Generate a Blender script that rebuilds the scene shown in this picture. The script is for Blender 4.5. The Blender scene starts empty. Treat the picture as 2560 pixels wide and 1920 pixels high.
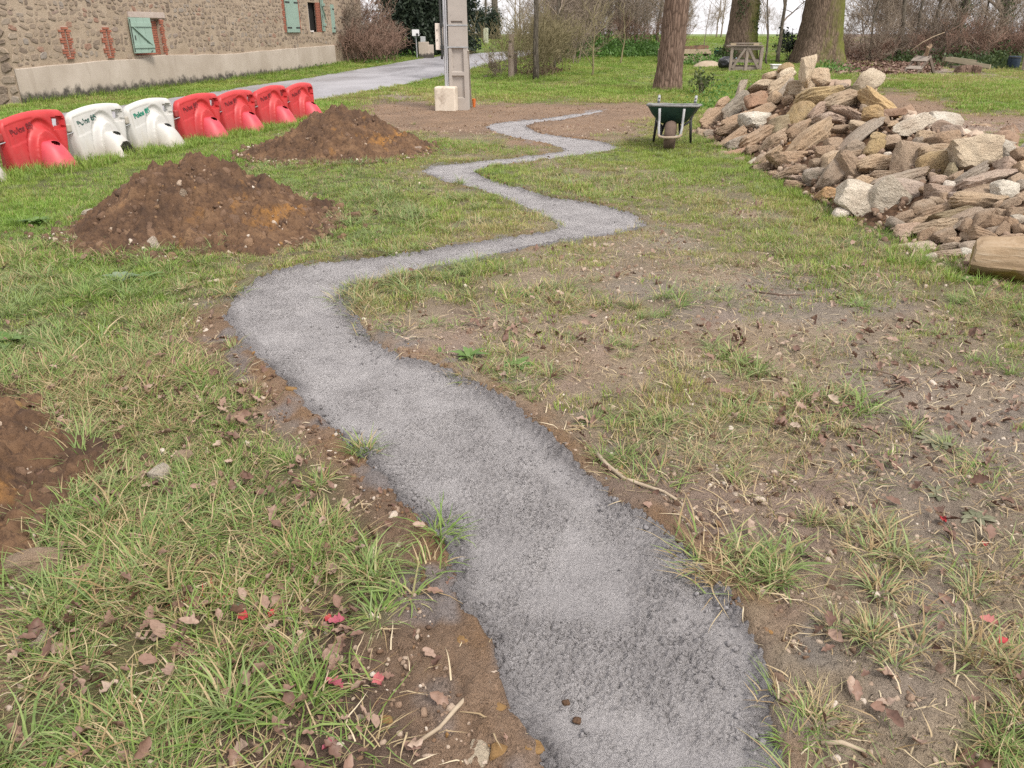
import bpy, math, random
import numpy as np
from mathutils import Vector, Matrix, Euler

# ------------------------------------------------------------------ camera, sky, sun, exposure
FPX, CX, CY = 1923.0, 1280.0, 960.0          # focal length and centre in photo pixels (2560 x 1920)
PITCH = math.radians(24.6)
H = 1.5
SP, CP = math.sin(PITCH), math.cos(PITCH)
SC = bpy.context.scene
COL = SC.collection
R = math.radians

cam_d = bpy.data.cameras.new("camera")
cam_d.sensor_width = 36.0
cam_d.lens = 36.0 * FPX / 2560.0
cam_d.clip_start = 0.05
cam_d.clip_end = 2000.0
cam = bpy.data.objects.new("camera", cam_d)
cam.location = (0, 0, H)
cam.rotation_euler = (math.pi / 2 - PITCH, 0, 0)
COL.objects.link(cam)
SC.camera = cam

SUN_EL, SUN_AZ = R(52), R(140)               # azimuth clockwise from +Y: behind the camera, from the right
world = bpy.data.worlds.new("World")
SC.world = world
world.use_nodes = True
wn = world.node_tree
wn.nodes.clear()
w_out = wn.nodes.new("ShaderNodeOutputWorld")
w_bg = wn.nodes.new("ShaderNodeBackground")
w_sky = wn.nodes.new("ShaderNodeTexSky")
w_sky.sky_type = 'NISHITA'
w_sky.sun_disc = False
w_sky.sun_elevation = SUN_EL
w_sky.sun_rotation = SUN_AZ
w_sky.dust_density = 3.0
w_sky.air_density = 1.0
w_hs = wn.nodes.new("ShaderNodeHueSaturation")      # overcast: nearly colourless
w_hs.inputs['Saturation'].default_value = 0.10
w_tc = wn.nodes.new("ShaderNodeTexCoord")
w_no = wn.nodes.new("ShaderNodeTexNoise")
w_no.inputs['Scale'].default_value = 2.2
w_no.inputs['Detail'].default_value = 5
w_mr = wn.nodes.new("ShaderNodeMapRange")
w_mr.inputs['From Min'].default_value = 0.35
w_mr.inputs['From Max'].default_value = 0.65
w_mr.inputs['To Min'].default_value = 0.86
w_mr.inputs['To Max'].default_value = 1.06
w_mx = wn.nodes.new("ShaderNodeMix")
w_mx.data_type = 'RGBA'
w_mx.blend_type = 'MULTIPLY'
w_mx.inputs[0].default_value = 1.0
wn.links.new(w_sky.outputs[0], w_hs.inputs['Color'])
wn.links.new(w_tc.outputs['Generated'], w_no.inputs['Vector'])
wn.links.new(w_no.outputs['Fac'], w_mr.inputs['Value'])
w_cl = wn.nodes.new("ShaderNodeMix")          # closed cloud deck, equally bright all round, over the clear-sky light
w_cl.data_type = 'RGBA'
w_cl.inputs[0].default_value = 0.82
w_cl.inputs[7].default_value = (3.9, 3.80, 3.85, 1)
wn.links.new(w_hs.outputs[0], w_cl.inputs[6])
wn.links.new(w_cl.outputs[2], w_mx.inputs[6])
wn.links.new(w_mr.outputs[0], w_mx.inputs[7])
wn.links.new(w_mx.outputs[2], w_bg.inputs['Color'])
w_bg.inputs['Strength'].default_value = 0.15
wn.links.new(w_bg.outputs[0], w_out.inputs[0])

sun_d = bpy.data.lights.new("sun", 'SUN')
sun_d.energy = 1.5
sun_d.angle = R(15)
sun_d.color = (1.0, 0.93, 0.84)
sun = bpy.data.objects.new("sun", sun_d)
sdir = Vector((math.sin(SUN_AZ) * math.cos(SUN_EL), math.cos(SUN_AZ) * math.cos(SUN_EL), math.sin(SUN_EL)))
sun.rotation_euler = sdir.to_track_quat('Z', 'Y').to_euler()
sun.location = (4, -4, 12)
COL.objects.link(sun)

SC.view_settings.view_transform = 'Standard'
SC.view_settings.look = 'None'
SC.view_settings.gamma = 1.0
SC.view_settings.exposure = 1.22
SC.view_settings.use_curve_mapping = False
SC.cycles.max_bounces = 6
SC.cycles.diffuse_bounces = 3
SC.cycles.glossy_bounces = 2
SC.cycles.transmission_bounces = 3
SC.cycles.transparent_max_bounces = 4
SC.cycles.use_adaptive_sampling = True
SC.cycles.adaptive_threshold = 0.006
try:
    SC.cycles.use_denoising = False
    SC.cycles.denoiser = 'OPENIMAGEDENOISE'
    SC.cycles.denoising_input_passes = 'RGB_ALBEDO_NORMAL'
    SC.cycles.denoising_prefilter = 'ACCURATE'
except Exception:
    pass

random.seed(7)
RNG = np.random.default_rng(11)

# ------------------------------------------------------------------ noise
def _h(ix, iy, iz, seed):
    n = (ix.astype(np.int64) * 374761393 + iy.astype(np.int64) * 668265263 + iz.astype(np.int64) * 2147483647 + seed * 1274126177) & 0xFFFFFFFF
    n = ((n ^ (n >> 13)) * 1274126177) & 0xFFFFFFFF
    n = (n ^ (n >> 16)) & 0xFFFFFF
    return n.astype(np.float64) / 0xFFFFFF

def noise3(x, y, z, seed=0):
    x, y, z = np.broadcast_arrays(np.asarray(x, float), np.asarray(y, float), np.asarray(z, float))
    xi, yi, zi = np.floor(x), np.floor(y), np.floor(z)
    fx, fy, fz = x - xi, y - yi, z - zi
    u, v, w = fx * fx * (3 - 2 * fx), fy * fy * (3 - 2 * fy), fz * fz * (3 - 2 * fz)
    r = 0
    for dx in (0, 1):
        for dy in (0, 1):
            for dz in (0, 1):
                r = r + _h(xi + dx, yi + dy, zi + dz, seed) * (u if dx else 1 - u) * (v if dy else 1 - v) * (w if dz else 1 - w)
    return r * 2 - 1

def noise2(x, y, seed=0):
    x, y = np.broadcast_arrays(np.asarray(x, float), np.asarray(y, float))
    xi, yi = np.floor(x), np.floor(y)
    fx, fy = x - xi, y - yi
    u, v = fx * fx * (3 - 2 * fx), fy * fy * (3 - 2 * fy)
    z = np.zeros_like(xi)
    a, b = _h(xi, yi, z, seed), _h(xi + 1, yi, z, seed)
    c, d = _h(xi, yi + 1, z, seed), _h(xi + 1, yi + 1, z, seed)
    return ((a * (1 - u) + b * u) * (1 - v) + (c * (1 - u) + d * u) * v) * 2 - 1

def fbm2(x, y, f, o=4, seed=0, g=0.5):
    s, a, t = 0, 1.0, 0
    for k in range(o):
        s = s + a * noise2(np.asarray(x) * f, np.asarray(y) * f, seed + k * 17)
        t += a; a *= g; f *= 2.03
    return s / t

def lumps2(x, y, f, seed=0):
    """rounded clods: 1 at a cell point, 0 towards the joints"""
    x = np.asarray(x) * f; y = np.asarray(y) * f
    xi, yi = np.floor(x), np.floor(y)
    best = np.full(np.shape(x), 9.0)
    for dx in (-1, 0, 1):
        for dy in (-1, 0, 1):
            cx, cy = xi + dx, yi + dy
            z = np.zeros_like(cx)
            px, py = cx + _h(cx, cy, z, seed), cy + _h(cx, cy, z + 1, seed)
            best = np.minimum(best, (px - x) ** 2 + (py - y) ** 2)
    return np.clip(1 - np.sqrt(best), 0, 1)

def sstep(a, b, x):
    t = np.clip((np.asarray(x, float) - a) / (b - a), 0, 1)
    return t * t * (3 - 2 * t)

# ------------------------------------------------------------------ the lie of the land
def terrain(x, y):
    x = np.asarray(x, float); y = np.asarray(y, float)
    z = 0.95 * sstep(24, 75, y) - 0.9 * sstep(90, 300, y)
    z = z + 0.34 * np.exp(-((x - 11.0) / 3.2) ** 2 - ((y - 25) / 7.0) ** 2)
    z = z + 0.10 * np.exp(-((x - 7.0) / 1.6) ** 2 - ((y - 13.5) / 3.0) ** 2)
    return z

def ray(px, py):
    a = (px - CX) / FPX; v = (CY - py) / FPX
    return np.array([a, CP + SP * v, -(SP - CP * v)])

def GP(px, py):
    """where the sight line through photo pixel (px, py) meets the land"""
    d = ray(px, py)
    t, last = 0.5, 0.5
    while t < 400:
        p = d * t
        if H + p[2] < float(terrain(p[0], p[1])):
            lo, hi = last, t
            for _ in range(30):
                m = (lo + hi) / 2; p = d * m
                if H + p[2] < float(terrain(p[0], p[1])): hi = m
                else: lo = m
            p = d * hi
            return Vector((p[0], p[1], float(terrain(p[0], p[1]))))
        last = t; t *= 1.02
    return Vector((d[0] * 100, d[1] * 100, 0))

def at_y(px, py, Y):
    d = ray(px, py); t = Y / d[1]
    return Vector((d[0] * t, Y, H + d[2] * t))

def depth(p):
    return p[1] * CP - (p[2] - H) * SP

def to_px(x, y, z=0.0):
    dz = np.asarray(z) - H
    f = y * CP - dz * SP
    f = np.where(np.abs(f) < 0.05, 0.05, f)
    up = y * SP + dz * CP
    return CX + FPX * x / f, CY - FPX * up / f, f

# ------------------------------------------------------------------ mesh helpers
def new_obj(name, me, mat=None, parent=None, smooth=False, sharp=None):
    if mat is not None:
        me.materials.append(mat)
    if smooth:
        me.polygons.foreach_set('use_smooth', np.ones(len(me.polygons), bool))
        if sharp:
            me.set_sharp_from_angle(angle=R(sharp))
    o = bpy.data.objects.new(name, me)
    if parent is not None:
        o.parent = parent
    COL.objects.link(o)
    return o

def mesh_np(name, V, F):
    me = bpy.data.meshes.new(name)
    V = np.asarray(V, np.float32); F = np.asarray(F, np.int32)
    n = F.shape[1]
    me.vertices.add(len(V)); me.vertices.foreach_set('co', V.ravel())
    me.loops.add(F.size); me.loops.foreach_set('vertex_index', F.ravel())
    me.polygons.add(len(F))
    me.polygons.foreach_set('loop_start', np.arange(0, F.size, n, dtype=np.int32))
    me.polygons.foreach_set('loop_total', np.full(len(F), n, np.int32))
    me.update(calc_edges=True)
    return me

def add_attr(me, name, typ, data):
    a = me.attributes.new(name, typ, 'POINT')
    data = np.asarray(data, np.float32)
    if typ == 'FLOAT': a.data.foreach_set('value', data.ravel())
    elif typ == 'FLOAT_VECTOR': a.data.foreach_set('vector', data.ravel())
    elif typ == 'FLOAT_COLOR':
        if data.shape[1] == 3: data = np.hstack([data, np.ones((len(data), 1), np.float32)])
        a.data.foreach_set('color', data.ravel())

class MB:
    """collects simple shapes, then becomes one mesh object"""
    def __init__(s): s.v = []; s.f = []
    def add(s, vs, fs):
        n = len(s.v); s.v += [tuple(v) for v in vs]; s.f += [tuple(i + n for i in f) for f in fs]
    def box(s, c, size, rot=None, jit=0.0):
        hx, hy, hz = size[0] / 2, size[1] / 2, size[2] / 2
        M = (rot if isinstance(rot, Matrix) else Euler(rot or (0, 0, 0)).to_matrix())
        vs = []
        for x, y, z in ((-1, -1, -1), (1, -1, -1), (1, 1, -1), (-1, 1, -1), (-1, -1, 1), (1, -1, 1), (1, 1, 1), (-1, 1, 1)):
            p = Vector((x * hx, y * hy, z * hz))
            if jit: p += Vector((random.uniform(-jit, jit), random.uniform(-jit, jit), random.uniform(-jit, jit)))
            vs.append(M @ p + Vector(c))
        s.add(vs, [(0, 3, 2, 1), (4, 5, 6, 7), (0, 1, 5, 4), (1, 2, 6, 5), (2, 3, 7, 6), (3, 0, 4, 7)])
        return s
    def bar(s, a, b, w, h, up=(0, 0, 1)):
        a, b = Vector(a), Vector(b)
        x = (b - a); L = x.length; x.normalize()
        u = Vector(up); y = u.cross(x)
        if y.length < 1e-4: y = Vector((0, 1, 0)).cross(x)
        y.normalize(); z = x.cross(y)
        M = Matrix((x, y, z)).transposed()
        return s.box((a + b) / 2, (L, w, h), M)
    def tube(s, pts, rad, n=6, cap=True):
        pts = [Vector(p) for p in pts]
        if not hasattr(rad, '__len__'): rad = [rad] * len(pts)
        base = len(s.v); prev = None
        for i, p in enumerate(pts):
            d = (pts[min(i + 1, len(pts) - 1)] - pts[max(i - 1, 0)])
            if d.length < 1e-9: d = Vector((0, 0, 1))
            d.normalize()
            if prev is None:
                u = d.cross(Vector((0, 0, 1)))
                if u.length < 0.1: u = d.cross(Vector((1, 0, 0)))
            else:
                u = prev - d * prev.dot(d)
                if u.length < 1e-5: u = d.cross(Vector((1, 0, 0)))
            u.normalize(); w = d.cross(u); prev = u
            for k in range(n):
                a = 2 * math.pi * k / n
                s.v.append(tuple(p + (u * math.cos(a) + w * math.sin(a)) * rad[i]))
        for i in range(len(pts) - 1):
            for k in range(n):
                k2 = (k + 1) % n
                s.f.append((base + i * n + k, base + i * n + k2, base + (i + 1) * n + k2, base + (i + 1) * n + k))
        if cap:
            s.f.append(tuple(base + k for k in range(n))[::-1])
            s.f.append(tuple(base + (len(pts) - 1) * n + k for k in range(n)))
        return s
    def lathe(s, prof, n=20, c=(0, 0, 0), closed=False):
        base = len(s.v)
        for r, z in prof:
            for k in range(n):
                a = 2 * math.pi * k / n
                s.v.append((c[0] + r * math.cos(a), c[1] + r * math.sin(a), c[2] + z))
        for i in range(len(prof) - 1):
            for k in range(n):
                k2 = (k + 1) % n
                s.f.append((base + i * n + k, base + i * n + k2, base + (i + 1) * n + k2, base + (i + 1) * n + k))
        if closed:
            s.f.append(tuple(base + k for k in range(n))[::-1])
            s.f.append(tuple(base + (len(prof) - 1) * n + k for k in range(n)))
        return s
    def mesh(s, name):
        me = bpy.data.meshes.new(name)
        me.from_pydata(s.v, [], s.f); me.update()
        return me
    def build(s, name, mat, parent=None, smooth=False, sharp=None, bevel=0.0):
        o = new_obj(name, s.mesh(name), mat, parent, smooth, sharp)
        if bevel:
            b = o.modifiers.new('bevel', 'BEVEL'); b.width = bevel; b.segments = 2; b.limit_method = 'ANGLE'
        return o

def tag(o, label=None, cat=None, group=None, kind=None):
    if label: o['label'] = label
    if cat: o['category'] = cat
    if group: o['group'] = group
    if kind: o['kind'] = kind
    return o

def thing(name, label, cat, loc, rz=0.0, group=None):
    o = bpy.data.objects.new(name, None)
    o.empty_display_size = 0.1
    o.location = loc; o.rotation_euler = (0, 0, rz)
    COL.objects.link(o)
    return tag(o, label, cat, group)

# ------------------------------------------------------------------ materials
class NT:
    def __init__(s, name):
        s.m = bpy.data.materials.new(name); s.m.use_nodes = True
        s.t = s.m.node_tree; s.t.nodes.clear()
        s.out = s.t.nodes.new('ShaderNodeOutputMaterial')
        s.b = s.t.nodes.new('ShaderNodeBsdfPrincipled')
        s.t.links.new(s.b.outputs[0], s.out.inputs[0])
        s.b.inputs['Specular IOR Level'].default_value = 0.25
    def n(s, t, **k):
        o = s.t.nodes.new(t)
        for a, b in k.items(): setattr(o, a, b)
        return o
    def l(s, a, b): s.t.links.new(a, b)
    def coord(s, kind='Object', stretch=None):
        c = s.n('ShaderNodeTexCoord').outputs[kind]
        if stretch:
            m = s.n('ShaderNodeMapping'); m.inputs['Scale'].default_value = stretch
            s.l(c, m.inputs['Vector']); c = m.outputs[0]
        return c
    def noise(s, vec, scale, detail=4, rough=0.6, dist=0.0):
        o = s.n('ShaderNodeTexNoise')
        o.inputs['Scale'].default_value = scale; o.inputs['Detail'].default_value = detail
        o.inputs['Roughness'].default_value = rough; o.inputs['Distortion'].default_value = dist
        s.l(vec, o.inputs['Vector'])
        return o.outputs['Fac']
    def voro(s, vec, scale, feature='F1'):
        o = s.n('ShaderNodeTexVoronoi'); o.feature = feature
        o.inputs['Scale'].default_value = scale; s.l(vec, o.inputs['Vector'])
        return o.outputs['Distance']
    def ramp(s, fac, stops):
        o = s.n('ShaderNodeValToRGB'); e = o.color_ramp.elements
        while len(e) < len(stops): e.new(0.5)
        for i, (p, c) in enumerate(stops):
            e[i].position = p; e[i].color = (c[0], c[1], c[2], 1) if hasattr(c, '__len__') else (c, c, c, 1)
        s.l(fac, o.inputs[0]); return o.outputs[0]
    def mix(s, a, b, fac, mode='MIX'):
        o = s.n('ShaderNodeMix'); o.data_type = 'RGBA'; o.blend_type = mode
        for sock, v in ((o.inputs[6], a), (o.inputs[7], b), (o.inputs[0], fac)):
            if hasattr(v, 'is_output') or hasattr(v, 'links'): s.l(v, sock)
            elif hasattr(v, '__len__'): sock.default_value = (v[0], v[1], v[2], 1)
            else: sock.default_value = v
        return o.outputs[2]
    def math(s, op, a, b=0.0):
        o = s.n('ShaderNodeMath'); o.operation = op
        for i, v in enumerate((a, b)):
            if hasattr(v, 'links'): s.l(v, o.inputs[i])
            else: o.inputs[i].default_value = v
        return o.outputs[0]
    def mrange(s, v, a, b, c=0.0, d=1.0):
        o = s.n('ShaderNodeMapRange')
        s.l(v, o.inputs[0])
        for i, x in enumerate((a, b, c, d)): o.inputs[i + 1].default_value = x
        return o.outputs[0]
    def attr(s, name, typ='GEOMETRY'):
        o = s.n('ShaderNodeAttribute'); o.attribute_name = name; o.attribute_type = typ
        return o
    def bump(s, h, strength=0.4, dist=0.01, prev=None):
        o = s.n('ShaderNodeBump'); o.inputs['Strength'].default_value = strength; o.inputs['Distance'].default_value = dist
        s.l(h, o.inputs['Height'])
        if prev is not None: s.l(prev, o.inputs['Normal'])
        return o.outputs[0]
    def finish(s, col=None, rough=0.8, normal=None, spec=None, metal=None, coat=None):
        if col is not None:
            if hasattr(col, 'links'): s.l(col, s.b.inputs['Base Color'])
            else: s.b.inputs['Base Color'].default_value = (*col, 1)
        if hasattr(rough, 'links'): s.l(rough, s.b.inputs['Roughness'])
        else: s.b.inputs['Roughness'].default_value = rough
        if normal is not None: s.l(normal, s.b.inputs['Normal'])
        if spec is not None: s.b.inputs['Specular IOR Level'].default_value = spec
        if metal is not None: s.b.inputs['Metallic'].default_value = metal
        return s.m

def plain(name, c1, c2, scale=6.0, rough=0.8, bump=0.3, bscale=40.0, bdist=0.01, spec=0.25, metal=0.0, stretch=None, spots=None, detail=5):
    """two-tone mottled surface with fine relief"""
    n = NT(name); co = n.coord('Object', stretch)
    f = n.noise(co, scale, detail, 0.65)
    col = n.ramp(f, [(0.3, c1), (0.7, c2)])
    if spots:
        sc, lo, hi, c3 = spots
        col = n.mix(col, c3, n.mrange(n.noise(co, sc, 5, 0.7), lo, hi))
    nb = n.bump(n.noise(co, bscale, 5, 0.7), bump, bdist) if bump else None
    r = n.mrange(n.noise(co, scale * 2.3, 3), 0.3, 0.7, max(0.05, rough - 0.08), min(1, rough + 0.08))
    return n.finish(col, r, nb, spec, metal)

def wood(name, c1, c2, axis='x', scale=3.0, rough=0.8):
    st = {'x': (0.35, 9, 9), 'y': (9, 0.35, 9), 'z': (9, 9, 0.35)}[axis]
    n = NT(name); co = n.coord('Object', st)
    f = n.noise(co, scale, 6, 0.6, 0.4)
    f2 = n.noise(n.coord('Object'), 4.0, 3)
    col = n.mix(n.ramp(f, [(0.28, c1), (0.72, c2)]), tuple(x * 0.75 for x in c1), n.mrange(f2, 0.5, 0.75, 0, 0.7))
    return n.finish(col, rough, n.bump(f, 0.35, 0.006))
# ------------------------------------------------------------------ outlines of the place
S = 2560 / 2212.0
LEFT = [(1210,1700),(1185,1659),(1160,1600),(1100,1540),(1066,1450),(1060,1390),(1015,1330),(985,1270),(970,1170),(905,1110),(880,1080),(840,1040),(790,990),(720,930),(660,880),(640,850),(580,790),(530,745),(490,690),(500,660),(530,620),(600,590),(680,570),(800,560),(920,545),(1000,530),(1100,515),(1190,500),(1207,489),(1195,478),(1150,455),(1090,430),(1040,408),(960,390),(908,368),(930,358),(1000,350),(1100,342),(1180,332),(1222,325),(1190,312),(1120,300),(1075,288),(1047,275),(1060,268),(1100,262),(1180,255),(1250,245),(1280,240),(1297,237)]
RIGHT = [(1700,1700),(1690,1659),(1672,1600),(1660,1540),(1652,1470),(1640,1400),(1600,1340),(1550,1270),(1500,1210),(1440,1160),(1350,1090),(1290,1050),(1250,1010),(1190,950),(1120,890),(1040,840),(960,800),(870,770),(810,740),(770,700),(740,665),(735,640),(760,620),(830,605),(880,590),(960,575),(1060,555),(1150,535),(1250,518),(1330,505),(1397,490),(1380,470),(1330,450),(1250,435),(1180,425),(1120,405),(1050,385),(1025,372),(1060,358),(1150,348),(1250,335),(1320,326),(1342,318),(1300,305),(1220,295),(1160,285),(1135,272),(1160,265),(1220,258),(1270,248),(1303,241)]
def ground_poly(pts): return np.array([(p.x, p.y) for p in (GP(x * S, y * S) for x, y in pts)])
_l, _r = ground_poly(LEFT), ground_poly(RIGHT)
PATH = np.vstack([[[_l[0][0] + 0.10, 0.3]], _l, _r[::-1], [[_r[0][0] - 0.02, 0.3]]])

def poly_sdf(poly, x, y):
    """signed distance to a closed outline, positive inside"""
    x = np.asarray(x, float); y = np.asarray(y, float)
    d = np.full(x.shape, 1e9); ins = np.zeros(x.shape, bool)
    n = len(poly)
    for i in range(n):
        ax, ay = poly[i]; bx, by = poly[(i + 1) % n]
        ex, ey = bx - ax, by - ay
        t = np.clip(((x - ax) * ex + (y - ay) * ey) / (ex * ex + ey * ey + 1e-12), 0, 1)
        d = np.minimum(d, (x - ax - t * ex) ** 2 + (y - ay - t * ey) ** 2)
        c = ((ay > y) != (by > y)) & (x < ex * (y - ay) / (ey + 1e-12) + ax)
        ins ^= c
    d = np.sqrt(d)
    return np.where(ins, d, -d)

def path_sdf(x, y):
    x = np.asarray(x, float); y = np.asarray(y, float)
    out = np.full(x.shape, -9.0)
    m = (np.abs(x) < 4) & (y > 0) & (y < 20)
    if m.any():
        d = poly_sdf(PATH, x[m], y[m])
        d = d + 0.022 * fbm2(x[m], y[m], 7, 3, 5) + 0.012 * fbm2(x[m], y[m], 30, 3, 9)
        out[m] = d
    return out

# road: near edge and far edge in photo pixels (the near end runs off behind the barriers)
ROAD_NEAR = [(0,352),(200,326),(420,297),(640,268),(800,249),(880,238),(960,222),(1080,196),(1180,172),(1240,156),(1330,140),(1420,131)]
ROAD_FAR = [(0,300),(200,279),(400,251),(650,212),(760,197),(860,180),(960,163),(1040,149),(1110,139),(1200,133),(1290,128),(1420,121)]
_rn = np.array([(p.x, p.y) for p in (GP(*q) for q in ROAD_NEAR)])
_rf = np.array([(p.x, p.y) for p in (GP(*q) for q in ROAD_FAR)])
_rn = np.vstack([_rn[0] - (_rn[1] - _rn[0]) / np.linalg.norm(_rn[1] - _rn[0]) * 14, _rn, _rn[-1] + (_rn[-1] - _rn[-2]) * 1.2])
_rf = np.vstack([_rf[0] - (_rf[1] - _rf[0]) / np.linalg.norm(_rf[1] - _rf[0]) * 14, _rf, _rf[-1] + (_rf[-1] - _rf[-2]) * 1.2])
ROADP = np.vstack([_rn, _rf[::-1]])
def road_sdf(x, y):
    x = np.asarray(x, float); y = np.asarray(y, float)
    return poly_sdf(ROADP, x, y) + 0.10 * fbm2(x, y, 1.2, 3, 31)

# soil mounds: centre x, y, radius x, radius y, height, seed
MOUNDS = [(-2.60, 6.55, 1.04, 1.03, 0.62, 1), (-2.40, 11.05, 1.22, 1.20, 0.68, 2), (-2.50, 2.12, 0.86, 0.98, 0.28, 3)]
def mound_h(k, x, y):
    cx, cy, rx, ry, h, sd = MOUNDS[k]
    u, v = (x - cx) / rx, (y - cy) / ry
    ang = np.arctan2(v, u)
    r = np.hypot(u, v) * (1 + 0.16 * noise2(np.cos(ang) * 2.1 + sd * 5, np.sin(ang) * 2.1, sd) + 0.10 * noise2(np.cos(ang) * 5 + sd * 9, np.sin(ang) * 5, sd + 3))
    if k == 0: top = np.clip(1.15 - np.hypot(u + 0.20, v - 0.05) / 0.62, 0, 0.8) * 0.46 + np.clip(1 - np.hypot(u - 0.25, v) / 0.72, 0, 1) * 0.40
    elif k == 1: top = np.clip(1 - np.hypot(u - 0.02, v) / 0.7, 0, 1) * 0.55 + np.clip(1 - np.hypot(u - 0.45, v) / 0.5, 0, 1) * 0.16
    else: top = np.clip(1 - np.hypot(u, v), 0, 1) * 0.4
    z = h * (0.52 * np.clip(1 - r, -0.2, 1) ** 1.0 + 0.62 * top * np.clip((1 - r) * 3, 0, 1))
    z = z + h * np.clip((1 - r) * 4, 0, 1) * (0.13 * fbm2(x, y, 2.6, 2, sd) + 0.09 * fbm2(x, y, 6, 2, sd + 4))
    return np.where(r < 1.2, z, -0.3), r

def mound_all(x, y):
    z = np.full(np.shape(x), -0.3)
    for k in range(3): z = np.maximum(z, mound_h(k, x, y)[0])
    return z

# stone pile: a ridge running away from the camera on the right
def pile_h(x, y):
    x = np.asarray(x, float); y = np.asarray(y, float)
    yy = [4.2, 5.0, 6.0, 7.0, 8.5, 10.0, 11.3, 12.4, 13.4, 14.4, 15.2]
    hm = np.interp(y, yy, [0.0, 0.32, 0.52, 0.64, 0.66, 0.70, 0.84, 0.94, 0.80, 0.40, 0.0])
    xc = np.interp(y, yy, [4.4, 4.5, 4.5, 4.4, 4.25, 4.35, 4.5, 4.5, 4.4, 4.3, 4.3])
    wl = np.interp(y, yy, [0.7, 1.1, 1.5, 1.55, 1.35, 1.35, 1.5, 1.55, 1.4, 1.0, 0.7])
    wr = np.interp(y, yy, [1.0, 1.2, 1.4, 1.6, 1.8, 1.8, 1.9, 1.7, 1.4, 1.0, 0.7])
    w = np.where(x < xc, wl, wr)
    return hm * np.clip(1 - (np.abs(x - xc) / w) ** 1.15, 0, 1)

# ------------------------------------------------------------------ what grows where
# classes: L lush lawn, M tufty grass, T long matted grass, W worn grass, S sparse tufts on gravelly soil,
# B bare brown soil, G gravelly soil, D leaf litter, K trodden mud
ROWS = [
 (110, "LLLLLLLL LLLLLLLL LLLLLLLL LLDDDDDD"),
 (150, "LLLLLLLL LLLLLLLL LLLLLLLL LLDDDDLL"),
 (180, "LLLLLLLL LLLLLLLL LLLLLLLL LLDDDKKW"),
 (196, "LLLLLLLL LLLLLLLL LLLLLLLL LLLKWWWW"),
 (210, "LLLLLLLL LLLLLLLL LWLLLLLL LLLLLWWL"),
 (238, "LLLLLLLL LLWWKWWL LLLLLLLL LLLBBLLL"),
 (265, "LLLLLLLL LLLBBBBB BBBBBLLL LLLBBBLL"),
 (295, "LLLLLLLL LLWBBBBB BBBBBWWW WWBBBBBB"),
 (325, "LLLLLLLL LWWWBBBB BBBBWWLL LLGGGGGG"),
 (355, "LLLLLLLL LLLLLWWW BBBWLLLL GGGGGGWW"),
 (390, "LLLLLLLL LLLLLLWW WWLLLLWL LWWWWWWW"),
 (430, "LLLLLLLL MMMMWWLL WWWWWLLL LWWWWWWW"),
 (480, "LLLLMMMM MMMMMWWL WWWWWWWW LLLWWWWW"),
 (540, "LLLMMMMM MMMMMMWW WWWWWWWS WWLLLWWW"),
 (600, "MMMMMMMM WWMMWWWW SWWSSSWW WWWWLLWW"),
 (660, "MMMMMMMW WWWMMMMW SSSSSSSS SWWWWWWW"),
 (730, "MMMMMMWW WMMMMSMS SSSSSSSS SSSSWWWW"),
 (800, "MMMMTWBB SSSSSSGS SSSSSSGS SSSSSWWW"),
 (880, "MMMMMTBB BSSSGGGS SSGSSSSS SSKSSSSW"),
 (960, "TTTTTTTB BBGGSSSS SGSSWWSS SSKKKKSK"),
 (1040,"BTTTTTTT BBBBBGSB BSSWWWWS SSKKKKKK"),
 (1140,"BTTTTTTT TBBBBBBG BBSWSSSS SSKKKKKK"),
 (1240,"BTTTTTTT TTBBBBBB BBGGGGGG GGGKKKKK"),
 (1340,"BTTTTTTT TTTBBBBB BBBBBGGS GGSSKKSS"),
 (1440,"BTTTTTTT TTTWBBBB BBBBBBSS GSSKKKSS"),
 (1540,"BTTTTTTT TDDWBBBB BBBBBBBS GSSSKKSS"),
 (1640,"BTTTTTTT DDDBBBBB BBBBBBBG SSSKKSSS"),
 (1740,"BTTTTTTD DDDDBBBB BBBBBBBK KSSKKSSS"),
 (1840,"TTTTTTDD DDDDDBBB BBBBBBKK KKSSSSTT"),
]
ROWS = [(y, r.replace(' ', '')) for y, r in ROWS]
#          short long  matt  dry  peb  leaf straw  soil(r,g,b)            thatch
CLS = {
 'L': (1.00, 0.05, 0.00, 0.12, 0.02, 0.00, 0.05, (0.190, 0.145, 0.080), 0.75),
 'M': (0.80, 1.00, 0.55, 0.22, 0.05, 0.10, 0.20, (0.155, 0.112, 0.070), 0.55),
 'T': (0.30, 0.95, 1.10, 0.38, 0.10, 0.60, 0.90, (0.205, 0.150, 0.100), 0.35),
 'W': (0.75, 0.08, 0.34, 0.46, 0.40, 0.06, 0.60, (0.290, 0.225, 0.160), 0.35),
 'S': (0.30, 0.08, 0.32, 0.48, 1.00, 0.42, 1.00, (0.350, 0.272, 0.200), 0.08),
 'B': (0.00, 0.010, 0.01, 0.60, 1.20, 0.20, 0.20, (0.270, 0.180, 0.120), 0.00),
 'G': (0.08, 0.035, 0.12, 0.55, 1.40, 0.18, 0.80, (0.340, 0.250, 0.198), 0.02),
 'D': (0.05, 0.10, 0.25, 0.55, 0.50, 1.60, 0.60, (0.165, 0.112, 0.082), 0.00),
 'K': (0.08, 0.04, 0.12, 0.50, 0.60, 0.36, 0.70, (0.325, 0.262, 0.210), 0.03),
}
_tab = np.array([[[*CLS[c][:7], *CLS[c][7], CLS[c][8]] for c in row] for _, row in ROWS])
_ry = np.array([y for y, _ in ROWS], float)
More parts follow.
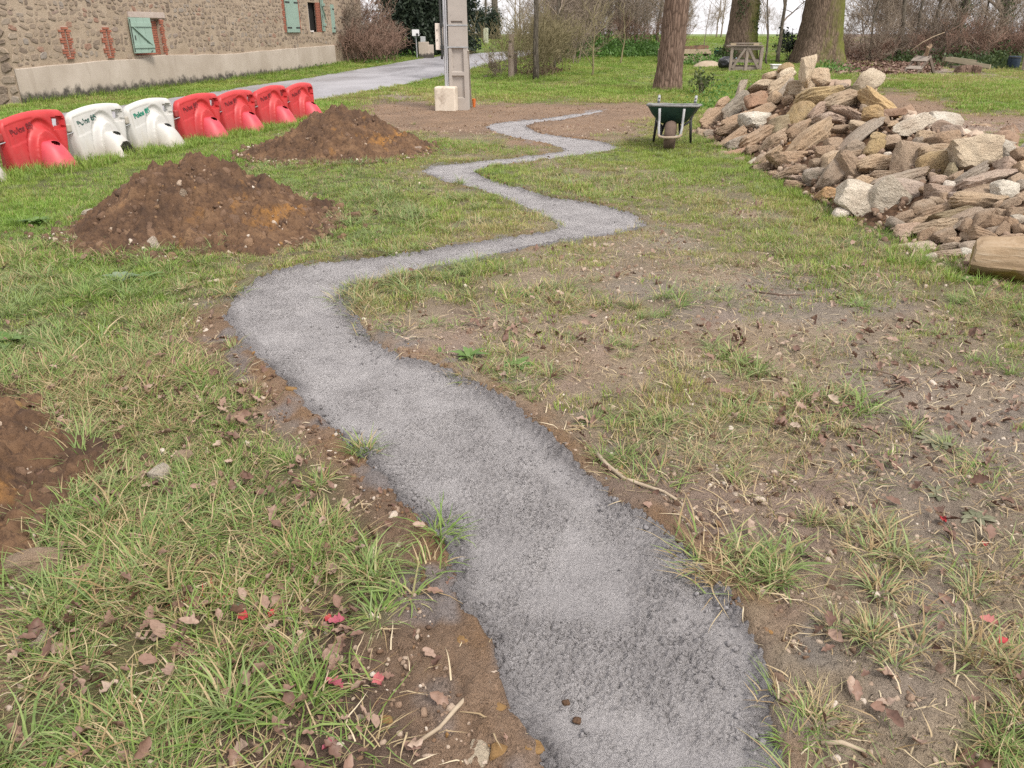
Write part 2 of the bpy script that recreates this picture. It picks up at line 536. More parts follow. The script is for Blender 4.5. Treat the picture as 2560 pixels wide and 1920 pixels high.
def cover(x, y):
    """short, long, matted, dry, pebble, leaf, straw, soil r g b, thatch at ground points"""
    x = np.asarray(x, float); y = np.maximum(np.asarray(y, float), 1.0)
    wx = x + 0.10 * np.minimum(y / 3, 4) * fbm2(x, y, 1.6, 3, 51) ; wy = y + 0.10 * np.minimum(y / 3, 4) * fbm2(x, y, 1.6, 3, 77)
    px, py, f = to_px(wx, wy, terrain(wx, wy))
    c = np.clip(px / 80 - 0.5, 0, 30.999); ci = c.astype(int); cf = (c - ci)[..., None]
    r = np.interp(np.clip(py, _ry[0], _ry[-1]), _ry, np.arange(len(_ry)) * 1.0); r = np.clip(r, 0, len(_ry) - 1.001); ri = r.astype(int); rf = (r - ri)[..., None]
    t = _tab
    return (t[ri, ci] * (1 - cf) + t[ri, ci + 1] * cf) * (1 - rf) + (t[ri + 1, ci] * (1 - cf) + t[ri + 1, ci + 1] * cf) * rf

# ------------------------------------------------------------------ ground sheet
def ground_mat():
    n = NT('soil_and_turf'); co = n.coord('Object')
    a = n.attr('Col')
    f1 = n.noise(co, 9, 6, 0.7); f2 = n.noise(co, 48, 6, 0.8); f3 = n.voro(co, 95); f4 = n.noise(co, 170, 3, 0.7)
    c = n.mix(a.outputs['Color'], (0.36, 0.29, 0.235), n.mrange(f2, 0.56, 0.80, 0, 0.7))
    c = n.mix(c, (0.10, 0.068, 0.050), n.mrange(f1, 0.44, 0.30, 0.0, 0.5))
    c = n.mix(c, (0.10, 0.066, 0.045), n.mrange(f2, 0.47, 0.30, 0.0, 0.65))
    c = n.mix(c, (0.45, 0.37, 0.31), n.mrange(f4, 0.62, 0.78, 0, 0.6))
    nb = n.bump(f2, 1.0, 0.04); nb = n.bump(f3, 0.5, 0.015, nb); nb = n.bump(f4, 0.6, 0.008, nb)
    return n.finish(c, n.mrange(f1, 0.3, 0.7, 0.62, 0.92), nb, 0.25)

def build_ground():
    rows = [-6, -3, -1, 0.2, 0.8, 1.1]
    y = 1.18
    while y < 60: rows.append(y); y *= 1.0095
    while y < 600: rows.append(y); y *= 1.06
    rows = np.array(rows); u = np.sinh(np.linspace(-1, 1, 541) * 1.0) / math.sinh(1.0) * 1.35
    Yg, Ug = np.meshgrid(rows, u, indexing='ij')
    Xg = Ug * (np.maximum(Yg, 0) + 1.2 + np.where(Yg < 0, 5, 0))
    d = path_sdf(Xg, Yg); rd = road_sdf(Xg, Yg)
    C = cover(Xg, Yg)
    near = np.clip(1 - Yg / 45, 0, 1)
    rough = fbm2(Xg, Yg, 1.3, 3, 3) * 0.022 + fbm2(Xg, Yg, 6, 3, 21) * 0.012 + fbm2(Xg, Yg, 20, 4, 22, 0.65) * 0.012 * (0.6 + C[..., 4]) * (Yg < 20)
    rough += (0.010 * lumps2(Xg, Yg, 20, 8) + 0.012 * lumps2(Xg, Yg, 42, 18) * sstep(-0.1, 0.3, fbm2(Xg, Yg, 3, 3, 19))) * np.clip(C[..., 4], 0, 1) * (Yg < 16)
    Z = terrain(Xg, Yg) + rough * near
    # trench under the poured concrete, a crumbled lip of spoil along its banks
    Z = Z - 0.09 * sstep(-0.015, 0.05, d)
    Z = Z + 0.018 * np.exp(-((d + 0.05) / 0.05) ** 2) * (0.6 + fbm2(Xg, Yg, 9, 2, 66))
    Z = np.where(rd > -0.25, terrain(Xg, Yg) - 0.05 * sstep(-0.25, 0.0, rd), Z)
    soil = C[..., 7:10].copy()
    th = np.clip(C[..., 10] + 0.5 * fbm2(Xg, Yg, 3.0, 4, 14) * (C[..., 10] > 0.1), 0, 1)[..., None]
    green = np.stack([0.125 + 0.05 * fbm2(Xg, Yg, .7, 3, 2), 0.155 + 0.04 * fbm2(Xg, Yg, .7, 3, 2), np.full(Xg.shape, 0.045)], -1)
    far = sstep(26, 50, Yg)[..., None]
    green = green * (1 - far) + np.array([0.115, 0.205, 0.04]) * far
    soil = soil * (1 + 0.30 * fbm2(Xg, Yg, 2.2, 4, 91))[..., None]
    clay = sstep(0.15, 0.5, fbm2(Xg, Yg, 1.7, 3, 37))[..., None] * np.clip(C[..., 4:5], 0, 1)
    soil = soil * (1 - 0.35 * clay) + np.array([0.33, 0.215, 0.13]) * 0.35 * clay
    # orange subsoil thrown up beside the trench, cement smears on the banks
    lip = (np.exp(-((d + 0.05) / 0.06) ** 2) * sstep(-0.1, 0.35, fbm2(Xg, Yg, 5, 3, 42)) * (Yg < 14))[..., None]
    soil = soil * (1 - 0.5 * lip) + np.array([0.30, 0.165, 0.07]) * 0.5 * lip
    sm = (sstep(-0.32, -0.02, d) * sstep(0.18, 0.42, fbm2(Xg, Yg, 4.5, 3, 49)))[..., None]
    soil = soil * (1 - 0.8 * sm) + np.array([0.26, 0.245, 0.25]) * 0.8 * sm
    far_s = (sstep(0.3, 0.5, fbm2(Xg, Yg, 1.1, 3, 58)) * np.clip(C[..., 4], 0, 1) * (Xg > 0.6) * (Yg < 8))[..., None]
    soil = soil * (1 - 0.4 * far_s) + np.array([0.27, 0.245, 0.235]) * 0.4 * far_s
    col = soil * (1 - th) + green * th
    V = np.stack([Xg, Yg, Z], -1).reshape(-1, 3)
    nr, nc = Xg.shape
    i = np.arange(nr * nc).reshape(nr, nc)
    F = np.stack([i[:-1, :-1], i[:-1, 1:], i[1:, 1:], i[1:, :-1]], -1).reshape(-1, 4)
    me = mesh_np('ground', V, F)
    add_attr(me, 'Col', 'FLOAT_COLOR', np.clip(col.reshape(-1, 3), 0.01, 0.9))
    return tag(new_obj('ground', me, ground_mat(), smooth=True), 'grassy yard of worn turf and bare brown soil', None, kind='structure')
build_ground()

# ------------------------------------------------------------------ poured concrete strip
def concrete_mat():
    n = NT('fresh_concrete'); co = n.coord('Object')
    e = n.attr('edge').outputs['Fac']
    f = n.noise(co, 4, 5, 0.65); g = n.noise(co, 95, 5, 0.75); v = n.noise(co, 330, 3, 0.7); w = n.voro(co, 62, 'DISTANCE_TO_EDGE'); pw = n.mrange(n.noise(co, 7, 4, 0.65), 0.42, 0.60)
    dry = n.mix((0.42, 0.400, 0.402), (0.50, 0.478, 0.478), n.mrange(f, 0.35, 0.65))
    damp = n.mix((0.225, 0.212, 0.215), (0.300, 0.283, 0.286), n.mrange(f, 0.35, 0.65))
    c = n.mix(damp, dry, e)
    c = n.mix(c, (0.20, 0.188, 0.19), n.mrange(v, 0.40, 0.26, 0.0, 0.5))  # pits of the fine relief darkened: recess shade put into the colour
    c = n.mix(c, (0.64, 0.61, 0.605), n.mrange(v, 0.58, 0.78, 0.0, 0.6))
    crack = n.math('MULTIPLY', n.mrange(w, 0.0, 0.25), pw)
    nb = n.bump(g, 1.0, 0.03); nb = n.bump(crack, 0.8, 0.012, nb); nb = n.bump(v, 0.8, 0.008, nb)
    return n.finish(c, 0.9, nb, 0.2)

def build_path():
    k = 0.0019
    rows = np.exp(np.arange(math.log(0.75), math.log(18.5), k * 1.15)); u = np.arange(-0.42, 0.50, k)
    Yg, Ug = np.meshgrid(rows, u, indexing='ij'); Xg = Ug * (Yg + 0.25)
    shp = Xg.shape
    d0 = np.full(shp, -9.0); cand = np.zeros(shp, bool)
    # coarse pass, then exact distance where it can matter
    dc = poly_sdf(PATH, Xg[::8, ::8], Yg[::8, ::8]); big = np.repeat(np.repeat(dc, 8, 0), 8, 1)[:shp[0], :shp[1]]
    cand = big > -0.10 - 0.03 * Yg
    X, Y = Xg[cand], Yg[cand]
    dd = poly_sdf(PATH, X, Y) + 0.024 * fbm2(X, Y, 7, 3, 5) + 0.014 * fbm2(X, Y, 30, 3, 9)
    d0[cand] = dd
    keep = d0 > -0.06; K = keep.ravel(); X, Y, d = Xg[keep], Yg[keep], d0[keep]
    ed = sstep(-0.01, 0.085, d + 0.05 * fbm2(X, Y, 5.2, 3, 71)); cl = 1 - ed
    trowel = fbm2(X * 0.6 + Y * 0.35, Y * 2.4 - X * 1.5, 2.2, 3, 15)
    pit = fbm2(X, Y, 60, 4, 16, 0.7)
    patch = sstep(-0.40, 0.25, fbm2(X, Y, 4.5, 4, 88, 0.6))
    near = np.clip((9 - Y) / 4, 0, 1)
    l1, l2, l3 = lumps2(X, Y, 45, 4), lumps2(X, Y, 85, 6), lumps2(X, Y, 26, 2)
    Z = terrain(X, Y) - 0.018 + 0.007 * trowel
    Z = Z + near * (0.009 * pit * (0.35 + patch) + 0.019 * l1 * (0.06 + 0.6 * patch + 0.8 * cl) + 0.010 * l2 * (0.22 + patch))
    Z = Z + cl * (0.022 * l3 + 0.012 * fbm2(X, Y, 14, 3, 7) + 0.002)
    Z = Z - 0.05 * sstep(0.0, -0.06, d)
    i = np.cumsum(K).reshape(shp) - 1
    q = keep[:-1, :-1] & keep[1:, :-1] & keep[:-1, 1:] & keep[1:, 1:]
    F = np.stack([i[:-1, :-1], i[:-1, 1:], i[1:, 1:], i[1:, :-1]], -1)[q]
    me = mesh_np('concrete_path', np.stack([X, Y, Z], -1), F)
    eg = np.clip(ed * (0.88 + 0.14 * fbm2(X, Y, 2.4, 3, 33) - 0.30 * patch * (0.5 + fbm2(X, Y, 9, 3, 35))), 0, 1)
    add_attr(me, 'edge', 'FLOAT', eg)
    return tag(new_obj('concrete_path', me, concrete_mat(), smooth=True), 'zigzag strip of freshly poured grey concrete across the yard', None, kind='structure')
build_path()

# ------------------------------------------------------------------ road
def road_mat():
    n = NT('wet_asphalt'); co = n.coord('Object')
    f = n.noise(n.coord('Object', (0.5, 0.22, 1)), 1.1, 5, 0.6, 0.5); g = n.noise(co, 60, 4, 0.7)
    c = n.mix((0.235, 0.228, 0.245), (0.330, 0.322, 0.340), n.mrange(f, 0.38, 0.62))
    c = n.mix(c, (0.09, 0.088, 0.095), n.mrange(g, 0.45, 0.25, 0, 0.5))
    r = n.mrange(f, 0.38, 0.62, 0.34, 0.62)
    return n.finish(c, r, n.bump(g, 0.3, 0.006), 0.4)
def resample(P, m):
    d = np.r_[0, np.cumsum(np.hypot(*np.diff(P, axis=0).T))]; t = np.linspace(0, d[-1], m)
    return np.stack([np.interp(t, d, P[:, 0]), np.interp(t, d, P[:, 1])], -1)
def build_road():
    m, w = 240, 18
    a, b = resample(_rn, m), resample(_rf, m)
    t = np.linspace(0, 1, w)[None, :, None]
    P = a[:, None] * (1 - t) + b[:, None] * t
    edge = np.minimum(t[..., 0], 1 - t[..., 0])
    P = P + (np.where(np.broadcast_to(edge, P.shape[:2]) < 0.001, 1, 0) * 0.10 * fbm2(P[..., 0], P[..., 1], 2.2, 3, 8))[..., None] * np.array([1, 0.3])
    Z = terrain(P[..., 0], P[..., 1]) + 0.012 + 0.05 * np.clip(edge, 0, 0.5) + 0.006 * fbm2(P[..., 0], P[..., 1], 1.0, 2, 4)
    i = np.arange(m * w).reshape(m, w)
    F = np.stack([i[:-1, :-1], i[1:, :-1], i[1:, 1:], i[:-1, 1:]], -1).reshape(-1, 4)
    me = mesh_np('road', np.dstack([P, Z]).reshape(-1, 3), F)
    return tag(new_obj('road', me, road_mat(), smooth=True), 'pale wet country lane curving away behind the pole', None, kind='structure')
build_road()

# ------------------------------------------------------------------ soil mounds
def soil_mat():
    n = NT('dug_soil'); co = n.coord('Object')
    f = n.noise(co, 3.2, 5, 0.65, 0.3); g = n.noise(co, 24, 6, 0.75); h = n.noise(co, 80, 3, 0.6); o = n.noise(co, 2.1, 4, 0.6)
    c = n.ramp(f, [(0.32, (0.062, 0.040, 0.030)), (0.55, (0.142, 0.084, 0.050)), (0.72, (0.225, 0.138, 0.080))])
    c = n.mix(c, (0.33, 0.165, 0.05), n.mrange(o, 0.60, 0.70, 0, 0.8))
    c = n.mix(c, (0.055, 0.035, 0.027), n.mrange(g, 0.50, 0.34, 0, 0.8))
    c = n.mix(c, (0.42, 0.34, 0.27), n.mrange(h, 0.68, 0.78, 0, 0.6))
    nb = n.bump(g, 0.8, 0.025); nb = n.bump(h, 0.4, 0.008, nb)
    return n.finish(c, 0.92, nb, 0.15)
M_SOIL = soil_mat()
def build_mound(k, label):
    cx, cy, rx, ry, h, sd = MOUNDS[k]
    m = 300
    x = np.linspace(cx - rx * 1.25, cx + rx * 1.25, m); y = np.linspace(cy - ry * 1.25, cy + ry * 1.25, m)
    X, Y = np.meshgrid(x, y)
    Z, r = mound_h(k, X, Y)
    body = np.clip((1.15 - r) * 4, 0, 1)
    Z = Z + body * (0.070 * lumps2(X, Y, 5.5, sd + 2) ** 2 + 0.060 * lumps2(X, Y, 11, sd + 5) + 0.038 * lumps2(X, Y, 26, sd + 6) + 0.03 * fbm2(X, Y, 17, 4, sd + 9, 0.65) - 0.04)
    Z = Z + terrain(X, Y) - 0.06 * sstep(0.98, 1.15, r)
    keep = r < 1.14
    i = np.arange(m * m).reshape(m, m)
    q = keep[:-1, :-1] & keep[1:, :-1] & keep[:-1, 1:] & keep[1:, 1:]
    F = np.stack([i[:-1, :-1], i[:-1, 1:], i[1:, 1:], i[1:, :-1]], -1)[q]
    used = np.unique(F); remap = np.full(m * m, -1); remap[used] = np.arange(len(used))
    V = np.stack([X, Y, Z], -1).reshape(-1, 3)[used]
    V = V - np.array([cx, cy, 0])
    o = new_obj('soil_mound', mesh_np('soil_mound', V, remap[F]), M_SOIL, smooth=True)
    o.location = (cx, cy, 0)
    return tag(o, label, 'soil mound', 'mounds of dug soil')
build_mound(0, 'large brown soil mound left of the concrete strip with pale stones at its foot')
build_mound(1, 'rounded soil mound in front of the red barriers and the road')
build_mound(2, 'low spill of dark soil at the left edge of the foreground grass')
# ------------------------------------------------------------------ stone farm building on the left
def mortar_mat():
    n = NT('lime_mortar'); co = n.coord('Object')
    f = n.noise(co, 1.4, 5, 0.65); g = n.noise(co, 22, 5, 0.7); h = n.noise(n.coord('Object', (3, 3, 0.5)), 2.2, 4)
    c = n.ramp(f, [(0.3, (0.285, 0.222, 0.160)), (0.55, (0.375, 0.300, 0.225)), (0.75, (0.430, 0.355, 0.275))])
    c = n.mix(c, (0.17, 0.135, 0.105), n.mrange(g, 0.44, 0.28, 0, 0.6))
    c = n.mix(c, (0.25, 0.215, 0.175), n.mrange(h, 0.58, 0.75, 0, 0.5))
    return n.finish(c, 0.95, n.bump(g, 0.7, 0.03), 0.1)
def wall_stone_mat():
    n = NT('schist_rubble'); co = n.coord('Object')
    rnd = n.n('ShaderNodeObjectInfo').outputs['Random']
    a = n.attr('tone').outputs['Fac']
    f = n.noise(n.coord('Object', (1.5, 1.5, 6)), 4, 5, 0.7); g = n.noise(co, 25, 5, 0.7)
    c = n.ramp(a, [(0.0, (0.175, 0.136, 0.106)), (0.25, (0.240, 0.188, 0.146)), (0.6, (0.305, 0.242, 0.182)), (0.85, (0.255, 0.222, 0.192)), (1.0, (0.280, 0.170, 0.125))])
    c = n.mix(c, (0.10, 0.078, 0.062), n.mrange(f, 0.48, 0.28, 0, 0.6))
    c = n.mix(c, (0.42, 0.355, 0.285), n.mrange(g, 0.54, 0.70, 0, 0.75))
    return n.finish(c, 0.92, n.bump(g, 0.6, 0.02), 0.15)
def render_mat():
    n = NT('cement_render'); co = n.coord('Object')
    sx = n.n('ShaderNodeSeparateXYZ'); n.l(co, sx.inputs[0]); z = sx.outputs['Z']
    f = n.noise(co, 0.9, 5, 0.6); g = n.noise(co, 30, 5, 0.7); s = n.noise(n.coord('Object', (4, 4, 0.7)), 0.9, 6, 0.7, 0.5)
    m = n.noise(co, 4.5, 6, 0.7)
    c = n.ramp(f, [(0.3, (0.36, 0.305, 0.25)), (0.7, (0.48, 0.42, 0.36))])
    c = n.mix(c, (0.25, 0.20, 0.155), n.mrange(s, 0.55, 0.75, 0, 0.5))
    low = n.math('SUBTRACT', n.math('MULTIPLY', m, 0.62), z)
    c = n.mix(c, (0.055, 0.050, 0.045), n.mrange(low, 0.02, 0.16, 0, 0.93))       # black algae along the foot
    c = n.mix(c, (0.33, 0.27, 0.20), n.mrange(g, 0.62, 0.8, 0, 0.4))
    return n.finish(c, 0.9, n.bump(g, 0.25, 0.01), 0.15)
M_MORTAR, M_WSTONE, M_RENDER = mortar_mat(), wall_stone_mat(), render_mat()
M_BRICK = plain('red_brick', (0.25, 0.085, 0.055), (0.36, 0.145, 0.095), 9, 0.9, 0.5, 60, 0.01, 0.15, spots=(5, 0.6, 0.75, (0.30, 0.22, 0.18)))
M_BRICKJ = plain('brick_mortar', (0.36, 0.28, 0.23), (0.46, 0.37, 0.30), 8, 0.95, 0.4, 40)
M_SHUT = plain('sage_green_paint', (0.225, 0.315, 0.262), (0.275, 0.375, 0.315), 3, 0.55, 0.15, 40, 0.004, 0.35, spots=(9, 0.66, 0.8, (0.17, 0.26, 0.20)))
M_IRON = plain('black_iron', (0.02, 0.022, 0.022), (0.05, 0.05, 0.048), 12, 0.55, 0.3, 60, 0.004, 0.4)
M_WPAINT = plain('white_window_paint', (0.62, 0.57, 0.54), (0.74, 0.70, 0.67), 6, 0.5, 0.1)
M_DARK = plain('dark_interior', (0.012, 0.011, 0.010), (0.02, 0.018, 0.016), 4, 0.9, 0.0)
M_ROOF = plain('clay_roof_tile', (0.30, 0.14, 0.085), (0.42, 0.22, 0.14), 5, 0.85, 0.4, 30)

WA = GP(58, 262); WB = GP(838, 163)
_wd = Vector((WB.x - WA.x, WB.y - WA.y, 0)); WL = _wd.length; _wd.normalize()
_wn = Vector((_wd.y, -_wd.x, 0))              # towards the yard
W_RZ = math.atan2(_wd.y, _wd.x)
def WP(px, py):
    """photo pixel -> (distance along the facade, height) on the wall face"""
    d = Vector(ray(px, py)); o = Vector((0, 0, H))
    t = (Vector((WA.x, WA.y, 0)) - o).dot(_wn) / d.dot(_wn)
    p = o + d * t
    return (p - Vector((WA.x, WA.y, 0))).dot(_wd), p.z
# local frame of the building: x along the facade, y into the house (so the face is at y = 0), z up
bld = thing('stone_farmhouse', 'long rubble stone farmhouse with sage green shutters beside the road', 'house', (WA.x, WA.y, 0), W_RZ)
WTOP = 4.3
def rect(x0, y0, x1, y1):
    a, b = WP(x0, y0), WP(x1, y1); c, d = WP(x0, y1), WP(x1, y0)
    return (min(a[0], c[0]), max(b[0], d[0]), min(b[1], c[1]), max(a[1], d[1]))
_s1 = rect(153, 76, 160, 140); _s2 = rect(257, 76, 263, 137)
def slit(px, ytop, ybot):
    s, zt = WP(px, ytop); _, zb = WP(px, ybot); return (s - 0.035, s + 0.035, zb, zt)
SL1, SL2 = slit(158, 75, 141), slit(261, 75, 139)
def win(pxl, pxr, ytop, ybot):
    a = WP(pxl, ytop); b = WP(pxr, ytop); zb = WP((pxl + pxr) / 2, ybot)[1]
    return (a[0], b[0], zb, a[1])
WN1 = win(322, 397, 46, 139)
WN3 = win(768, 797, 5, 80)
OPEN = [SL1, SL2, WN1, WN3]
DEPTHS = [0.16, 0.16, 0.13, 0.16]
# plinth outline (top edge) along the wall
PL = [WP(40, 174), WP(130, 164), WP(250, 154), WP(355, 146), WP(400, 139), WP(560, 137), WP(640, 129), WP(740, 121), WP(838, 113)]
PL = [(max(0, a), b) for a, b in PL]; PL[-1] = (WL, PL[-1][1]); PL[0] = (0, PL[0][1])
def plinth_z(s): return float(np.interp(s, [p[0] for p in PL], [p[1] for p in PL]))
def wall_base(s):
    p = Vector((WA.x, WA.y, 0)) + _wd * s; return float(terrain(p.x, p.y))

def build_wall():
    m = MB()
    ss = sorted({0.0, WL} | {o[0] for o in OPEN} | {o[1] for o in OPEN}); zz = sorted({-0.3, WTOP} | {o[2] for o in OPEN} | {o[3] for o in OPEN})
    for i in range(len(ss) - 1):
        for j in range(len(zz) - 1):
            sc, zc = (ss[i] + ss[i + 1]) / 2, (zz[j] + zz[j + 1]) / 2
            if any(o[0] < sc < o[1] and o[2] < zc < o[3] for o in OPEN): continue
            m.add([(ss[i], 0, zz[j]), (ss[i + 1], 0, zz[j]), (ss[i + 1], 0, zz[j + 1]), (ss[i], 0, zz[j + 1])], [(0, 1, 2, 3)])
    for (a, b, c, d), dp in zip(OPEN, DEPTHS):
        m.add([(a, 0, c), (b, 0, c), (b, 0, d), (a, 0, d), (a, dp, c), (b, dp, c), (b, dp, d), (a, dp, d)],
              [(0, 1, 5, 4), (1, 2, 6, 5), (2, 3, 7, 6), (3, 0, 4, 7)])
    # gable end, back and top
    D = 7.0
    m.add([(0, 0, -0.3), (0, D, -0.3), (0, D, WTOP), (0, 0, WTOP)], [(0, 3, 2, 1)])
    m.add([(WL, 0, -0.3), (WL, D, -0.3), (WL, D, WTOP), (WL, 0, WTOP)], [(0, 1, 2, 3)])
    m.add([(0, D, -0.3), (WL, D, -0.3), (WL, D, WTOP), (0, D, WTOP)], [(0, 3, 2, 1)])
    m.add([(0, 0, WTOP), (0, D, WTOP), (0, D / 2, WTOP + 2.4)], [(0, 1, 2)])
    m.add([(WL, 0, WTOP), (WL, D, WTOP), (WL, D / 2, WTOP + 2.4)], [(0, 2, 1)])
    w = m.build('wall', M_MORTAR, bld)
    r = MB()
    for y0, z0, y1, z1 in ((-0.35, WTOP - 0.2, D / 2, WTOP + 2.5), (D + 0.35, WTOP - 0.2, D / 2, WTOP + 2.5)):
        r.bar((WL / 2, y0, z0), (WL / 2, y1, z1), WL + 0.6, 0.14, (1, 0, 0) if False else (0, 0, 1))
    r.build('roof', M_ROOF, bld)
    return w
WALL = build_wall()

# rubble stones: coursed, each with its own uneven outline, set a little proud of the mortar
def stone_poly(cx, cz, w, h, rs):
    n = rs.integers(6, 9); a0 = rs.uniform(0, 6.28); sk = rs.normal(0.06, 0.16)
    pts = []
    for k in range(n):
        a = a0 + 2 * math.pi * (k + rs.uniform(-0.25, 0.25)) / n
        ca, sa = math.cos(a), math.sin(a); q = 0.55
        x = math.copysign(abs(ca) ** q, ca) * w / 2 * rs.uniform(0.66, 1.04); z = math.copysign(abs(sa) ** q, sa) * h / 2 * rs.uniform(0.62, 1.05)
        pts.append((cx + x + z * 0.12, cz + z - x * sk))
    return pts
def stone_mesh(pts, proud, rs, c, fy=lambda s, z, y: (s, y, z)):
    n = len(pts); cx = sum(p[0] for p in pts) / n; cz = sum(p[1] for p in pts) / n
    vs = [fy(x, z, 0.01) for x, z in pts]
    vs += [fy(x, z, -proud * rs.uniform(0.35, 0.9)) for x, z in pts]
    vs += [fy(cx + (x - cx) * 0.86, cz + (z - cz) * 0.86, -proud * rs.uniform(0.8, 1.25)) for x, z in pts]
    vs += [fy(cx, cz, -proud * rs.uniform(0.9, 1.3))]
    fs = []
    for k in range(n):
        k2 = (k + 1) % n
        fs += [(k, k2, n + k2, n + k), (n + k, n + k2, 2 * n + k2, 2 * n + k), (2 * n + k, 2 * n + k2, 3 * n)]
    vs = [(v[0] - c[0], v[1] - c[1], v[2] - c[2]) for v in vs]
    return vs, fs
def build_stones():
    rs = np.random.default_rng(5); items = []
    def blocked(s, z, w, h):
        for (a, b, c, d), ex in zip(OPEN + [SHUT2, SHUT3], (0.17, 0.17, 0.12, 0.14, 0.12, 0.06)):
            if a - ex - w * 0.4 < s < b + ex + w * 0.4 and c - 0.06 - h * 0.4 < z < d + 0.06 + h * 0.4: return True
        return False
    z = 0.25
    while z < 3.15:
        h = rs.uniform(0.065, 0.165); s = rs.uniform(-0.1, 0.1)
        while s < WL:
            w = rs.uniform(0.09, 0.34) * (0.7 + h * 2)
            sc = s + w / 2; zc = z + h / 2 + rs.uniform(-0.03, 0.03) + 0.05 * math.sin(s * 0.9)
            s += w + rs.uniform(0.015, 0.05)
            if sc > WL - 0.1 or zc < plinth_z(sc) + 0.07 or blocked(sc, zc, w, h) or rs.random() < 0.07: continue
            hh = h * rs.uniform(0.85, 1.25)
            if hh > 0.17 and rs.random() < 0.35:       # two thin stones in one bed
                for q in (-1, 1): items.append((sc, zc + q * hh * 0.25, w, hh * 0.44))
            else: items.append((sc, zc, w, hh))
        z += h + rs.uniform(0.01, 0.03)
    dist = [it[0] - 0.6 * it[2] - 0.3 * it[3] + rs.uniform(-1.5, 0) for it in items]
    order = np.argsort(dist); near = set(order[:300].tolist()); rest = MB(); tones = []
    for k, (sc, zc, w, h) in enumerate(items):
        pts = stone_poly(sc, zc, w, h, rs); proud = rs.uniform(0.004, 0.022); tone = float(np.clip(rs.normal(0.45, 0.28), 0, 1))
        if k in near:
            vs, fs = stone_mesh(pts, proud, rs, (sc, 0, zc)); me = bpy.data.meshes.new('stone'); me.from_pydata(vs, [], fs); me.update()
            add_attr(me, 'tone', 'FLOAT', np.full(len(vs), tone))
            o = new_obj('stone', me, M_WSTONE, WALL); o.location = (sc, 0, zc)
        else:
            vs, fs = stone_mesh(pts, proud, rs, (0, 0, 0)); rest.add(vs, fs); tones += [tone] * len(vs)
    # gable stones seen at the left edge
    zg = -0.05
    while zg < 3.1:
        h = rs.uniform(0.12, 0.25); y = 0.02
        while y < 3.0:
            w = rs.uniform(0.2, 0.5)
            vs, fs = stone_mesh(stone_poly(y + w / 2, zg + h / 2, w, h, rs), 0.03, rs, (0, 0, 0), lambda s, z_, d: (d, s, z_))
            rest.add(vs, [f[::-1] for f in fs]); tones += [float(np.clip(rs.normal(0.3, 0.25), 0, 1))] * len(vs); y += w + 0.03
        zg += h + 0.02
    me = rest.mesh('distant_rubble'); add_attr(me, 'tone', 'FLOAT', tones)
    tag(new_obj('distant_rubble', me, M_WSTONE, WALL), kind='stuff')

def shutter(name, s0, s1, z0, z1, boards, battens, iron, ang=0.0, hinge='l', depth=0.035, y=-0.05, brace=True):
    """ledged board shutter: boards side by side, two battens, a brace or iron strap hinges"""
    r = bpy.data.objects.new(name, None); r.parent = bld; COL.objects.link(r)
    w = s1 - s0
    r.location = (s0 if hinge == 'l' else s1, y, 0); r.rotation_euler = (0, 0, ang)
    x0 = 0 if hinge == 'l' else -w
    bw = w / boards
    for k in range(boards):
        MB().box((x0 + bw * (k + 0.5), 0, (z0 + z1) / 2), (bw - 0.006, depth, z1 - z0)).build('board', M_SHUT, r, bevel=0.004)
    hgt = z1 - z0
    if battens:
        for t in (0.20, 0.80):
            MB().box((x0 + w / 2, -depth / 2 - 0.014, z0 + hgt * t), (w * 0.96, 0.028, 0.10)).build('batten', M_SHUT, r, bevel=0.004)
        if brace:
            m = MB(); m.bar((x0 + w * 0.08, -depth / 2 - 0.012, z0 + hgt * 0.76), (x0 + w * 0.86, -depth / 2 - 0.012, z0 + hgt * 0.24), 0.024, 0.07, (0, 1, 0))
            m.build('brace', M_SHUT, r, bevel=0.003)
        MB().box((x0 + 0.09 * w / 0.6, -depth / 2 - 0.008, z0 + hgt * 0.44), (0.022, 0.016, 0.11)).build('latch', M_IRON, r)
        m = MB(); m.box((x0 + 0.02, -depth / 2 - 0.006, z0 + hgt * 0.5), (0.02, 0.012, hgt * 0.92)); m.build('locking_bar', M_IRON, r)
        MB().box((x0 + w * 0.82, -depth / 2 - 0.006, z0 + 0.04), (0.07, 0.012, 0.016), (0, -0.6, 0)).build('hook', M_IRON, r)
    if iron:
        for t in iron:
            for xa in ((x0, x0 + w * 0.33), (x0 + w * 0.67, x0 + w)):
                MB().box(((xa[0] + xa[1]) / 2, -depth / 2 - 0.006, z0 + hgt * t), (xa[1] - xa[0], 0.012, 0.05)).build('strap_hinge', M_IRON, r)
    return r
def flat(px0, px1, y0, y1):
    a = WP(px0, y0); b = WP(px1, y0); z = WP((px0 + px1) / 2, y1)[1]; return (a[0], b[0], z, a[1])
SHUT2 = flat(706, 738, -6, 81)
SHUT3 = flat(846, 866, 12, 80)
build_stones()
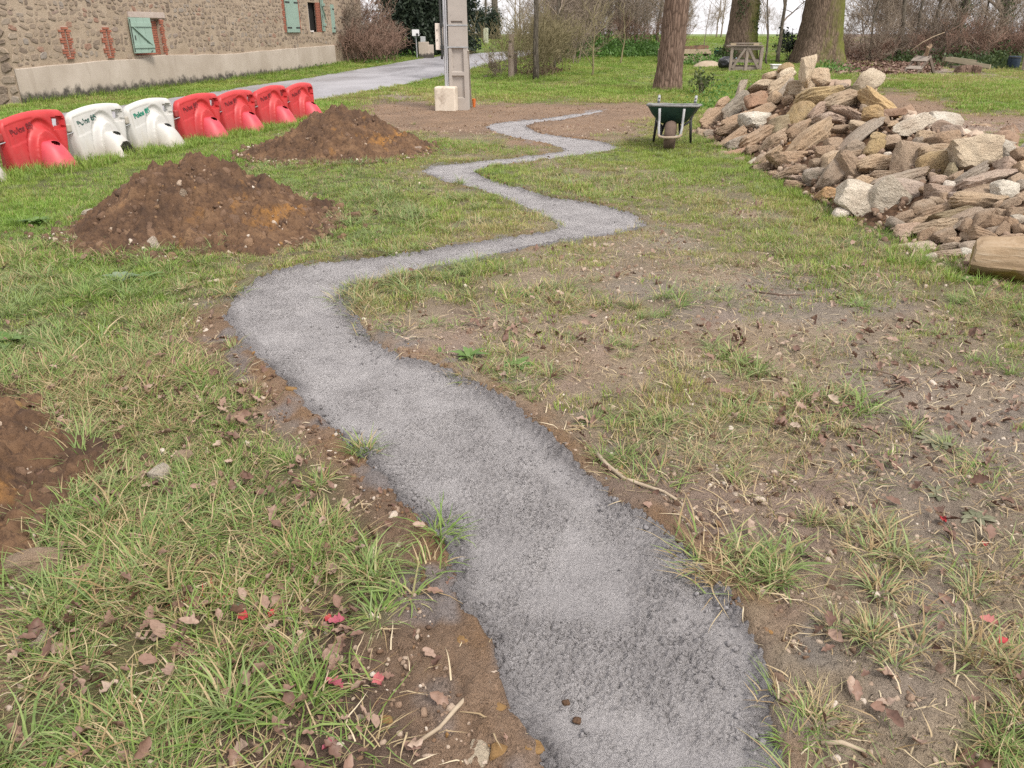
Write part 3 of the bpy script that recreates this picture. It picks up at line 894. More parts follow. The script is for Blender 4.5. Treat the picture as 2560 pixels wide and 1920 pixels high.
# first window: bricked recess, shutter standing ajar at its left
_a, _b, _c, _d = WN1
def bricks(parent, x0, x1, z0, z1, y, jog=0.0, bl=0.21, bh=0.062, skip=None):
    rs = random.Random(int(x0 * 100) + 3); z = z0; row = 0
    bm = {}
    while z + bh < z1 + 0.02:
        x = x0 - (bl / 2 if row % 2 else 0) - (jog if (row // 2) % 2 else 0); xe = x1 + (jog if (row // 2) % 2 else 0)
        while x < xe - 0.02:
            a, b = max(x, x0 - jog), min(x + bl, xe)
            if b - a > 0.04 and not (skip and skip(a, b, z)):
                key = round(b - a, 2)
                if key not in bm: bm[key] = MB().box((0, 0, 0), (key - 0.012, 0.04, bh - 0.012), jit=0.002).mesh('brick'); bm[key].materials.append(M_BRICK)
                o = bpy.data.objects.new('brick', bm[key]); o.parent = parent; COL.objects.link(o)
                o.location = ((a + b) / 2, y + rs.uniform(-0.004, 0.004), z + bh / 2)
            x += bl
        z += bh; row += 1
rec = MB().box(((_a + _b) / 2, 0.16, (_c + _d) / 2), (_b - _a, 0.05, _d - _c)).build('bricked_window', M_BRICKJ, bld)
bricks(rec, _a + 0.02, _b - 0.01, _c + 0.01, _d - 0.01, 0.130)
jam = MB().box((_b + 0.06, 0.012, (_c + _d) / 2), (0.13, 0.05, _d - _c + 0.04)).build('brick_jamb', M_BRICKJ, bld)
bricks(jam, _b + 0.005, _b + 0.115, _c - 0.01, _d, -0.016, 0.04, 0.11)
MB().box(((_a + _b) / 2 + 0.1, -0.012, _d + 0.10), (_b - _a + 0.3, 0.06, 0.15), jit=0.012).build('lintel', plain('pale_lintel_stone', (0.36, 0.29, 0.25), (0.48, 0.41, 0.36), 6, 0.9, 0.5, 25), bld)
_l0, _l1 = WP(313, 43)[0], WP(352, 43)[0]
shutter('shutter', _l0, _l0 + (_l1 - _l0) * 1.04, WP(338, 133)[1], WP(332, 44)[1], 3, True, None, R(-14), 'l', 0.04, -0.075)
for (a, b, c, d) in (SL1, SL2):
    sl = MB().box(((a + b) / 2, 0.20, (c + d) / 2), (b - a + 0.1, 0.06, d - c + 0.1)).build('slit_window', M_DARK, bld)
    bk = MB(); bk.box((a - 0.075, 0.0, (c + d) / 2), (0.148, 0.05, d - c)); bk.box((b + 0.075, 0.0, (c + d) / 2), (0.148, 0.05, d - c)); bk.box(((a + b) / 2, 0.0, d + 0.045), (0.25, 0.05, 0.085)); bk.box(((a + b) / 2, 0.0, c - 0.04), (0.25, 0.05, 0.08))
    bo = bk.build('brick_surround', M_BRICKJ, bld)
    rs = random.Random(3); z = c - 0.07; row = 0; bh = (d - c + 0.14) / 12
    while row < 12:
        wdt = (0.10, 0.10, 0.17, 0.17)[row % 4]
        for sd in (-1, 1):
            x = a - wdt / 2 if sd < 0 else b + wdt / 2
            if row in (0, 11):
                if sd > 0: continue
                x = (a + b) / 2; wdt = 0.24
            MB().box((x, -0.032, z + bh / 2), (wdt - 0.006, 0.04, bh - 0.014), jit=0.003).build('brick', M_BRICK, bo)
        z += bh; row += 1
# far windows
shutter('shutter', SHUT2[0], SHUT2[1], SHUT2[2], SHUT2[3], 4, False, (0.14, 0.88), 0, 'l', 0.04, -0.06)
for sd, x in ((-1, SHUT2[0] - 0.09), (1, SHUT2[1] + 0.09)):
    q = MB().box((x, 0.0, (SHUT2[2] + SHUT2[3]) / 2), (0.16, 0.05, SHUT2[3] - SHUT2[2])).build('brick_jamb', M_BRICKJ, bld)
    bricks(q, x - 0.06, x + 0.06, SHUT2[2], SHUT2[3], -0.026, 0.03, 0.11)
a, b, c, d = WN3
MB().box(((a + b) / 2, 0.18, (c + d) / 2), (b - a, 0.04, d - c)).build('window_back', M_DARK, bld)
wf = MB(); fx = a + 0.13; wf.box((fx, 0.10, (c + d) / 2), (0.10, 0.06, d - c)); wf.box((fx + 0.03, 0.02, c + 0.03), (0.2, 0.14, 0.06)); wf.build('window_frame', M_WPAINT, bld)
q = MB().box((b - 0.02, 0.06, (c + d) / 2), (0.6, 0.08, d - c)).build('brick_reveal', M_BRICKJ, bld)
bricks(q, b - 0.40, b + 0.26, c, d, 0.012)
_s = flat(794, 813, 0, 78)
shutter('shutter', b + 0.02, b + 0.02 + (_s[1] - _s[0]), _s[2], _s[3] + 0.1, 2, True, None, R(10), 'l', 0.04, -0.06)
# annexe wall with the last shutter, set a little further back past the corner
an = MB(); an.box((WL + 2.2, 1.6, 2.0), (4.4, 2.8, 4.6)); an.build('annexe_wall', M_MORTAR, bld)
_rs = np.random.default_rng(9); rest = MB(); tones = []
for _ in range(260):
    vs, fs = stone_mesh(stone_poly(_rs.uniform(WL + .1, WL + 4.2), _rs.uniform(0.8, 3.1), _rs.uniform(.12, .3), _rs.uniform(.08, .16), _rs), 0.02, _rs, (0, 0, 0), lambda s, z_, d_: (s, 0.2 + d_, z_))
    rest.add(vs, fs); tones += [_rs.random()] * len(vs)
me = rest.mesh('annexe_rubble'); add_attr(me, 'tone', 'FLOAT', tones); tag(new_obj('annexe_rubble', me, M_WSTONE, bld, smooth=True, sharp=40), kind='stuff')
_a3, _z3 = WP(846, 12); _b3, _ = WP(866, 12)
shutter('shutter', WL + 0.12, WL + 0.75, WP(856, 80)[1] - 0.02, _z3, 2, False, (0.16, 0.84), 0, 'l', 0.04, 0.15)
# rendered plinth
pm = MB(); NS = 60
ssv = np.linspace(0.0, WL, NS); base = [wall_base(s) - 0.3 for s in ssv]
top = [plinth_z(s) + 0.02 * float(noise2(s * 2, 0.5, 4)) for s in ssv]
vs = [(s, -0.075, b) for s, b in zip(ssv, base)] + [(s, -0.055, t) for s, t in zip(ssv, top)] + [(s, 0.02, t + 0.02) for s, t in zip(ssv, top)]
fs = []
for k in range(NS - 1): fs += [(k, k + 1, NS + k + 1, NS + k), (NS + k, NS + k + 1, 2 * NS + k + 1, 2 * NS + k)]
vs += [(0, 0.3, base[0]), (0, 0.02, base[0])]; fs += [(0, NS, 2 * NS, len(vs) - 1)]
pm.add(vs, fs); pm.build('plinth', M_RENDER, bld)

# ------------------------------------------------------------------ plastic road barriers
def plastic(name, c1, c2, dirt):
    n = NT(name); co = n.coord('Object')
    sx = n.n('ShaderNodeSeparateXYZ'); n.l(co, sx.inputs[0])
    f = n.noise(co, 4, 5, 0.65); g = n.noise(co, 90, 3, 0.6); s = n.noise(n.coord('Object', (9, 9, 0.8)), 1.5, 4, 0.65)
    c = n.mix(c1, c2, n.mrange(f, 0.35, 0.65))
    c = n.mix(c, dirt, n.mrange(s, 0.55, 0.78, 0, 0.45))
    low = n.math('SUBTRACT', n.math('MULTIPLY', f, 0.35), sx.outputs['Z'])
    c = n.mix(c, dirt, n.mrange(low, -0.10, 0.16, 0, 0.75))
    c = n.mix(c, (0.20, 0.15, 0.11), n.mrange(n.noise(co, 26, 5, 0.75), 0.64, 0.74, 0, 0.5))
    return n.finish(c, n.mrange(f, 0.3, 0.7, 0.38, 0.58), n.bump(g, 0.08, 0.004), 0.4)
M_RED = plastic('red_plastic', (0.40, 0.022, 0.026), (0.50, 0.045, 0.046), (0.25, 0.05, 0.045))
M_REDF = plastic('red_plastic_foot', (0.52, 0.045, 0.070), (0.60, 0.075, 0.10), (0.36, 0.07, 0.07))
M_WHITE = plastic('white_plastic', (0.45, 0.44, 0.42), (0.54, 0.53, 0.505), (0.34, 0.30, 0.24))
M_INKG = plain('green_ink', (0.01, 0.20, 0.13), (0.03, 0.30, 0.20), 30, 0.7, 0.0)
M_INKD = plain('dark_ink', (0.06, 0.025, 0.03), (0.17, 0.03, 0.035), 30, 0.7, 0.0)
M_STEEL = plain('galvanised_steel', (0.34, 0.35, 0.36), (0.50, 0.51, 0.52), 14, 0.45, 0.15, 60, 0.003, 0.5, metal=0.6)
BL, BH = 1.03, 0.66
def barrier_body():
    """blow-moulded panel: curved top, tapering ends, an arched hub round the foot, a hand hole right through"""
    nu, nv = 72, 56
    def outline(v):     # left/right x at relative height v
        l = 0.035 + 0.05 * (1 - v) ** 2 * 0.5 + 0.06 * max(0, v - 0.86) ** 1.0; r = BL - 0.03 - 0.16 * (1 - v) ** 1.6
        return l, r
    V = []; idx = {}
    u = np.linspace(0, 1, nu); v = np.linspace(0, 1, nv)
    for side in (0, 1):
        for j in range(nv):
            l, r = outline(v[j])
            for i in range(nu):
                x = l + (r - l) * u[i]
                zt = BH * (0.80 + 0.20 * math.sin(math.pi * min(1, 0.10 + 0.62 * u[i]) ** 0.9))
                zt -= 0.20 * max(0, 0.06 - u[i]) / 0.06 * 0.25 + 0.10 * max(0, u[i] - 0.93) / 0.07 * 0.5
                z = zt * v[j]
                e = min(1, min(u[i], 1 - u[i]) / 0.07); et = min(1, (1 - v[j]) / 0.12)
                th = 0.055 + 0.075 * (1 - v[j]) ** 1.2
                th *= math.sqrt(max(0.0, 1 - (1 - e) ** 2.2)) * math.sqrt(max(0.0, 1 - (1 - et) ** 2.2))
                y = th
                # arched hub
                q = math.hypot((x - 0.56) / 0.235, z / 0.475)
                if q < 1.0: y += 0.060 * min(1, (1 - q) / 0.09) * (1 if q > 0.66 else max(0.0, 1 - (0.66 - q) / 0.06))
                elif q < 1.22: y -= 0.030 * math.sin((q - 1) / 0.22 * math.pi)
                # printed panel recess
                if 0.10 < x < 0.50 and z > 0.60 * BH * (0.72 + 0.5 * x) and v[j] < 0.9: y -= 0.006
                if 0.755 < x < 0.925 and 0.415 < z < 0.565: y = min(y, 0.018)      # thin web round the hand hole
                idx[(side, j, i)] = len(V); V.append((x, -y if side == 0 else y, z))
    def hole(j, i):
        x0, _, z0 = V[idx[(0, j, i)]]
        return 0.79 < x0 < 0.89 and 0.445 < z0 < 0.535
    F = []; cells = {(j, i) for j in range(nv - 1) for i in range(nu - 1) if hole(j, i)}
    for side in (0, 1):
        for j in range(nv - 1):
            for i in range(nu - 1):
                if (j, i) in cells: continue
                f = (idx[(side, j, i)], idx[(side, j, i + 1)], idx[(side, j + 1, i + 1)], idx[(side, j + 1, i)])
                F.append(f if side == 0 else f[::-1])
    for (j, i) in cells:
        for dj, di, a, b in ((-1, 0, (j, i), (j, i + 1)), (1, 0, (j + 1, i + 1), (j + 1, i)), (0, -1, (j + 1, i), (j, i)), (0, 1, (j, i + 1), (j + 1, i + 1))):
            if (j + dj, i + di) not in cells:
                F.append((idx[(0, *a)], idx[(1, *a)], idx[(1, *b)], idx[(0, *b)]))
    for j in range(nv - 1):
        F.append((idx[(0, j, 0)], idx[(0, j + 1, 0)], idx[(1, j + 1, 0)], idx[(1, j, 0)]))
        F.append((idx[(0, j, nu - 1)], idx[(1, j, nu - 1)], idx[(1, j + 1, nu - 1)], idx[(0, j + 1, nu - 1)]))
    for i in range(nu - 1):
        F.append((idx[(0, nv - 1, i)], idx[(0, nv - 1, i + 1)], idx[(1, nv - 1, i + 1)], idx[(1, nv - 1, i)]))
        F.append((idx[(0, 0, i)], idx[(1, 0, i)], idx[(1, 0, i + 1)], idx[(0, 0, i + 1)]))
    me = bpy.data.meshes.new('body'); me.from_pydata(V, [], F); me.update(); return me
def barrier_foot(broken=False):
    """hollow slanted cone with an oval slot in its upper right flank"""
    na, nz = 56, 34; V = []; F = []
    for j in range(nz):
        t = j / (nz - 1)
        z = -0.02 + 0.345 * math.sin(t * math.pi / 2) ** 0.95
        r = 0.075 * math.sqrt(max(0, 1 - max(0, (t - 0.75) / 0.25) ** 2)) + 0.135 * (1 - t) ** 1.0
        yc = -0.115 - 0.13 * (1 - t)
        for i in range(na):
            a = 2 * math.pi * i / na
            V.append((0.56 + r * math.cos(a), yc + r * 1.05 * math.sin(a), z))
    for j in range(nz - 1):
        for i in range(na):
            i2 = (i + 1) % na; a = 2 * math.pi * (i + 0.5) / na; t = (j + 0.5) / nz
            da = (a - R(278) + math.pi) % (2 * math.pi) - math.pi
            if (da / 0.55) ** 2 + ((t - 0.76) / 0.13) ** 2 < 1: continue
            if broken and ((da / 0.75) ** 2 + ((t - 0.22) / 0.20) ** 2 < 1 or (t < 0.12 and abs(da) < 0.5)): continue
            F.append((j * na + i, j * na + i2, (j + 1) * na + i2, (j + 1) * na + i))
    F.append(tuple((nz - 1) * na + i for i in range(na)))
    me = bpy.data.meshes.new('foot'); me.from_pydata(V, [], F); me.update(); return me
def text_mesh(body, size, seed, wear):
    cu = bpy.data.curves.new('lettering', 'FONT'); cu.body = body; cu.size = size; cu.extrude = 0.0015; cu.offset = 0.003; cu.space_character = 1.02
    o = bpy.data.objects.new('lettering', cu); COL.objects.link(o)
    bpy.context.view_layer.update()
    me = bpy.data.meshes.new_from_object(o.evaluated_get(bpy.context.evaluated_depsgraph_get()))
    bpy.data.objects.remove(o); bpy.data.curves.remove(cu)
    return me
def ink_mat(name, c1, c2, amount):
    """stencil ink worn away in flakes"""
    n = NT(name); co = n.coord('Object')
    w = n.noise(co, 22, 4, 0.7)
    n.finish(n.mix(c1, c2, n.mrange(n.noise(co, 30, 3), .4, .6)), 0.7)
    tr = n.n('ShaderNodeBsdfTransparent'); mx = n.n('ShaderNodeMixShader')
    n.l(n.mrange(w, amount - 0.03, amount + 0.03), mx.inputs[0]); n.l(tr.outputs[0], mx.inputs[1]); n.l(n.b.outputs[0], mx.inputs[2]); n.l(mx.outputs[0], n.out.inputs[0])
    return n.m
INK = {'g': ink_mat('worn_green_ink', (0.0, 0.16, 0.10), (0.02, 0.26, 0.17), 0.43), 'k': ink_mat('worn_black_green_ink', (0.01, 0.05, 0.045), (0.02, 0.12, 0.09), 0.50), 'r': ink_mat('worn_dark_ink_on_red', (0.13, 0.022, 0.028), (0.22, 0.035, 0.04), 0.48)}
BODY = barrier_body(); FOOT = barrier_foot(); FOOTB = barrier_foot(True)
for _m in (BODY, FOOT, FOOTB):
    _m.polygons.foreach_set('use_smooth', np.ones(len(_m.polygons), bool)); _m.set_sharp_from_angle(angle=R(38))
def with_mat(me, mat):
    m = me.copy(); m.materials.clear(); m.materials.append(mat); return m
MESHES = {c: (with_mat(BODY, b), with_mat(FOOT, f), with_mat(FOOTB, f)) for c, b, f in (('red', M_RED, M_REDF), ('white', M_WHITE, M_WHITE))}
TXT = text_mesh('Polos 85', 0.092, 1, 0.5)
rodm = MB(); rodm.tube([(0, 0, 0), (0.06, -0.02, 0.0), (0.14, -0.03, 0.012), (0.19, -0.02, 0.02)], 0.006, 6); rodm.lathe([(0, -0.014), (0.016, -0.01), (0.016, 0.01), (0, 0.014)], 10, (0.19, -0.02, 0.02)); RODM = rodm.mesh('linking_rod'); RODM.materials.append(M_STEEL)
lugm = MB(); lugm.box((0, 0, 0), (0.07, 0.08, 0.10)); LUG = lugm.mesh('coupling_lug')
P0 = GP(13, 434); P1 = GP(790, 291)
P0 = Vector((P0.x, P0.y, 0)); P1 = Vector((P1.x, P1.y, 0)); bd = (P1 - P0).normalized(); pitch = (P1 - P0).length / 7
BARS = [(-1, 'white', 'white road barrier cut off by the left edge of the picture', 'g'),
        (0, 'red', 'red road barrier nearest the camera, right of the cut-off white one', 'r'),
        (1, 'white', 'white road barrier with a broken foot and faded black lettering', 'k'),
        (2, 'white', 'white road barrier with clear green lettering and an intact foot', 'g'),
        (3, 'red', 'red road barrier directly behind the two white barriers', 'r'),
        (4, 'red', 'red road barrier, third from the far end of the row', 'r'),
        (5, 'red', 'red road barrier, last but one at the far end of the row', 'r'),
        (6, 'red', 'red road barrier at the far end of the row beside the road', 'r')]
for k, colr, lab, ink in BARS:
    rs = random.Random(k + 40)
    p = P0 + bd * (pitch * k)
    rz = math.atan2(bd.y, bd.x) + rs.uniform(-0.05, 0.05)
    t = thing('road_barrier', lab, 'barrier', (p.x, p.y, float(terrain(p.x, p.y)) - 0.02), rz, 'plastic barriers in a row beside the road')
    t.rotation_euler = (rs.uniform(-0.03, 0.02), rs.uniform(-0.015, 0.015), rz)
    body, foot, footb = MESHES[colr]
    o = bpy.data.objects.new('body', body); o.parent = t; COL.objects.link(o)
    o = bpy.data.objects.new('foot', footb if k == 1 else foot); o.parent = t; COL.objects.link(o)
    if k == 1: o['label'] = 'broken foot with its lower flank torn open'
    tm = with_mat(TXT, INK[ink]); o = bpy.data.objects.new('lettering', tm); o.parent = t; COL.objects.link(o)
    o.location = (0.15, -0.071, 0.425); o.rotation_euler = (R(85), R(-11), 0)
    o = bpy.data.objects.new('coupling_lug', with_mat(LUG, M_WHITE if colr == 'white' else M_RED)); o.parent = t; COL.objects.link(o); o.location = (0.02, -0.02, 0.42)
    b = o.modifiers.new('bevel', 'BEVEL'); b.width = 0.02; b.segments = 3
    o = bpy.data.objects.new('linking_rod', RODM); o.parent = t; COL.objects.link(o); o.location = (-0.10, -0.03, 0.35)

# ------------------------------------------------------------------ concrete power pole and what hangs on it
PB = GP(1150, 274)
pole = thing('power_pole', 'tall concrete power pole with recessed panels beside the lane', 'power pole', (PB.x, PB.y, PB.z), R(-8))
M_PCON = plain('pole_concrete', (0.33, 0.295, 0.265), (0.42, 0.380, 0.345), 2.5, 0.9, 0.25, 60, 0.006, 0.2, spots=(16, 0.63, 0.72, (0.14, 0.125, 0.115)))
def zpx(py, Y): return at_y(1150, py, Y)[2] - PB.z
def build_pole():
    m = MB(); Y = PB.y - 0.15; top = 8.5
    def hw(z): return 0.195 - 0.0115 * z
    dep = 0.24
    # recesses on the front face: solid frame strips and sunk panels, stacked
    rec = [(zpx(246, Y), zpx(189, Y)), (zpx(181, Y), zpx(120, Y)), (zpx(60, Y), zpx(52, Y))]
    z = 2.35
    while z < 8: rec.append((z, z + 0.75)); z += 1.0
    cuts = [-0.3]
    for a, b in rec: cuts += [a, b]
    cuts.append(top)
    fr = 0.055; dy = 0.05
    for i in range(len(cuts) - 1):
        a, b = cuts[i], cuts[i + 1]; wa, wb = hw(a), hw(b)
        recessed = i % 2 == 1
        if not recessed:
            m.add([(-wa, -dep / 2, a), (wa, -dep / 2, a), (wb, -dep / 2, b), (-wb, -dep / 2, b)], [(0, 1, 2, 3)])
        else:
            ia, ib = wa - fr, wb - fr; y0, y1 = -dep / 2, -dep / 2 + dy
            m.add([(-wa, y0, a), (-ia, y0, a), (-ib, y0, b), (-wb, y0, b)], [(0, 1, 2, 3)])
            m.add([(ia, y0, a), (wa, y0, a), (wb, y0, b), (ib, y0, b)], [(0, 1, 2, 3)])
            s = 0.02
            m.add([(-ia, y0, a), (ia, y0, a), (ib, y0, b), (-ib, y0, b), (-ia + s, y1, a + s), (ia - s, y1, a + s), (ib - s, y1, b - s), (-ib + s, y1, b - s)],
                  [(4, 5, 6, 7), (0, 1, 5, 4), (1, 2, 6, 5), (2, 3, 7, 6), (3, 0, 4, 7)])
        m.add([(-wa, dep / 2, a), (wa, dep / 2, a), (wb, dep / 2, b), (-wb, dep / 2, b)], [(0, 3, 2, 1)])
        m.add([(-wa, -dep / 2, a), (-wa, dep / 2, a), (-wb, dep / 2, b), (-wb, -dep / 2, b)], [(0, 3, 2, 1)])
        m.add([(wa, -dep / 2, a), (wa, dep / 2, a), (wb, dep / 2, b), (wb, -dep / 2, b)], [(0, 1, 2, 3)])
    m.build('shaft', M_PCON, pole)
    M_CH = plain('zinc_channel', (0.40, 0.40, 0.42), (0.50, 0.50, 0.52), 4, 0.5, 0.1, 40, 0.004, 0.4, metal=0.25)
    c = MB(); x = -0.245
    c.box((x, -0.06, 1.7), (0.075, 0.13, 3.4)); c.box((x - 0.005, -0.135, 1.7), (0.03, 0.02, 3.4)); c.box((x + 0.034, -0.135, 1.7), (0.018, 0.03, 3.4))
    c.build('cable_channel', M_CH, pole, bevel=0.004)
    for py in (63, 118):
        zb = zpx(py, Y); w = hw(zb) + 0.004
        b = MB(); b.box((-0.03, -dep / 2 - 0.006, zb), (2 * w + 0.13, 0.006, 0.022)); b.box((w, 0, zb), (0.006, dep + 0.014, 0.022)); b.build('steel_band', M_STEEL, pole)
    k = MB(); k.tube([(-0.325, -0.17, 4.2), (-0.32, -0.175, 2.2), (-0.305, -0.19, 1.5), (-0.295, -0.20, 1.1), (-0.31, -0.20, zpx(148, Y))], 0.022, 8)
    k.build('cable', M_IRON, pole, smooth=True)
    for py in (63, 118):
        MB().box((-0.30, -0.19, zpx(py, Y)), (0.06, 0.06, 0.07)).build('cable_clamp', M_IRON, pole, bevel=0.008)
    mb = MB(); mb.box((-0.365, 0.02, (zpx(58, Y) + zpx(125, Y)) / 2), (0.15, 0.36, zpx(58, Y) - zpx(125, Y)))
    cab = mb.build('meter_cabinet', plain('cream_cabinet', (0.66, 0.58, 0.50), (0.74, 0.67, 0.60), 3, 0.5, 0.05), pole, bevel=0.008)
    for py in (75, 100): MB().box((-0.40, -0.165, zpx(py, Y)), (0.01, 0.012, 0.03)).build('hinge', M_IRON, cab)
    # cast footing collar round the foot of the channel
    f = MB(); n = 16; prof = [(-0.52, -0.42), (-0.52, -0.10), (-0.30, -0.05)]
    x0, x1 = -0.46, -0.02; zt = 0.47
    f.box(((x0 + x1) / 2, -0.22, zt / 2 - 0.1), (x1 - x0, 0.30, zt + 0.2))
    f.build('footing_collar', plain('cream_footing', (0.56, 0.49, 0.40), (0.68, 0.61, 0.52), 2.5, 0.85, 0.15, 30, 0.006, 0.2, spots=(5, 0.50, 0.70, (0.33, 0.27, 0.21))), pole, bevel=0.03)
build_pole()
ps = GP(1178, 268)
stk = MB(); stk.bar((ps.x, ps.y, ps.z), (PB.x + 0.20, PB.y - 0.02, 1.15), 0.035, 0.02)
tag(stk.build('leaning_batten', wood('grey_batten', (0.36, 0.32, 0.28), (0.50, 0.46, 0.41), 'z')), 'thin pale batten leaning against the right side of the power pole', 'batten')
g = GP(1170, 266); sp = thing('green_shovel_blade', 'small green tool blade resting against the foot of the power pole', 'tool', (g.x, g.y - 0.1, g.z))
m = MB(); prof = [(-0.075, 0), (0.075, 0), (0.085, 0.1), (0.07, 0.17), (0.03, 0.21), (-0.03, 0.21), (-0.07, 0.17), (-0.085, 0.1)]
n = len(prof); m.add([(x, -0.06 + z * 0.25, z) for x, z in prof] + [(x, -0.05 + z * 0.25, z) for x, z in prof], [tuple(range(n)), tuple(range(2 * n - 1, n - 1, -1))] + [(k, (k + 1) % n, n + (k + 1) % n, n + k) for k in range(n)])
m.build('blade', plain('green_enamel', (0.03, 0.13, 0.08), (0.05, 0.20, 0.12), 8, 0.5), sp)
mm = MB(); mm.tube([(0, 0, 0.18), (0.0, 0.06, 0.75)], 0.012, 8); mm.build('handle', M_IRON, sp)
g = GP(1185, 268); oc = thing('orange_tool', 'small orange plastic tool standing on the soil right of the power pole', 'tool', (g.x, g.y, g.z))
m = MB(); m.lathe([(0.0, 0), (0.028, 0), (0.042, 0.17), (0.034, 0.175), (0.0, 0.16)], 14); m.build('cup', plain('orange_plastic', (0.48, 0.12, 0.03), (0.60, 0.18, 0.05), 8, 0.5), oc, smooth=True, sharp=40)
m = MB(); m.tube([(0.03, 0, 0.15), (0.05, 0, 0.27), (0.035, 0, 0.31), (0.01, 0, 0.28)], 0.006, 6); m.build('hook', M_IRON, oc)

# ------------------------------------------------------------------ wheelbarrow facing the camera
WBp = GP(1679, 381)
wb = thing('wheelbarrow', 'dark green wheelbarrow with cement-crusted rim standing nose-on by the stone pile', 'wheelbarrow', (WBp.x, WBp.y + 0.20, WBp.z), R(-14))
M_TRAY = plain('dark_green_tray', (0.014, 0.042, 0.034), (0.030, 0.078, 0.060), 6, 0.5, 0.2, 50, 0.004, 0.4, spots=(20, 0.66, 0.74, (0.25, 0.25, 0.24)))
M_CRUST = plain('dried_cement', (0.16, 0.16, 0.155), (0.27, 0.265, 0.26), 14, 0.95, 0.6, 60)
M_TYRE = plain('muddy_tyre', (0.095, 0.066, 0.052), (0.16, 0.115, 0.09), 12, 0.9, 0.5, 60)
M_GREY = plain('cement_splashed_tube', (0.26, 0.265, 0.27), (0.40, 0.40, 0.40), 10, 0.6, 0.3, 40, 0.004, 0.3)
M_RUST = plain('muddy_hoop', (0.26, 0.20, 0.14), (0.38, 0.31, 0.24), 14, 0.85, 0.3, 40)
def build_barrow():
    wr = 0.195
    # tyre with tread
    ty = MB(); N, n = 40, 14; base = 0
    for k in range(N):
        a = 2 * math.pi * k / N
        for j in range(n):
            b = 2 * math.pi * j / n; rr = wr - 0.052 + 0.052 * math.cos(b) + (0.005 if (k % 2 and abs(b) < 0.9) else 0)
            ty.v.append((0.078 * math.sin(b), rr * math.sin(a), wr + rr * math.cos(a)))
    for k in range(N):
        for j in range(n):
            k2, j2 = (k + 1) % N, (j + 1) % n; ty.f.append((k * n + j, k2 * n + j, k2 * n + j2, k * n + j2))
    w = ty.build('tyre', M_TYRE, wb, smooth=True)
    rm = MB(); rm.tube([(-0.03, 0, wr), (0.03, 0, wr)], 0.10, 20); rm.tube([(-0.16, 0, wr), (0.16, 0, wr)], 0.012, 8); rm.build('rim', M_GREY, w)
    # tray: lofted rounded rectangles, open top
    tr = MB(); secs = [(0.60, 0.58, 0.17, 0.62, 0.05), (0.50, 0.50, 0.13, 0.66, 0.05), (0.34, 0.36, 0.05, 0.74, 0.05)]
    def ring(z, hw, yf, yb, r, inset=0.0):
        pts = []
        hwf = hw * 0.93
        for (cx, cy, a0) in ((hw - r, yb - r, 0), (-hw + r, yb - r, 90), (-hwf + r, yf + r, 180), (hwf - r, yf + r, 270)):
            for q in range(5):
                a = R(a0 + q * 22.5); ry = cy + r * math.sin(a); pts.append((cx + r * math.cos(a), ry, z + (0.015 - 0.06 * ry) * (z > 0.4)))
        return pts
    prof = [(0.335, 0.16, 0.20, 0.62, 0.06), (0.36, 0.21, 0.13, 0.66, 0.08), (0.46, 0.30, 0.02, 0.80, 0.09), (0.565, 0.365, -0.06, 0.92, 0.09)]
    rings = [ring(*p) for p in prof]; inner = [ring(p[0] + 0.006, p[1] - 0.006, p[2] + 0.006, p[3] - 0.006, p[4]) for p in prof]
    n = len(rings[0]); vs = [v for r_ in rings for v in r_] + [v for r_ in inner for v in r_]; fs = []; o = len(prof) * n
    for i in range(len(prof) - 1):
        for k in range(n):
            k2 = (k + 1) % n; fs.append((i * n + k, i * n + k2, (i + 1) * n + k2, (i + 1) * n + k)); fs.append((o + i * n + k, o + (i + 1) * n + k, o + (i + 1) * n + k2, o + i * n + k2))
    fs.append(tuple(range(n))[::-1]); fs.append(tuple(o + k for k in range(n)))
    tr.add(vs, fs); tray = tr.build('tray', M_TRAY, wb, smooth=True, sharp=50)
    # rolled rim with a crust of cement
    cr = MB(); loop = rings[-1] + [rings[-1][0]]
    pts = []; rad = []
    for i in range(len(loop) - 1):
        a, b = Vector(loop[i]), Vector(loop[i + 1])
        for q in range(4):
            p = a.lerp(b, q / 4); nn = float(noise3(p.x * 14, p.y * 14, p.z, 3)); pts.append(p + Vector((0, 0, 0.006 + 0.008 * nn))); rad.append(0.016 + 0.007 * nn)
    pts.append(pts[0]); rad.append(rad[0]); cr.tube(pts, rad, 8, False); cr.build('cement_crust', M_CRUST, tray, smooth=True)
    # galvanised frame: two flat struts up the nose, hoop in front of the wheel
    for sd in (-1, 1):
        st = MB(); x = 0.155 * sd
        st.tube([(x * 0.92, -0.19, 0.225), (x, -0.12, 0.30), (x * 1.02, -0.075, 0.42), (x * 1.06, -0.085, 0.555)], 0.017, 8); st.build('nose_strut', M_GREY, wb, smooth=True)
        lg = MB(); lg.tube([(0.24 * sd, 0.55, 0.36), (0.27 * sd, 0.66, 0.0)], 0.018, 8); lg.tube([(0.24 * sd, 0.80, 0.36), (0.27 * sd, 0.68, 0.0)], 0.018, 8); lg.tube([(0.27 * sd, 0.60, 0.005), (0.27 * sd, 0.74, 0.005)], 0.018, 8); lg.build('leg', M_IRON, wb, smooth=True)
        br = MB(); br.tube([(0.13 * sd, -0.02, wr), (0.14 * sd, 0.2, 0.30), (0.24 * sd, 0.55, 0.34), (0.26 * sd, 0.9, 0.40), (0.27 * sd, 1.25, 0.585)], 0.017, 8); br.build('side_rail', M_IRON, wb, smooth=True)
        hd = MB(); hd.tube([(0.268 * sd, 1.18, 0.545), (0.275 * sd, 1.34, 0.615)], 0.021, 10); hd.build('grip', M_GREY, wb, smooth=True)
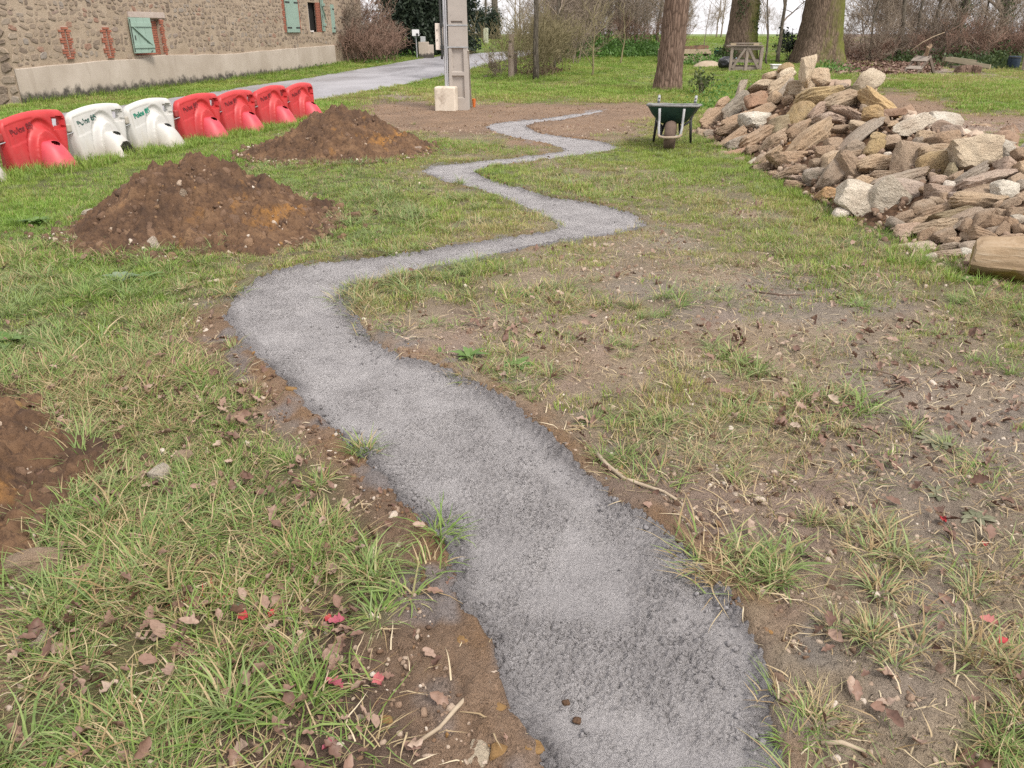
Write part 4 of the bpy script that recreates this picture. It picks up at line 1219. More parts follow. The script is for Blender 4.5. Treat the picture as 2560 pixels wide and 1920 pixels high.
    hp = MB(); hp.tube([(-0.155, -0.16, 0.235), (-0.13, -0.225, 0.205), (-0.06, -0.245, 0.195), (0.06, -0.245, 0.20), (0.13, -0.225, 0.21), (0.155, -0.16, 0.235)], 0.019, 8); hp.build('nose_hoop', M_RUST, wb, smooth=True)
    sh = MB(); sh.bar((0.13, 0.02, wr), (0.10, 0.30, 0.34), 0.03, 0.012); sh.bar((-0.13, 0.02, wr), (-0.10, 0.30, 0.34), 0.03, 0.012); sh.build('wheel_fork', M_IRON, wb)
build_barrow()
# ------------------------------------------------------------------ the heap of stones
def ico(sub):
    import bmesh
    bm = bmesh.new(); bmesh.ops.create_icosphere(bm, subdivisions=sub, radius=1.0)
    V = np.array([v.co[:] for v in bm.verts]); F = np.array([[v.index for v in f.verts] for f in bm.faces]); bm.free()
    return V, F
ICO = {2: ico(2), 3: ico(3), 4: ico(4)}
def rock_verts(a, b, c, seed, sub=3, layered=0.5, cuts=9, rough=1.0):
    """broken stone, half sizes a b c: an angular block bounded by flat breaks, with layers along its length"""
    rs = np.random.default_rng(seed); D = ICO[sub][0]
    N = [np.array(v, float) for v in ((1, 0, 0), (-1, 0, 0), (0, 1, 0), (0, -1, 0), (0, 0, 1), (0, 0, -1))]
    N = [v + rs.normal(0, 0.20, 3) for v in N] + [rs.normal(size=3) for _ in range(cuts)]
    N = np.array([v / np.linalg.norm(v) for v in N])
    hgt = np.r_[rs.uniform(0.80, 1.0, 6), rs.uniform(0.78, 1.12, len(N) - 6)]
    p = 22.0
    r = (np.sum((np.clip(D @ N.T, 0, None) / hgt) ** p, axis=1) + 1e-9) ** (-1 / p)
    P = D * r[:, None]
    mx, mn = P.max(0), P.min(0); P = (P - (mx + mn) / 2) / ((mx - mn) / 2)
    P = P * np.array([a, b, c]); s = (a * b * c) ** (1 / 3)
    nx = noise3(P[:, 0] / s * 1.1 + seed, P[:, 1] / s * 1.1, P[:, 2] / s * 1.1, seed); ny = noise3(P[:, 0] / s * 3.3, P[:, 1] / s * 3.3 + seed, P[:, 2] / s * 3.3, seed + 1)
    nz = noise3(P[:, 0] / s * 8, P[:, 1] / s * 8 + seed, P[:, 2] / s * 8, seed + 7)
    L = np.linalg.norm(P, axis=1)[:, None] + 1e-9
    P = P + P / L * rough * (0.060 * s * nx + 0.050 * s * (np.abs(ny) * 2 - 0.6) + 0.022 * s * nz)[:, None]
    if layered > 0:
        w = P[:, 2] / s * 4.5 + 1.0 * nx; st = np.abs((w % 1) - 0.5) * 2
        sc = 1 + layered * 0.055 * (np.clip(st * 3 - 1, 0, 1) - 0.5) + layered * 0.05 * noise3(P[:, 0] / s * 1.5, P[:, 1] / s * 1.5, P[:, 2] / s * 9, seed + 2)
        P[:, 0] *= sc; P[:, 1] *= sc
    return P
def stone_mat():
    n = NT('field_stone'); oi = n.n('ShaderNodeObjectInfo'); co = n.coord('Object')
    vadd = n.n('ShaderNodeVectorMath'); vadd.operation = 'ADD'; n.l(co, vadd.inputs[0]); n.l(oi.outputs['Location'], vadd.inputs[1]); cv = vadd.outputs[0]
    mp = n.n('ShaderNodeMapping'); mp.inputs['Scale'].default_value = (3.5, 3.5, 10.0); n.l(co, mp.inputs['Vector'])
    base = oi.outputs['Color']
    f = n.noise(cv, 5, 5, 0.65); lay = n.noise(mp.outputs[0], 4, 5, 0.65, 0.6); g = n.noise(cv, 38, 6, 0.75); h = n.noise(cv, 2.2, 3, 0.6)
    c = n.mix(base, n.mix(base, (0.42, 0.35, 0.27), 0.7), n.mrange(f, 0.48, 0.70, 0, 0.75))
    c = n.mix(c, n.mix(base, (0.30, 0.195, 0.125), 0.75), n.mrange(h, 0.48, 0.64, 0, 0.5))
    c = n.mix(c, (0.15, 0.11, 0.082), n.mrange(lay, 0.42, 0.28, 0, 0.4))
    c = n.mix(c, (0.13, 0.10, 0.075), n.mrange(g, 0.42, 0.28, 0, 0.6))
    c = n.mix(c, (0.55, 0.49, 0.41), n.mrange(g, 0.64, 0.80, 0, 0.45))
    nb = n.bump(lay, 0.8, 0.04); nb = n.bump(g, 0.9, 0.03, nb)
    return n.finish(c, 0.9, nb, 0.2)
M_STONE = stone_mat()
SCOL = {'cream': (0.46, 0.385, 0.285), 'tan': (0.375, 0.285, 0.195), 'ochre': (0.355, 0.255, 0.135), 'brown': (0.290, 0.212, 0.148), 'redbrown': (0.30, 0.190, 0.130),
        'greybrown': (0.280, 0.232, 0.185), 'pinkgrey': (0.34, 0.262, 0.210), 'palegrey': (0.45, 0.405, 0.335), 'white': (0.60, 0.53, 0.45), 'greenbrown': (0.245, 0.205, 0.130), 'grey': (0.285, 0.245, 0.195), 'orange': (0.46, 0.28, 0.14)}
WORD = {'cream': 'cream', 'tan': 'tan', 'ochre': 'ochre', 'brown': 'brown', 'redbrown': 'reddish brown', 'greybrown': 'grey-brown', 'pinkgrey': 'pinkish grey', 'palegrey': 'pale grey', 'white': 'whitish', 'greenbrown': 'olive brown', 'grey': 'grey', 'orange': 'orange'}
CAM_R, CAM_U, CAM_F = Vector((1, 0, 0)), Vector((0, SP, CP)), Vector((0, CP, -SP))
def on_pile(px, py):
    d = ray(px, py); best = None; t = 2.5
    while t * d[1] < 14.6:
        p = d * t; z = H + p[2]; ph = float(pile_h(p[0], p[1])); s = z - max(ph, 0.0)
        if s < 0: return Vector((p[0], p[1], z)), t
        if ph > 0.05 and (best is None or s < best[0]): best = (s, t)
        t += 0.03
    if best is None: q = GP(px, py); return q, depth(q)
    t = best[1]; p = d * t; return Vector((p[0], p[1], H + p[2])), t
STONES6 = [ # region offset 1720,120
 (1150,270,140,160,0,'tan'),(850,170,110,70,0,'ochre'),(720,240,150,60,10,'tan'),(850,225,140,90,30,'cream'),(690,310,260,75,8,'cream'),(790,340,220,110,35,'tan'),(840,360,190,60,55,'greybrown'),
 (1000,350,250,130,-5,'tan'),(1150,405,340,140,8,'ochre'),(1370,440,280,120,15,'tan'),(1560,290,220,150,40,'cream'),(1540,370,160,90,20,'tan'),(1700,520,420,110,-35,'ochre'),(1600,560,150,120,0,'ochre'),(1520,520,60,50,80,'grey'),
 (980,570,200,190,80,'ochre'),(1135,540,180,90,35,'pinkgrey'),(1300,610,330,80,-12,'pinkgrey'),(1400,570,250,70,-25,'pinkgrey'),(1170,620,150,70,5,'pinkgrey'),(1480,660,140,80,-15,'tan'),(640,440,220,130,5,'redbrown'),(455,360,150,55,65,'grey'),
 (420,520,270,150,35,'grey'),(450,610,240,120,30,'brown'),(230,600,230,120,32,'brown'),(300,470,110,60,40,'brown'),(180,570,90,70,30,'brown'),(670,540,180,90,25,'brown'),(600,640,240,170,5,'palegrey'),(810,660,230,140,30,'greenbrown'),(650,750,400,110,35,'brown'),
 (390,710,220,90,5,'brown'),(120,730,80,60,0,'brown'),(190,740,90,60,20,'greybrown'),(180,790,80,50,0,'brown'),(390,790,260,80,35,'brown'),(430,830,160,90,10,'greybrown'),(280,850,110,60,10,'brown'),(450,910,230,110,15,'redbrown'),(310,920,100,60,10,'brown'),(440,975,80,50,0,'brown'),(560,990,110,50,35,'palegrey'),
 (760,810,230,120,35,'brown'),(980,700,220,120,35,'brown'),(1080,780,410,170,32,'tan'),(720,930,190,70,40,'tan'),(880,960,310,150,-8,'brown'),(660,1030,180,60,10,'brown'),(910,1070,240,100,10,'brown'),(1110,1110,180,150,0,'greybrown'),(930,1190,170,70,-5,'brown'),(930,1130,150,40,0,'pinkgrey'),
 (1270,1110,260,160,60,'greybrown'),(1400,1060,300,170,-60,'brown'),(1230,970,190,120,40,'tan'),(1190,900,150,90,10,'brown'),(1270,830,130,100,10,'brown'),(1480,750,420,90,40,'greybrown'),(1440,860,160,100,20,'greybrown'),(1450,920,150,60,10,'brown'),(1620,870,150,120,70,'ochre'),(1650,770,120,80,-10,'ochre'),(1770,800,120,100,0,'brown'),
 (1650,990,280,130,10,'tan'),(1500,980,100,90,20,'pinkgrey'),(1725,915,60,35,0,'white'),(1940,670,300,140,15,'palegrey'),(1680,1100,200,80,5,'brown'),(1850,1130,500,110,10,'greybrown'),(1480,1190,240,110,30,'tan'),(1880,1230,230,180,-20,'pinkgrey'),(1225,1265,170,100,5,'orange'),(1340,1440,130,90,-20,'white'),
 (1570,1120,80,60,0,'brown'),(1610,1110,70,50,80,'brown'),(1780,650,80,50,0,'tan'),(1700,630,80,70,10,'brown'),(740,1080,80,40,0,'brown'),(560,870,90,60,20,'brown'),(620,960,90,50,40,'greybrown'),(1130,1000,110,80,0,'brown'),(1350,980,120,60,-40,'brown'),(860,440,80,70,0,'brown'),(760,430,90,90,80,'tan'),(740,610,90,60,30,'brown'),(1320,700,140,60,0,'brown'),(1560,690,110,60,10,'brown')]
STONES7 = [ # region offset 1920,260
 (1820,240,260,120,-5,'brown'),(2090,300,190,150,65,'redbrown'),(1470,410,230,110,10,'tan'),(1620,350,180,60,35,'tan'),(1450,530,240,200,20,'ochre'),(2050,400,170,150,0,'palegrey'),(1740,635,300,90,30,'greybrown'),(1585,590,150,75,85,'greenbrown'),(1570,710,90,80,0,'white'),
 (1910,660,400,130,15,'pinkgrey'),(1490,660,120,80,0,'pinkgrey'),(1850,750,330,100,15,'brown'),(1830,845,420,130,-5,'tan'),(2070,750,170,160,0,'palegrey'),(2160,660,150,100,20,'brown'),(1490,780,220,140,-10,'pinkgrey'),(1460,840,130,60,-20,'brown'),(1350,910,190,150,30,'brown'),(1500,930,330,110,20,'brown'),(1570,965,320,80,20,'greenbrown'),(1710,970,320,110,20,'greybrown'),
 (1860,1000,230,110,45,'brown'),(1730,1050,110,90,50,'brown'),(1960,1040,170,120,-20,'brown'),(2040,1090,130,110,60,'brown'),(2020,950,140,90,-10,'brown'),(2100,860,140,80,30,'brown'),(2150,930,130,90,20,'brown'),(2170,990,100,70,0,'palegrey'),(2100,1040,120,110,80,'brown'),(1300,1020,170,60,15,'greybrown'),(1470,1060,300,100,5,'tan'),
 (1540,1130,170,110,10,'brown'),(1380,1130,150,90,20,'brown'),(1200,1100,190,120,10,'pinkgrey'),(1890,1140,230,90,-20,'brown'),(1740,1140,110,70,0,'brown'),(1570,1230,180,50,5,'greybrown'),(1580,1300,250,70,5,'greybrown'),(1400,1330,100,70,10,'white'),(1710,1280,90,70,0,'palegrey'),(1760,1230,140,90,0,'greybrown'),(1870,1210,110,60,10,'brown'),
 (1760,1370,140,110,60,'tan'),(2110,1170,200,80,5,'brown'),(2180,430,90,90,0,'brown'),(2100,550,170,130,-10,'pinkgrey'),(2190,800,90,80,0,'brown'),(1640,630,120,70,20,'brown'),(1400,730,140,60,15,'brown'),(1640,800,100,80,0,'pinkgrey'),(2010,870,90,60,20,'brown'),(1620,1180,110,60,0,'brown'),(2190,1080,90,80,0,'brown'),(1950,1100,100,70,10,'greybrown'),
 (1250,640,160,80,5,'greybrown'),(1560,800,120,70,0,'brown'),(2200,560,90,120,0,'tan'),(2200,700,80,80,0,'greybrown'),
 (1210,985,190,120,10,'brown'),(1120,1040,150,90,-15,'greybrown'),(1310,1035,170,100,20,'tan'),(1400,300,170,110,-10,'tan'),(1530,310,190,120,15,'brown'),(1330,320,140,90,30,'greybrown'),(1600,250,150,100,-20,'pinkgrey')]
KEY = [ # px, py, w, h, angle (photo pixels), colour, label, depth ratio, layered, cuts
 (2021,175,72,31,86,'cream','tall cream stone standing upright on top of the heap',0.85,0.5,5),
 (2360,312,92,72,-4,'palegrey','large rounded pale grey boulder at the back of the heap by the gravel',0.9,0.1,5),
 (2440,388,142,84,-10,'cream','big smooth cream boulder highest on the right part of the heap',0.9,0.2,6),
 (2158,508,118,88,-32,'palegrey','pale grey wedge boulder at the front foot of the heap, left of a pair',0.9,0.1,7),
 (2222,500,104,92,-30,'palegrey','pale ochre-faced boulder leaning on its neighbour at the heap front',0.9,0.1,7),
 (2279,396,84,78,82,'brown','upright squarish brown block in the middle of the heap front',0.5,0.2,5),
 (2293,616,118,44,8,'palegrey','flat whitish slab lying in the grass at the near foot of the heap',0.9,0.6,7),
]
LANDMARK = [(2021, 175, 'upright cream stone'), (2360, 312, 'rounded pale boulder'), (2440, 388, 'big smooth cream boulder'), (2190, 505, 'pair of pale boulders'), (2279, 396, 'upright brown block'), (2293, 616, 'flat whitish slab'), (1700, 300, 'wheelbarrow'), (2490, 665, 'large golden block'), (2032, 345, 'long striated tan slab'), (2212, 270, 'long leaning ochre slab'), (1890, 300, 'round grey-veined boulder')]
PILE_G = 'loose stones heaped on the right'
_used = {}
def stone_label(px, py, w, h, col):
    size = 'small' if max(w, h) < 36 else ('medium' if max(w, h) < 75 else 'large')
    shape = 'slab' if w > 2.4 * h else ('chunk' if w < 1.35 * h else 'stone')
    lm = sorted(LANDMARK, key=lambda q: (q[0] - px) ** 2 + (q[1] - py) ** 2)
    for q in lm[:5]:
        dx, dy = px - q[0], py - q[1]; dist = math.hypot(dx, dy)
        if dist < 14: continue
        near = 'just' if dist < 62 else ('well' if dist > 150 else '')
        dirn = ('right of' if dx > 0 else 'left of') if abs(dx) > 1.8 * abs(dy) else (('below' if dy > 0 else 'above') if abs(dy) > 1.8 * abs(dx) else ('below and right of' if dy > 0 and dx > 0 else 'below and left of' if dy > 0 else 'above and right of' if dx > 0 else 'above and left of'))
        lab = ' '.join(f'{size} {WORD[col]} {shape} {near} {dirn} the {q[2]}'.split())
        if lab not in _used: _used[lab] = 1; return lab
    q = lm[0]; k = 2
    for word in ('second', 'third', 'fourth', 'fifth', 'sixth'):
        lab = f'{word} {size} {WORD[col]} {shape} counting away from the {q[2]}'
        if lab not in _used: _used[lab] = 1; return lab
    return f'{size} {WORD[col]} {shape} near the {q[2]}'
def put_stone(p, t, w, h, ang, col, seed, label, dr=None, layered=None, cuts=9, sub=3, jit=0.06):
    rs = random.Random(seed); a = R(ang + rs.uniform(-4, 4))
    W, Hh = w * t / FPX, h * t / FPX
    slab = W > 1.7 * Hh
    D = (dr * W) if dr else (W * rs.uniform(0.55, 0.8) if slab else (W * Hh) ** 0.5 * rs.uniform(0.85, 1.1))
    V = rock_verts(W * 0.54, D * 0.5, Hh * 0.54, seed, sub, (0.9 if slab else 0.4) if layered is None else layered, cuts)
    me = mesh_np('stone', V, ICO[sub][1])
    o = new_obj('stone', me, M_STONE, smooth=True, sharp=28)
    ex = CAM_R * math.cos(a) + CAM_U * math.sin(a); ez = -CAM_R * math.sin(a) + CAM_U * math.cos(a); ey = ez.cross(ex)
    o.matrix_world = Matrix.Translation(p + CAM_F * (D * 0.18)) @ Matrix((ex, ey, ez)).transposed().to_4x4()
    c = SCOL[col]; k = rs.uniform(1.2, 1.55); tt = rs.uniform(-0.04, 0.04)
    o.color = (c[0] * k * (1 + tt), c[1] * k, c[2] * k * (1 - tt), 1)
    return tag(o, label, 'stone', PILE_G)
_sd = 100
for px, py, w, h, ang, col, lab, dr, lay, cuts in KEY:
    p, t = on_pile(px, py); _sd += 1
    if h == 31: p, t = on_pile(px + 6, 236); t = t; p = Vector(ray(px, py)) * t + Vector((0, 0, H))
    if px == 2360: t = 9.2; p = Vector(ray(px, py)) * t + Vector((0, 0, H))
    put_stone(p, t, w, h, ang, col, _sd, lab, dr, lay, cuts, 4)
for off, lst in (((1720, 120), STONES6), ((1920, 260), STONES7)):
    for x, y, w, h, ang, col in lst:
        px, py, w, h = off[0] + x * .2893, off[1] + y * .2893, w * .2893 * 1.16, h * .2893 * 1.16
        p, t = on_pile(px, py); _sd += 1
        put_stone(p, t, w, h, ang, col, _sd, stone_label(px, py, w, h, col), sub=4 if max(w, h) > 48 else 3)
# golden block with yellow lichen, close to the right edge
def block_mat():
    n = NT('golden_schist'); co = n.coord('Object')
    st = n.noise(n.coord('Object', (1.2, 1.2, 12)), 3.0, 6, 0.65, 0.5); f = n.noise(co, 4, 5); g = n.noise(co, 45, 5, 0.7); li = n.noise(co, 3.2, 4, 0.6)
    c = n.ramp(st, [(0.3, (0.20, 0.14, 0.085)), (0.5, (0.32, 0.23, 0.145)), (0.68, (0.42, 0.335, 0.24))])
    c = n.mix(c, (0.24, 0.17, 0.10), n.mrange(g, 0.44, 0.28, 0, 0.6))
    sx = n.n('ShaderNodeSeparateXYZ'); n.l(co, sx.inputs[0])
    low = n.math('SUBTRACT', n.math('MULTIPLY', li, 0.5), n.math('ADD', sx.outputs['Z'], 0.18))
    c = n.mix(c, (0.17, 0.135, 0.02), n.mrange(low, 0.06, 0.13, 0, 0.85))
    nb = n.bump(st, 0.6, 0.02); nb = n.bump(g, 0.4, 0.01, nb)
    return n.finish(c, 0.9, nb, 0.2)
p = GP(2500, 702)
V = rock_verts(0.33, 0.25, 0.155, 31, 4, 0.12, 3, 0.6)
o = new_obj('stone', mesh_np('stone', V, ICO[4][1]), block_mat(), smooth=True, sharp=28); o.location = (p.x + 0.14, p.y + 0.02, 0.125); o.rotation_euler = (R(6), R(-3), R(-20))
tag(o, 'large golden block with yellow lichen at the right edge of the picture', 'stone', PILE_G)
# far side of the heap, partly seen over the top
_rs = random.Random(4); n_back = 0
ORD = 'first second third fourth fifth sixth seventh eighth ninth tenth eleventh twelfth thirteenth fourteenth'.split()
while n_back < 14:
    y = 5.2 + n_back * 0.58 + _rs.uniform(-.2, .2); x = _rs.uniform(4.5, 5.6); z = float(pile_h(x, y))
    if z < 0.02: continue
    n_back += 1; _sd += 1; w = _rs.uniform(0.16, 0.42)
    V = rock_verts(w / 2, w * _rs.uniform(0.3, 0.45), w * _rs.uniform(0.14, 0.36), _sd, 2, 0.6)
    o = new_obj('stone', mesh_np('stone', V, ICO[2][1]), M_STONE, smooth=True, sharp=28)
    o.location = (x, y, z - 0.03); o.rotation_euler = (_rs.uniform(-.5, .5), _rs.uniform(-.2, .7), _rs.uniform(0, 6.3)); c = SCOL[_rs.choice(list(SCOL))]; o.color = (*c, 1)
    tag(o, f'{ORD[n_back - 1]} stone from the near end on the far slope of the heap', 'stone', 'stones on the far slope of the heap')
# soil and rubble filling the gaps
def build_core():
    x = np.linspace(2.6, 6.0, 170); y = np.linspace(4.1, 14.3, 420); X, Y = np.meshgrid(x, y)
    hgt = pile_h(X, Y); Z = hgt * 0.92 - 0.09 + 0.05 * lumps2(X, Y, 9, 3) + 0.02 * fbm2(X, Y, 20, 2, 5)
    Z = np.where(hgt <= 0.001, -0.1, Z); i = np.arange(X.size).reshape(X.shape)
    F = np.stack([i[:-1, :-1], i[:-1, 1:], i[1:, 1:], i[1:, :-1]], -1).reshape(-1, 4)
    tag(new_obj('rubble_fill', mesh_np('rubble_fill', np.stack([X, Y, Z], -1).reshape(-1, 3), F), M_SOIL, smooth=True), 'earth and small rubble between the heaped stones', 'rubble', kind='stuff')
build_core()
# single stones lying about the yard
def lone(px, py, w, h, col, label, seed, ang=0, lift=0.3, zoff=None):
    p = GP(px, py); t = depth(p); W, Hh = w * t / FPX, h * t / FPX
    V = rock_verts(W / 2, (W + Hh) / 4, Hh / 2, seed, 3, 0.4)
    o = new_obj('stone', mesh_np('stone', V, ICO[3][1]), M_STONE, smooth=True, sharp=28)
    z = max(float(mound_all(p.x, p.y)), 0) if zoff is None else zoff
    o.location = (p.x, p.y, z + Hh * lift); o.rotation_euler = (0.1, R(-ang), random.Random(seed).uniform(0, 6)); o.color = (*SCOL[col], 1)
    return tag(o, label, 'stone', 'single stones lying on soil and grass')
def on_mound(px, py, k):
    d = ray(px, py); t = 1.0
    while t < 20:
        p = d * t
        if H + p[2] < max(float(mound_all(np.array(p[0]), np.array(p[1]))), 0): return Vector((p[0], p[1], H + p[2])), t
        t += 0.01
    return GP(px, py), depth(GP(px, py))
def mstone(px, py, w, h, col, label, seed, ang=0, sink=0.1):
    p, t = on_mound(px, py, 0); W, Hh = w * t / FPX, h * t / FPX
    V = rock_verts(W / 2, min(W, Hh) / 2 * 1.1, Hh / 2, seed, 3, 0.5)
    o = new_obj('stone', mesh_np('stone', V, ICO[3][1]), M_STONE, smooth=True, sharp=28); o.location = p + Vector((0, 0, Hh * (0.5 - sink) * 0.4)); o.rotation_euler = (0, R(-ang), 0.3); o.color = (*SCOL[col], 1)
    return tag(o, label, 'stone', 'single stones lying on soil and grass')
mstone(463, 500, 19, 44, 'grey', 'narrow grey stone sticking up from the large soil mound', 301, 10)
mstone(219, 540, 30, 27, 'palegrey', 'pale stone on the left shoulder of the large soil mound', 302)
mstone(388, 620, 26, 44, 'white', 'white chalky stone at the front foot of the large soil mound', 303, 30)
mstone(440, 600, 34, 20, 'white', 'white chalky stone a little above the lowest stone on the large mound', 304)
mstone(815, 553, 28, 10, 'cream', 'flat cream stone at the right end of the large soil mound', 305)
mstone(400, 504, 12, 10, 'white', 'small white stone in the middle of the large soil mound', 306)
mstone(453, 650, 16, 10, 'white', 'tiny white stone in front of the large soil mound', 307)
mstone(35, 1092, 60, 36, 'palegrey', 'pale stone on orange soil at the left edge', 308)
mstone(90, 1425, 150, 100, 'brown', 'big brown stone half buried in the soil spill at the left edge', 309, 5, 0.35)
mstone(105, 1605, 66, 42, 'pinkgrey', 'pinkish stone in the lower soil spill at the left edge', 310, 20)
mstone(45, 1615, 30, 34, 'pinkgrey', 'small pale stone left of the pinkish one in the soil spill', 311)
mstone(182, 1453, 34, 26, 'grey', 'small grey stone right of the half buried stone in the spill', 312)
mstone(1040, 375, 30, 14, 'pinkgrey', 'pinkish stone at the right foot of the far soil mound', 313)
mstone(876, 352, 20, 14, 'pinkgrey', 'small pinkish stone low on the far soil mound', 314)
lone(1345, 536, 18, 10, 'cream', 'cream stone on the grass tip between two bends of concrete', 315)
lone(975, 698, 20, 8, 'white', 'flat white stone on the inner bend of the concrete', 316)
lone(1515, 616, 26, 10, 'cream', 'pale flat stone on the worn grass right of the second bend', 317)
lone(1200, 1885, 95, 40, 'cream', 'flat pale stone half covered with soil at the lower edge', 318, 0, -0.1)
lone(465, 1150, 50, 30, 'brown', 'brown clod-like stone in the grass left of the concrete', 319)
lone(400, 1190, 60, 44, 'palegrey', 'soil-smeared pale stone in the grass left of the concrete', 320, 0, 0.2)

# ------------------------------------------------------------------ trees and shrubs
def bark_mat(name, c1, c2, moss=None):
    n = NT(name); co = n.coord('Object'); st = n.coord('Object', (5, 5, 0.9))
    f = n.noise(st, 3.2, 6, 0.6, 0.8); g = n.noise(co, 40, 4, 0.7); v = n.voro(n.coord('Object', (9, 9, 1.6)), 1.6, 'DISTANCE_TO_EDGE')
    c = n.ramp(f, [(0.32, c1), (0.68, c2)])
    c = n.mix(c, tuple(x * 0.35 for x in c1), n.mrange(v, 0.16, 0.0, 0, 0.7))
    if moss:
        geo = n.n('ShaderNodeNewGeometry'); sx = n.n('ShaderNodeSeparateXYZ'); n.l(geo.outputs['Normal'], sx.inputs[0])
        mm = n.math('ADD', n.math('MULTIPLY', sx.outputs['X'], moss[1]), n.math('MULTIPLY', n.math('SUBTRACT', n.noise(co, 3.5, 5, 0.7), 0.5), 1.6))
        c = n.mix(c, moss[0], n.mrange(mm, moss[2], moss[2] + 0.9, 0, 0.85))
    nb = n.bump(v, 0.9, 0.05); nb = n.bump(f, 0.6, 0.03, nb); nb = n.bump(g, 0.3, 0.01, nb)
    return n.finish(c, 0.95, nb, 0.1)
M_OAK = bark_mat('oak_bark', (0.135, 0.088, 0.066), (0.255, 0.180, 0.140), ((0.12, 0.12, 0.05), 0.5, 0.62))
M_OAKM = bark_mat('mossy_oak_bark', (0.120, 0.085, 0.062), (0.235, 0.175, 0.130), ((0.120, 0.140, 0.025), 0.95, -0.12))
M_BARK = bark_mat('grey_bark', (0.10, 0.085, 0.068), (0.19, 0.165, 0.130))
def twig_mat(name, c1, c2):
    n = NT(name); r = n.n('ShaderNodeObjectInfo').outputs['Random']; f = n.noise(n.coord('Object'), 2.5, 3)
    return n.finish(n.mix(n.mix(c1, c2, n.mrange(f, .35, .65)), n.mix(c1, c2, r), 0.4), 0.9, None, 0.1)
M_TWIG = twig_mat('bare_twigs', (0.190, 0.150, 0.118), (0.310, 0.255, 0.200))
M_TWIGR = twig_mat('reddish_twigs', (0.185, 0.120, 0.092), (0.295, 0.195, 0.150))
M_TWIGG = twig_mat('greenish_twigs', (0.165, 0.140, 0.080), (0.260, 0.225, 0.130))
def leaf_mat(name, c1, c2, rough=0.5):
    n = NT(name); a = n.attr('bl').outputs['Fac']
    c = n.mix(c1, c2, a); n.finish(c, rough, None, 0.3)
    tr = n.n('ShaderNodeBsdfTranslucent'); n.l(c, tr.inputs[0]); mx = n.n('ShaderNodeMixShader'); mx.inputs[0].default_value = 0.25
    n.l(n.b.outputs[0], mx.inputs[1]); n.l(tr.outputs[0], mx.inputs[2]); n.l(mx.outputs[0], n.out.inputs[0]); return n.m
M_EVER = leaf_mat('evergreen_leaves', (0.018, 0.030, 0.020), (0.050, 0.070, 0.042))
M_IVY = leaf_mat('ivy_leaves', (0.035, 0.060, 0.022), (0.085, 0.120, 0.040))
M_WEED = leaf_mat('weed_leaves', (0.070, 0.150, 0.030), (0.130, 0.250, 0.055))
M_LAUREL = leaf_mat('laurel_leaves', (0.055, 0.080, 0.028), (0.120, 0.150, 0.055))
M_GREYLF = leaf_mat('woolly_leaves', (0.155, 0.215, 0.130), (0.235, 0.290, 0.200), 0.8)
M_ROSE = leaf_mat('plantain_leaves', (0.090, 0.170, 0.035), (0.150, 0.235, 0.075), 0.5)
M_DULL = leaf_mat('trodden_plantain', (0.170, 0.180, 0.110), (0.250, 0.240, 0.165), 0.7)

def leaves(P, size, rs, up=0.3, aspect=0.6):
    """a cloud of small folded leaf faces at points P"""
    n = len(P); s = size * rs.uniform(0.6, 1.3, n)[:, None]
    d = rs.normal(size=(n, 3)); d[:, 2] += up; d /= np.linalg.norm(d, axis=1)[:, None]
    e = rs.normal(size=(n, 3)); e -= (e * d).sum(1)[:, None] * d; e /= np.linalg.norm(e, axis=1)[:, None]
    a = P; b = P + d * s * 0.5 + e * s * aspect * 0.5; c = P + d * s; f = P + d * s * 0.5 - e * s * aspect * 0.5
    V = np.stack([a, b, c, f], 1).reshape(-1, 3); F = np.arange(4 * n).reshape(n, 4)
    return V, F, np.repeat(rs.random(n), 4)
def leaf_obj(name, P, size, mat, parent, rs, **k):
    V, F, b = leaves(P, size, rs, **k); me = mesh_np(name, V, F); add_attr(me, 'bl', 'FLOAT', b); return new_obj(name, me, mat, parent)

def grow(m, p, d, L, r, lev, rs, spread=0.7, kids=(3, 5), up=0.15, sides=5, tips=None, taper=0.35, rmin=0.003):
    segs = max(2, 4 - (lev < 1)); pts = [Vector(p)]; rad = [r]; q = Vector(p); d = Vector(d).normalized()
    for k in range(segs):
        d = (d + Vector((rs.gauss(0, .16), rs.gauss(0, .16), rs.gauss(0, .12) + up * 0.3))).normalized()
        q = q + d * (L / segs); pts.append(q.copy()); rad.append(max(rmin, r * (1 - (1 - taper) * (k + 1) / segs)))
    m.tube(pts, rad, max(3, sides), False)
    if lev <= 0:
        if tips is not None: tips.append(q.copy())
        return
    for _ in range(rs.randint(*kids)):
        t = rs.uniform(0.3, 1.0); i = min(int(t * segs), segs - 1); b = pts[i].lerp(pts[i + 1], t * segs - i)
        nd = (d * (1 - spread) + Vector((rs.gauss(0, 1), rs.gauss(0, 1), rs.gauss(0.15, .7))) * spread).normalized()
        nd = (nd + Vector((0, 0, up))).normalized()
        grow(m, b, nd, L * rs.uniform(.45, .75), max(rmin, r * 0.45), lev - 1, rs, spread, kids, up, max(3, sides - 1), tips, taper, rmin)

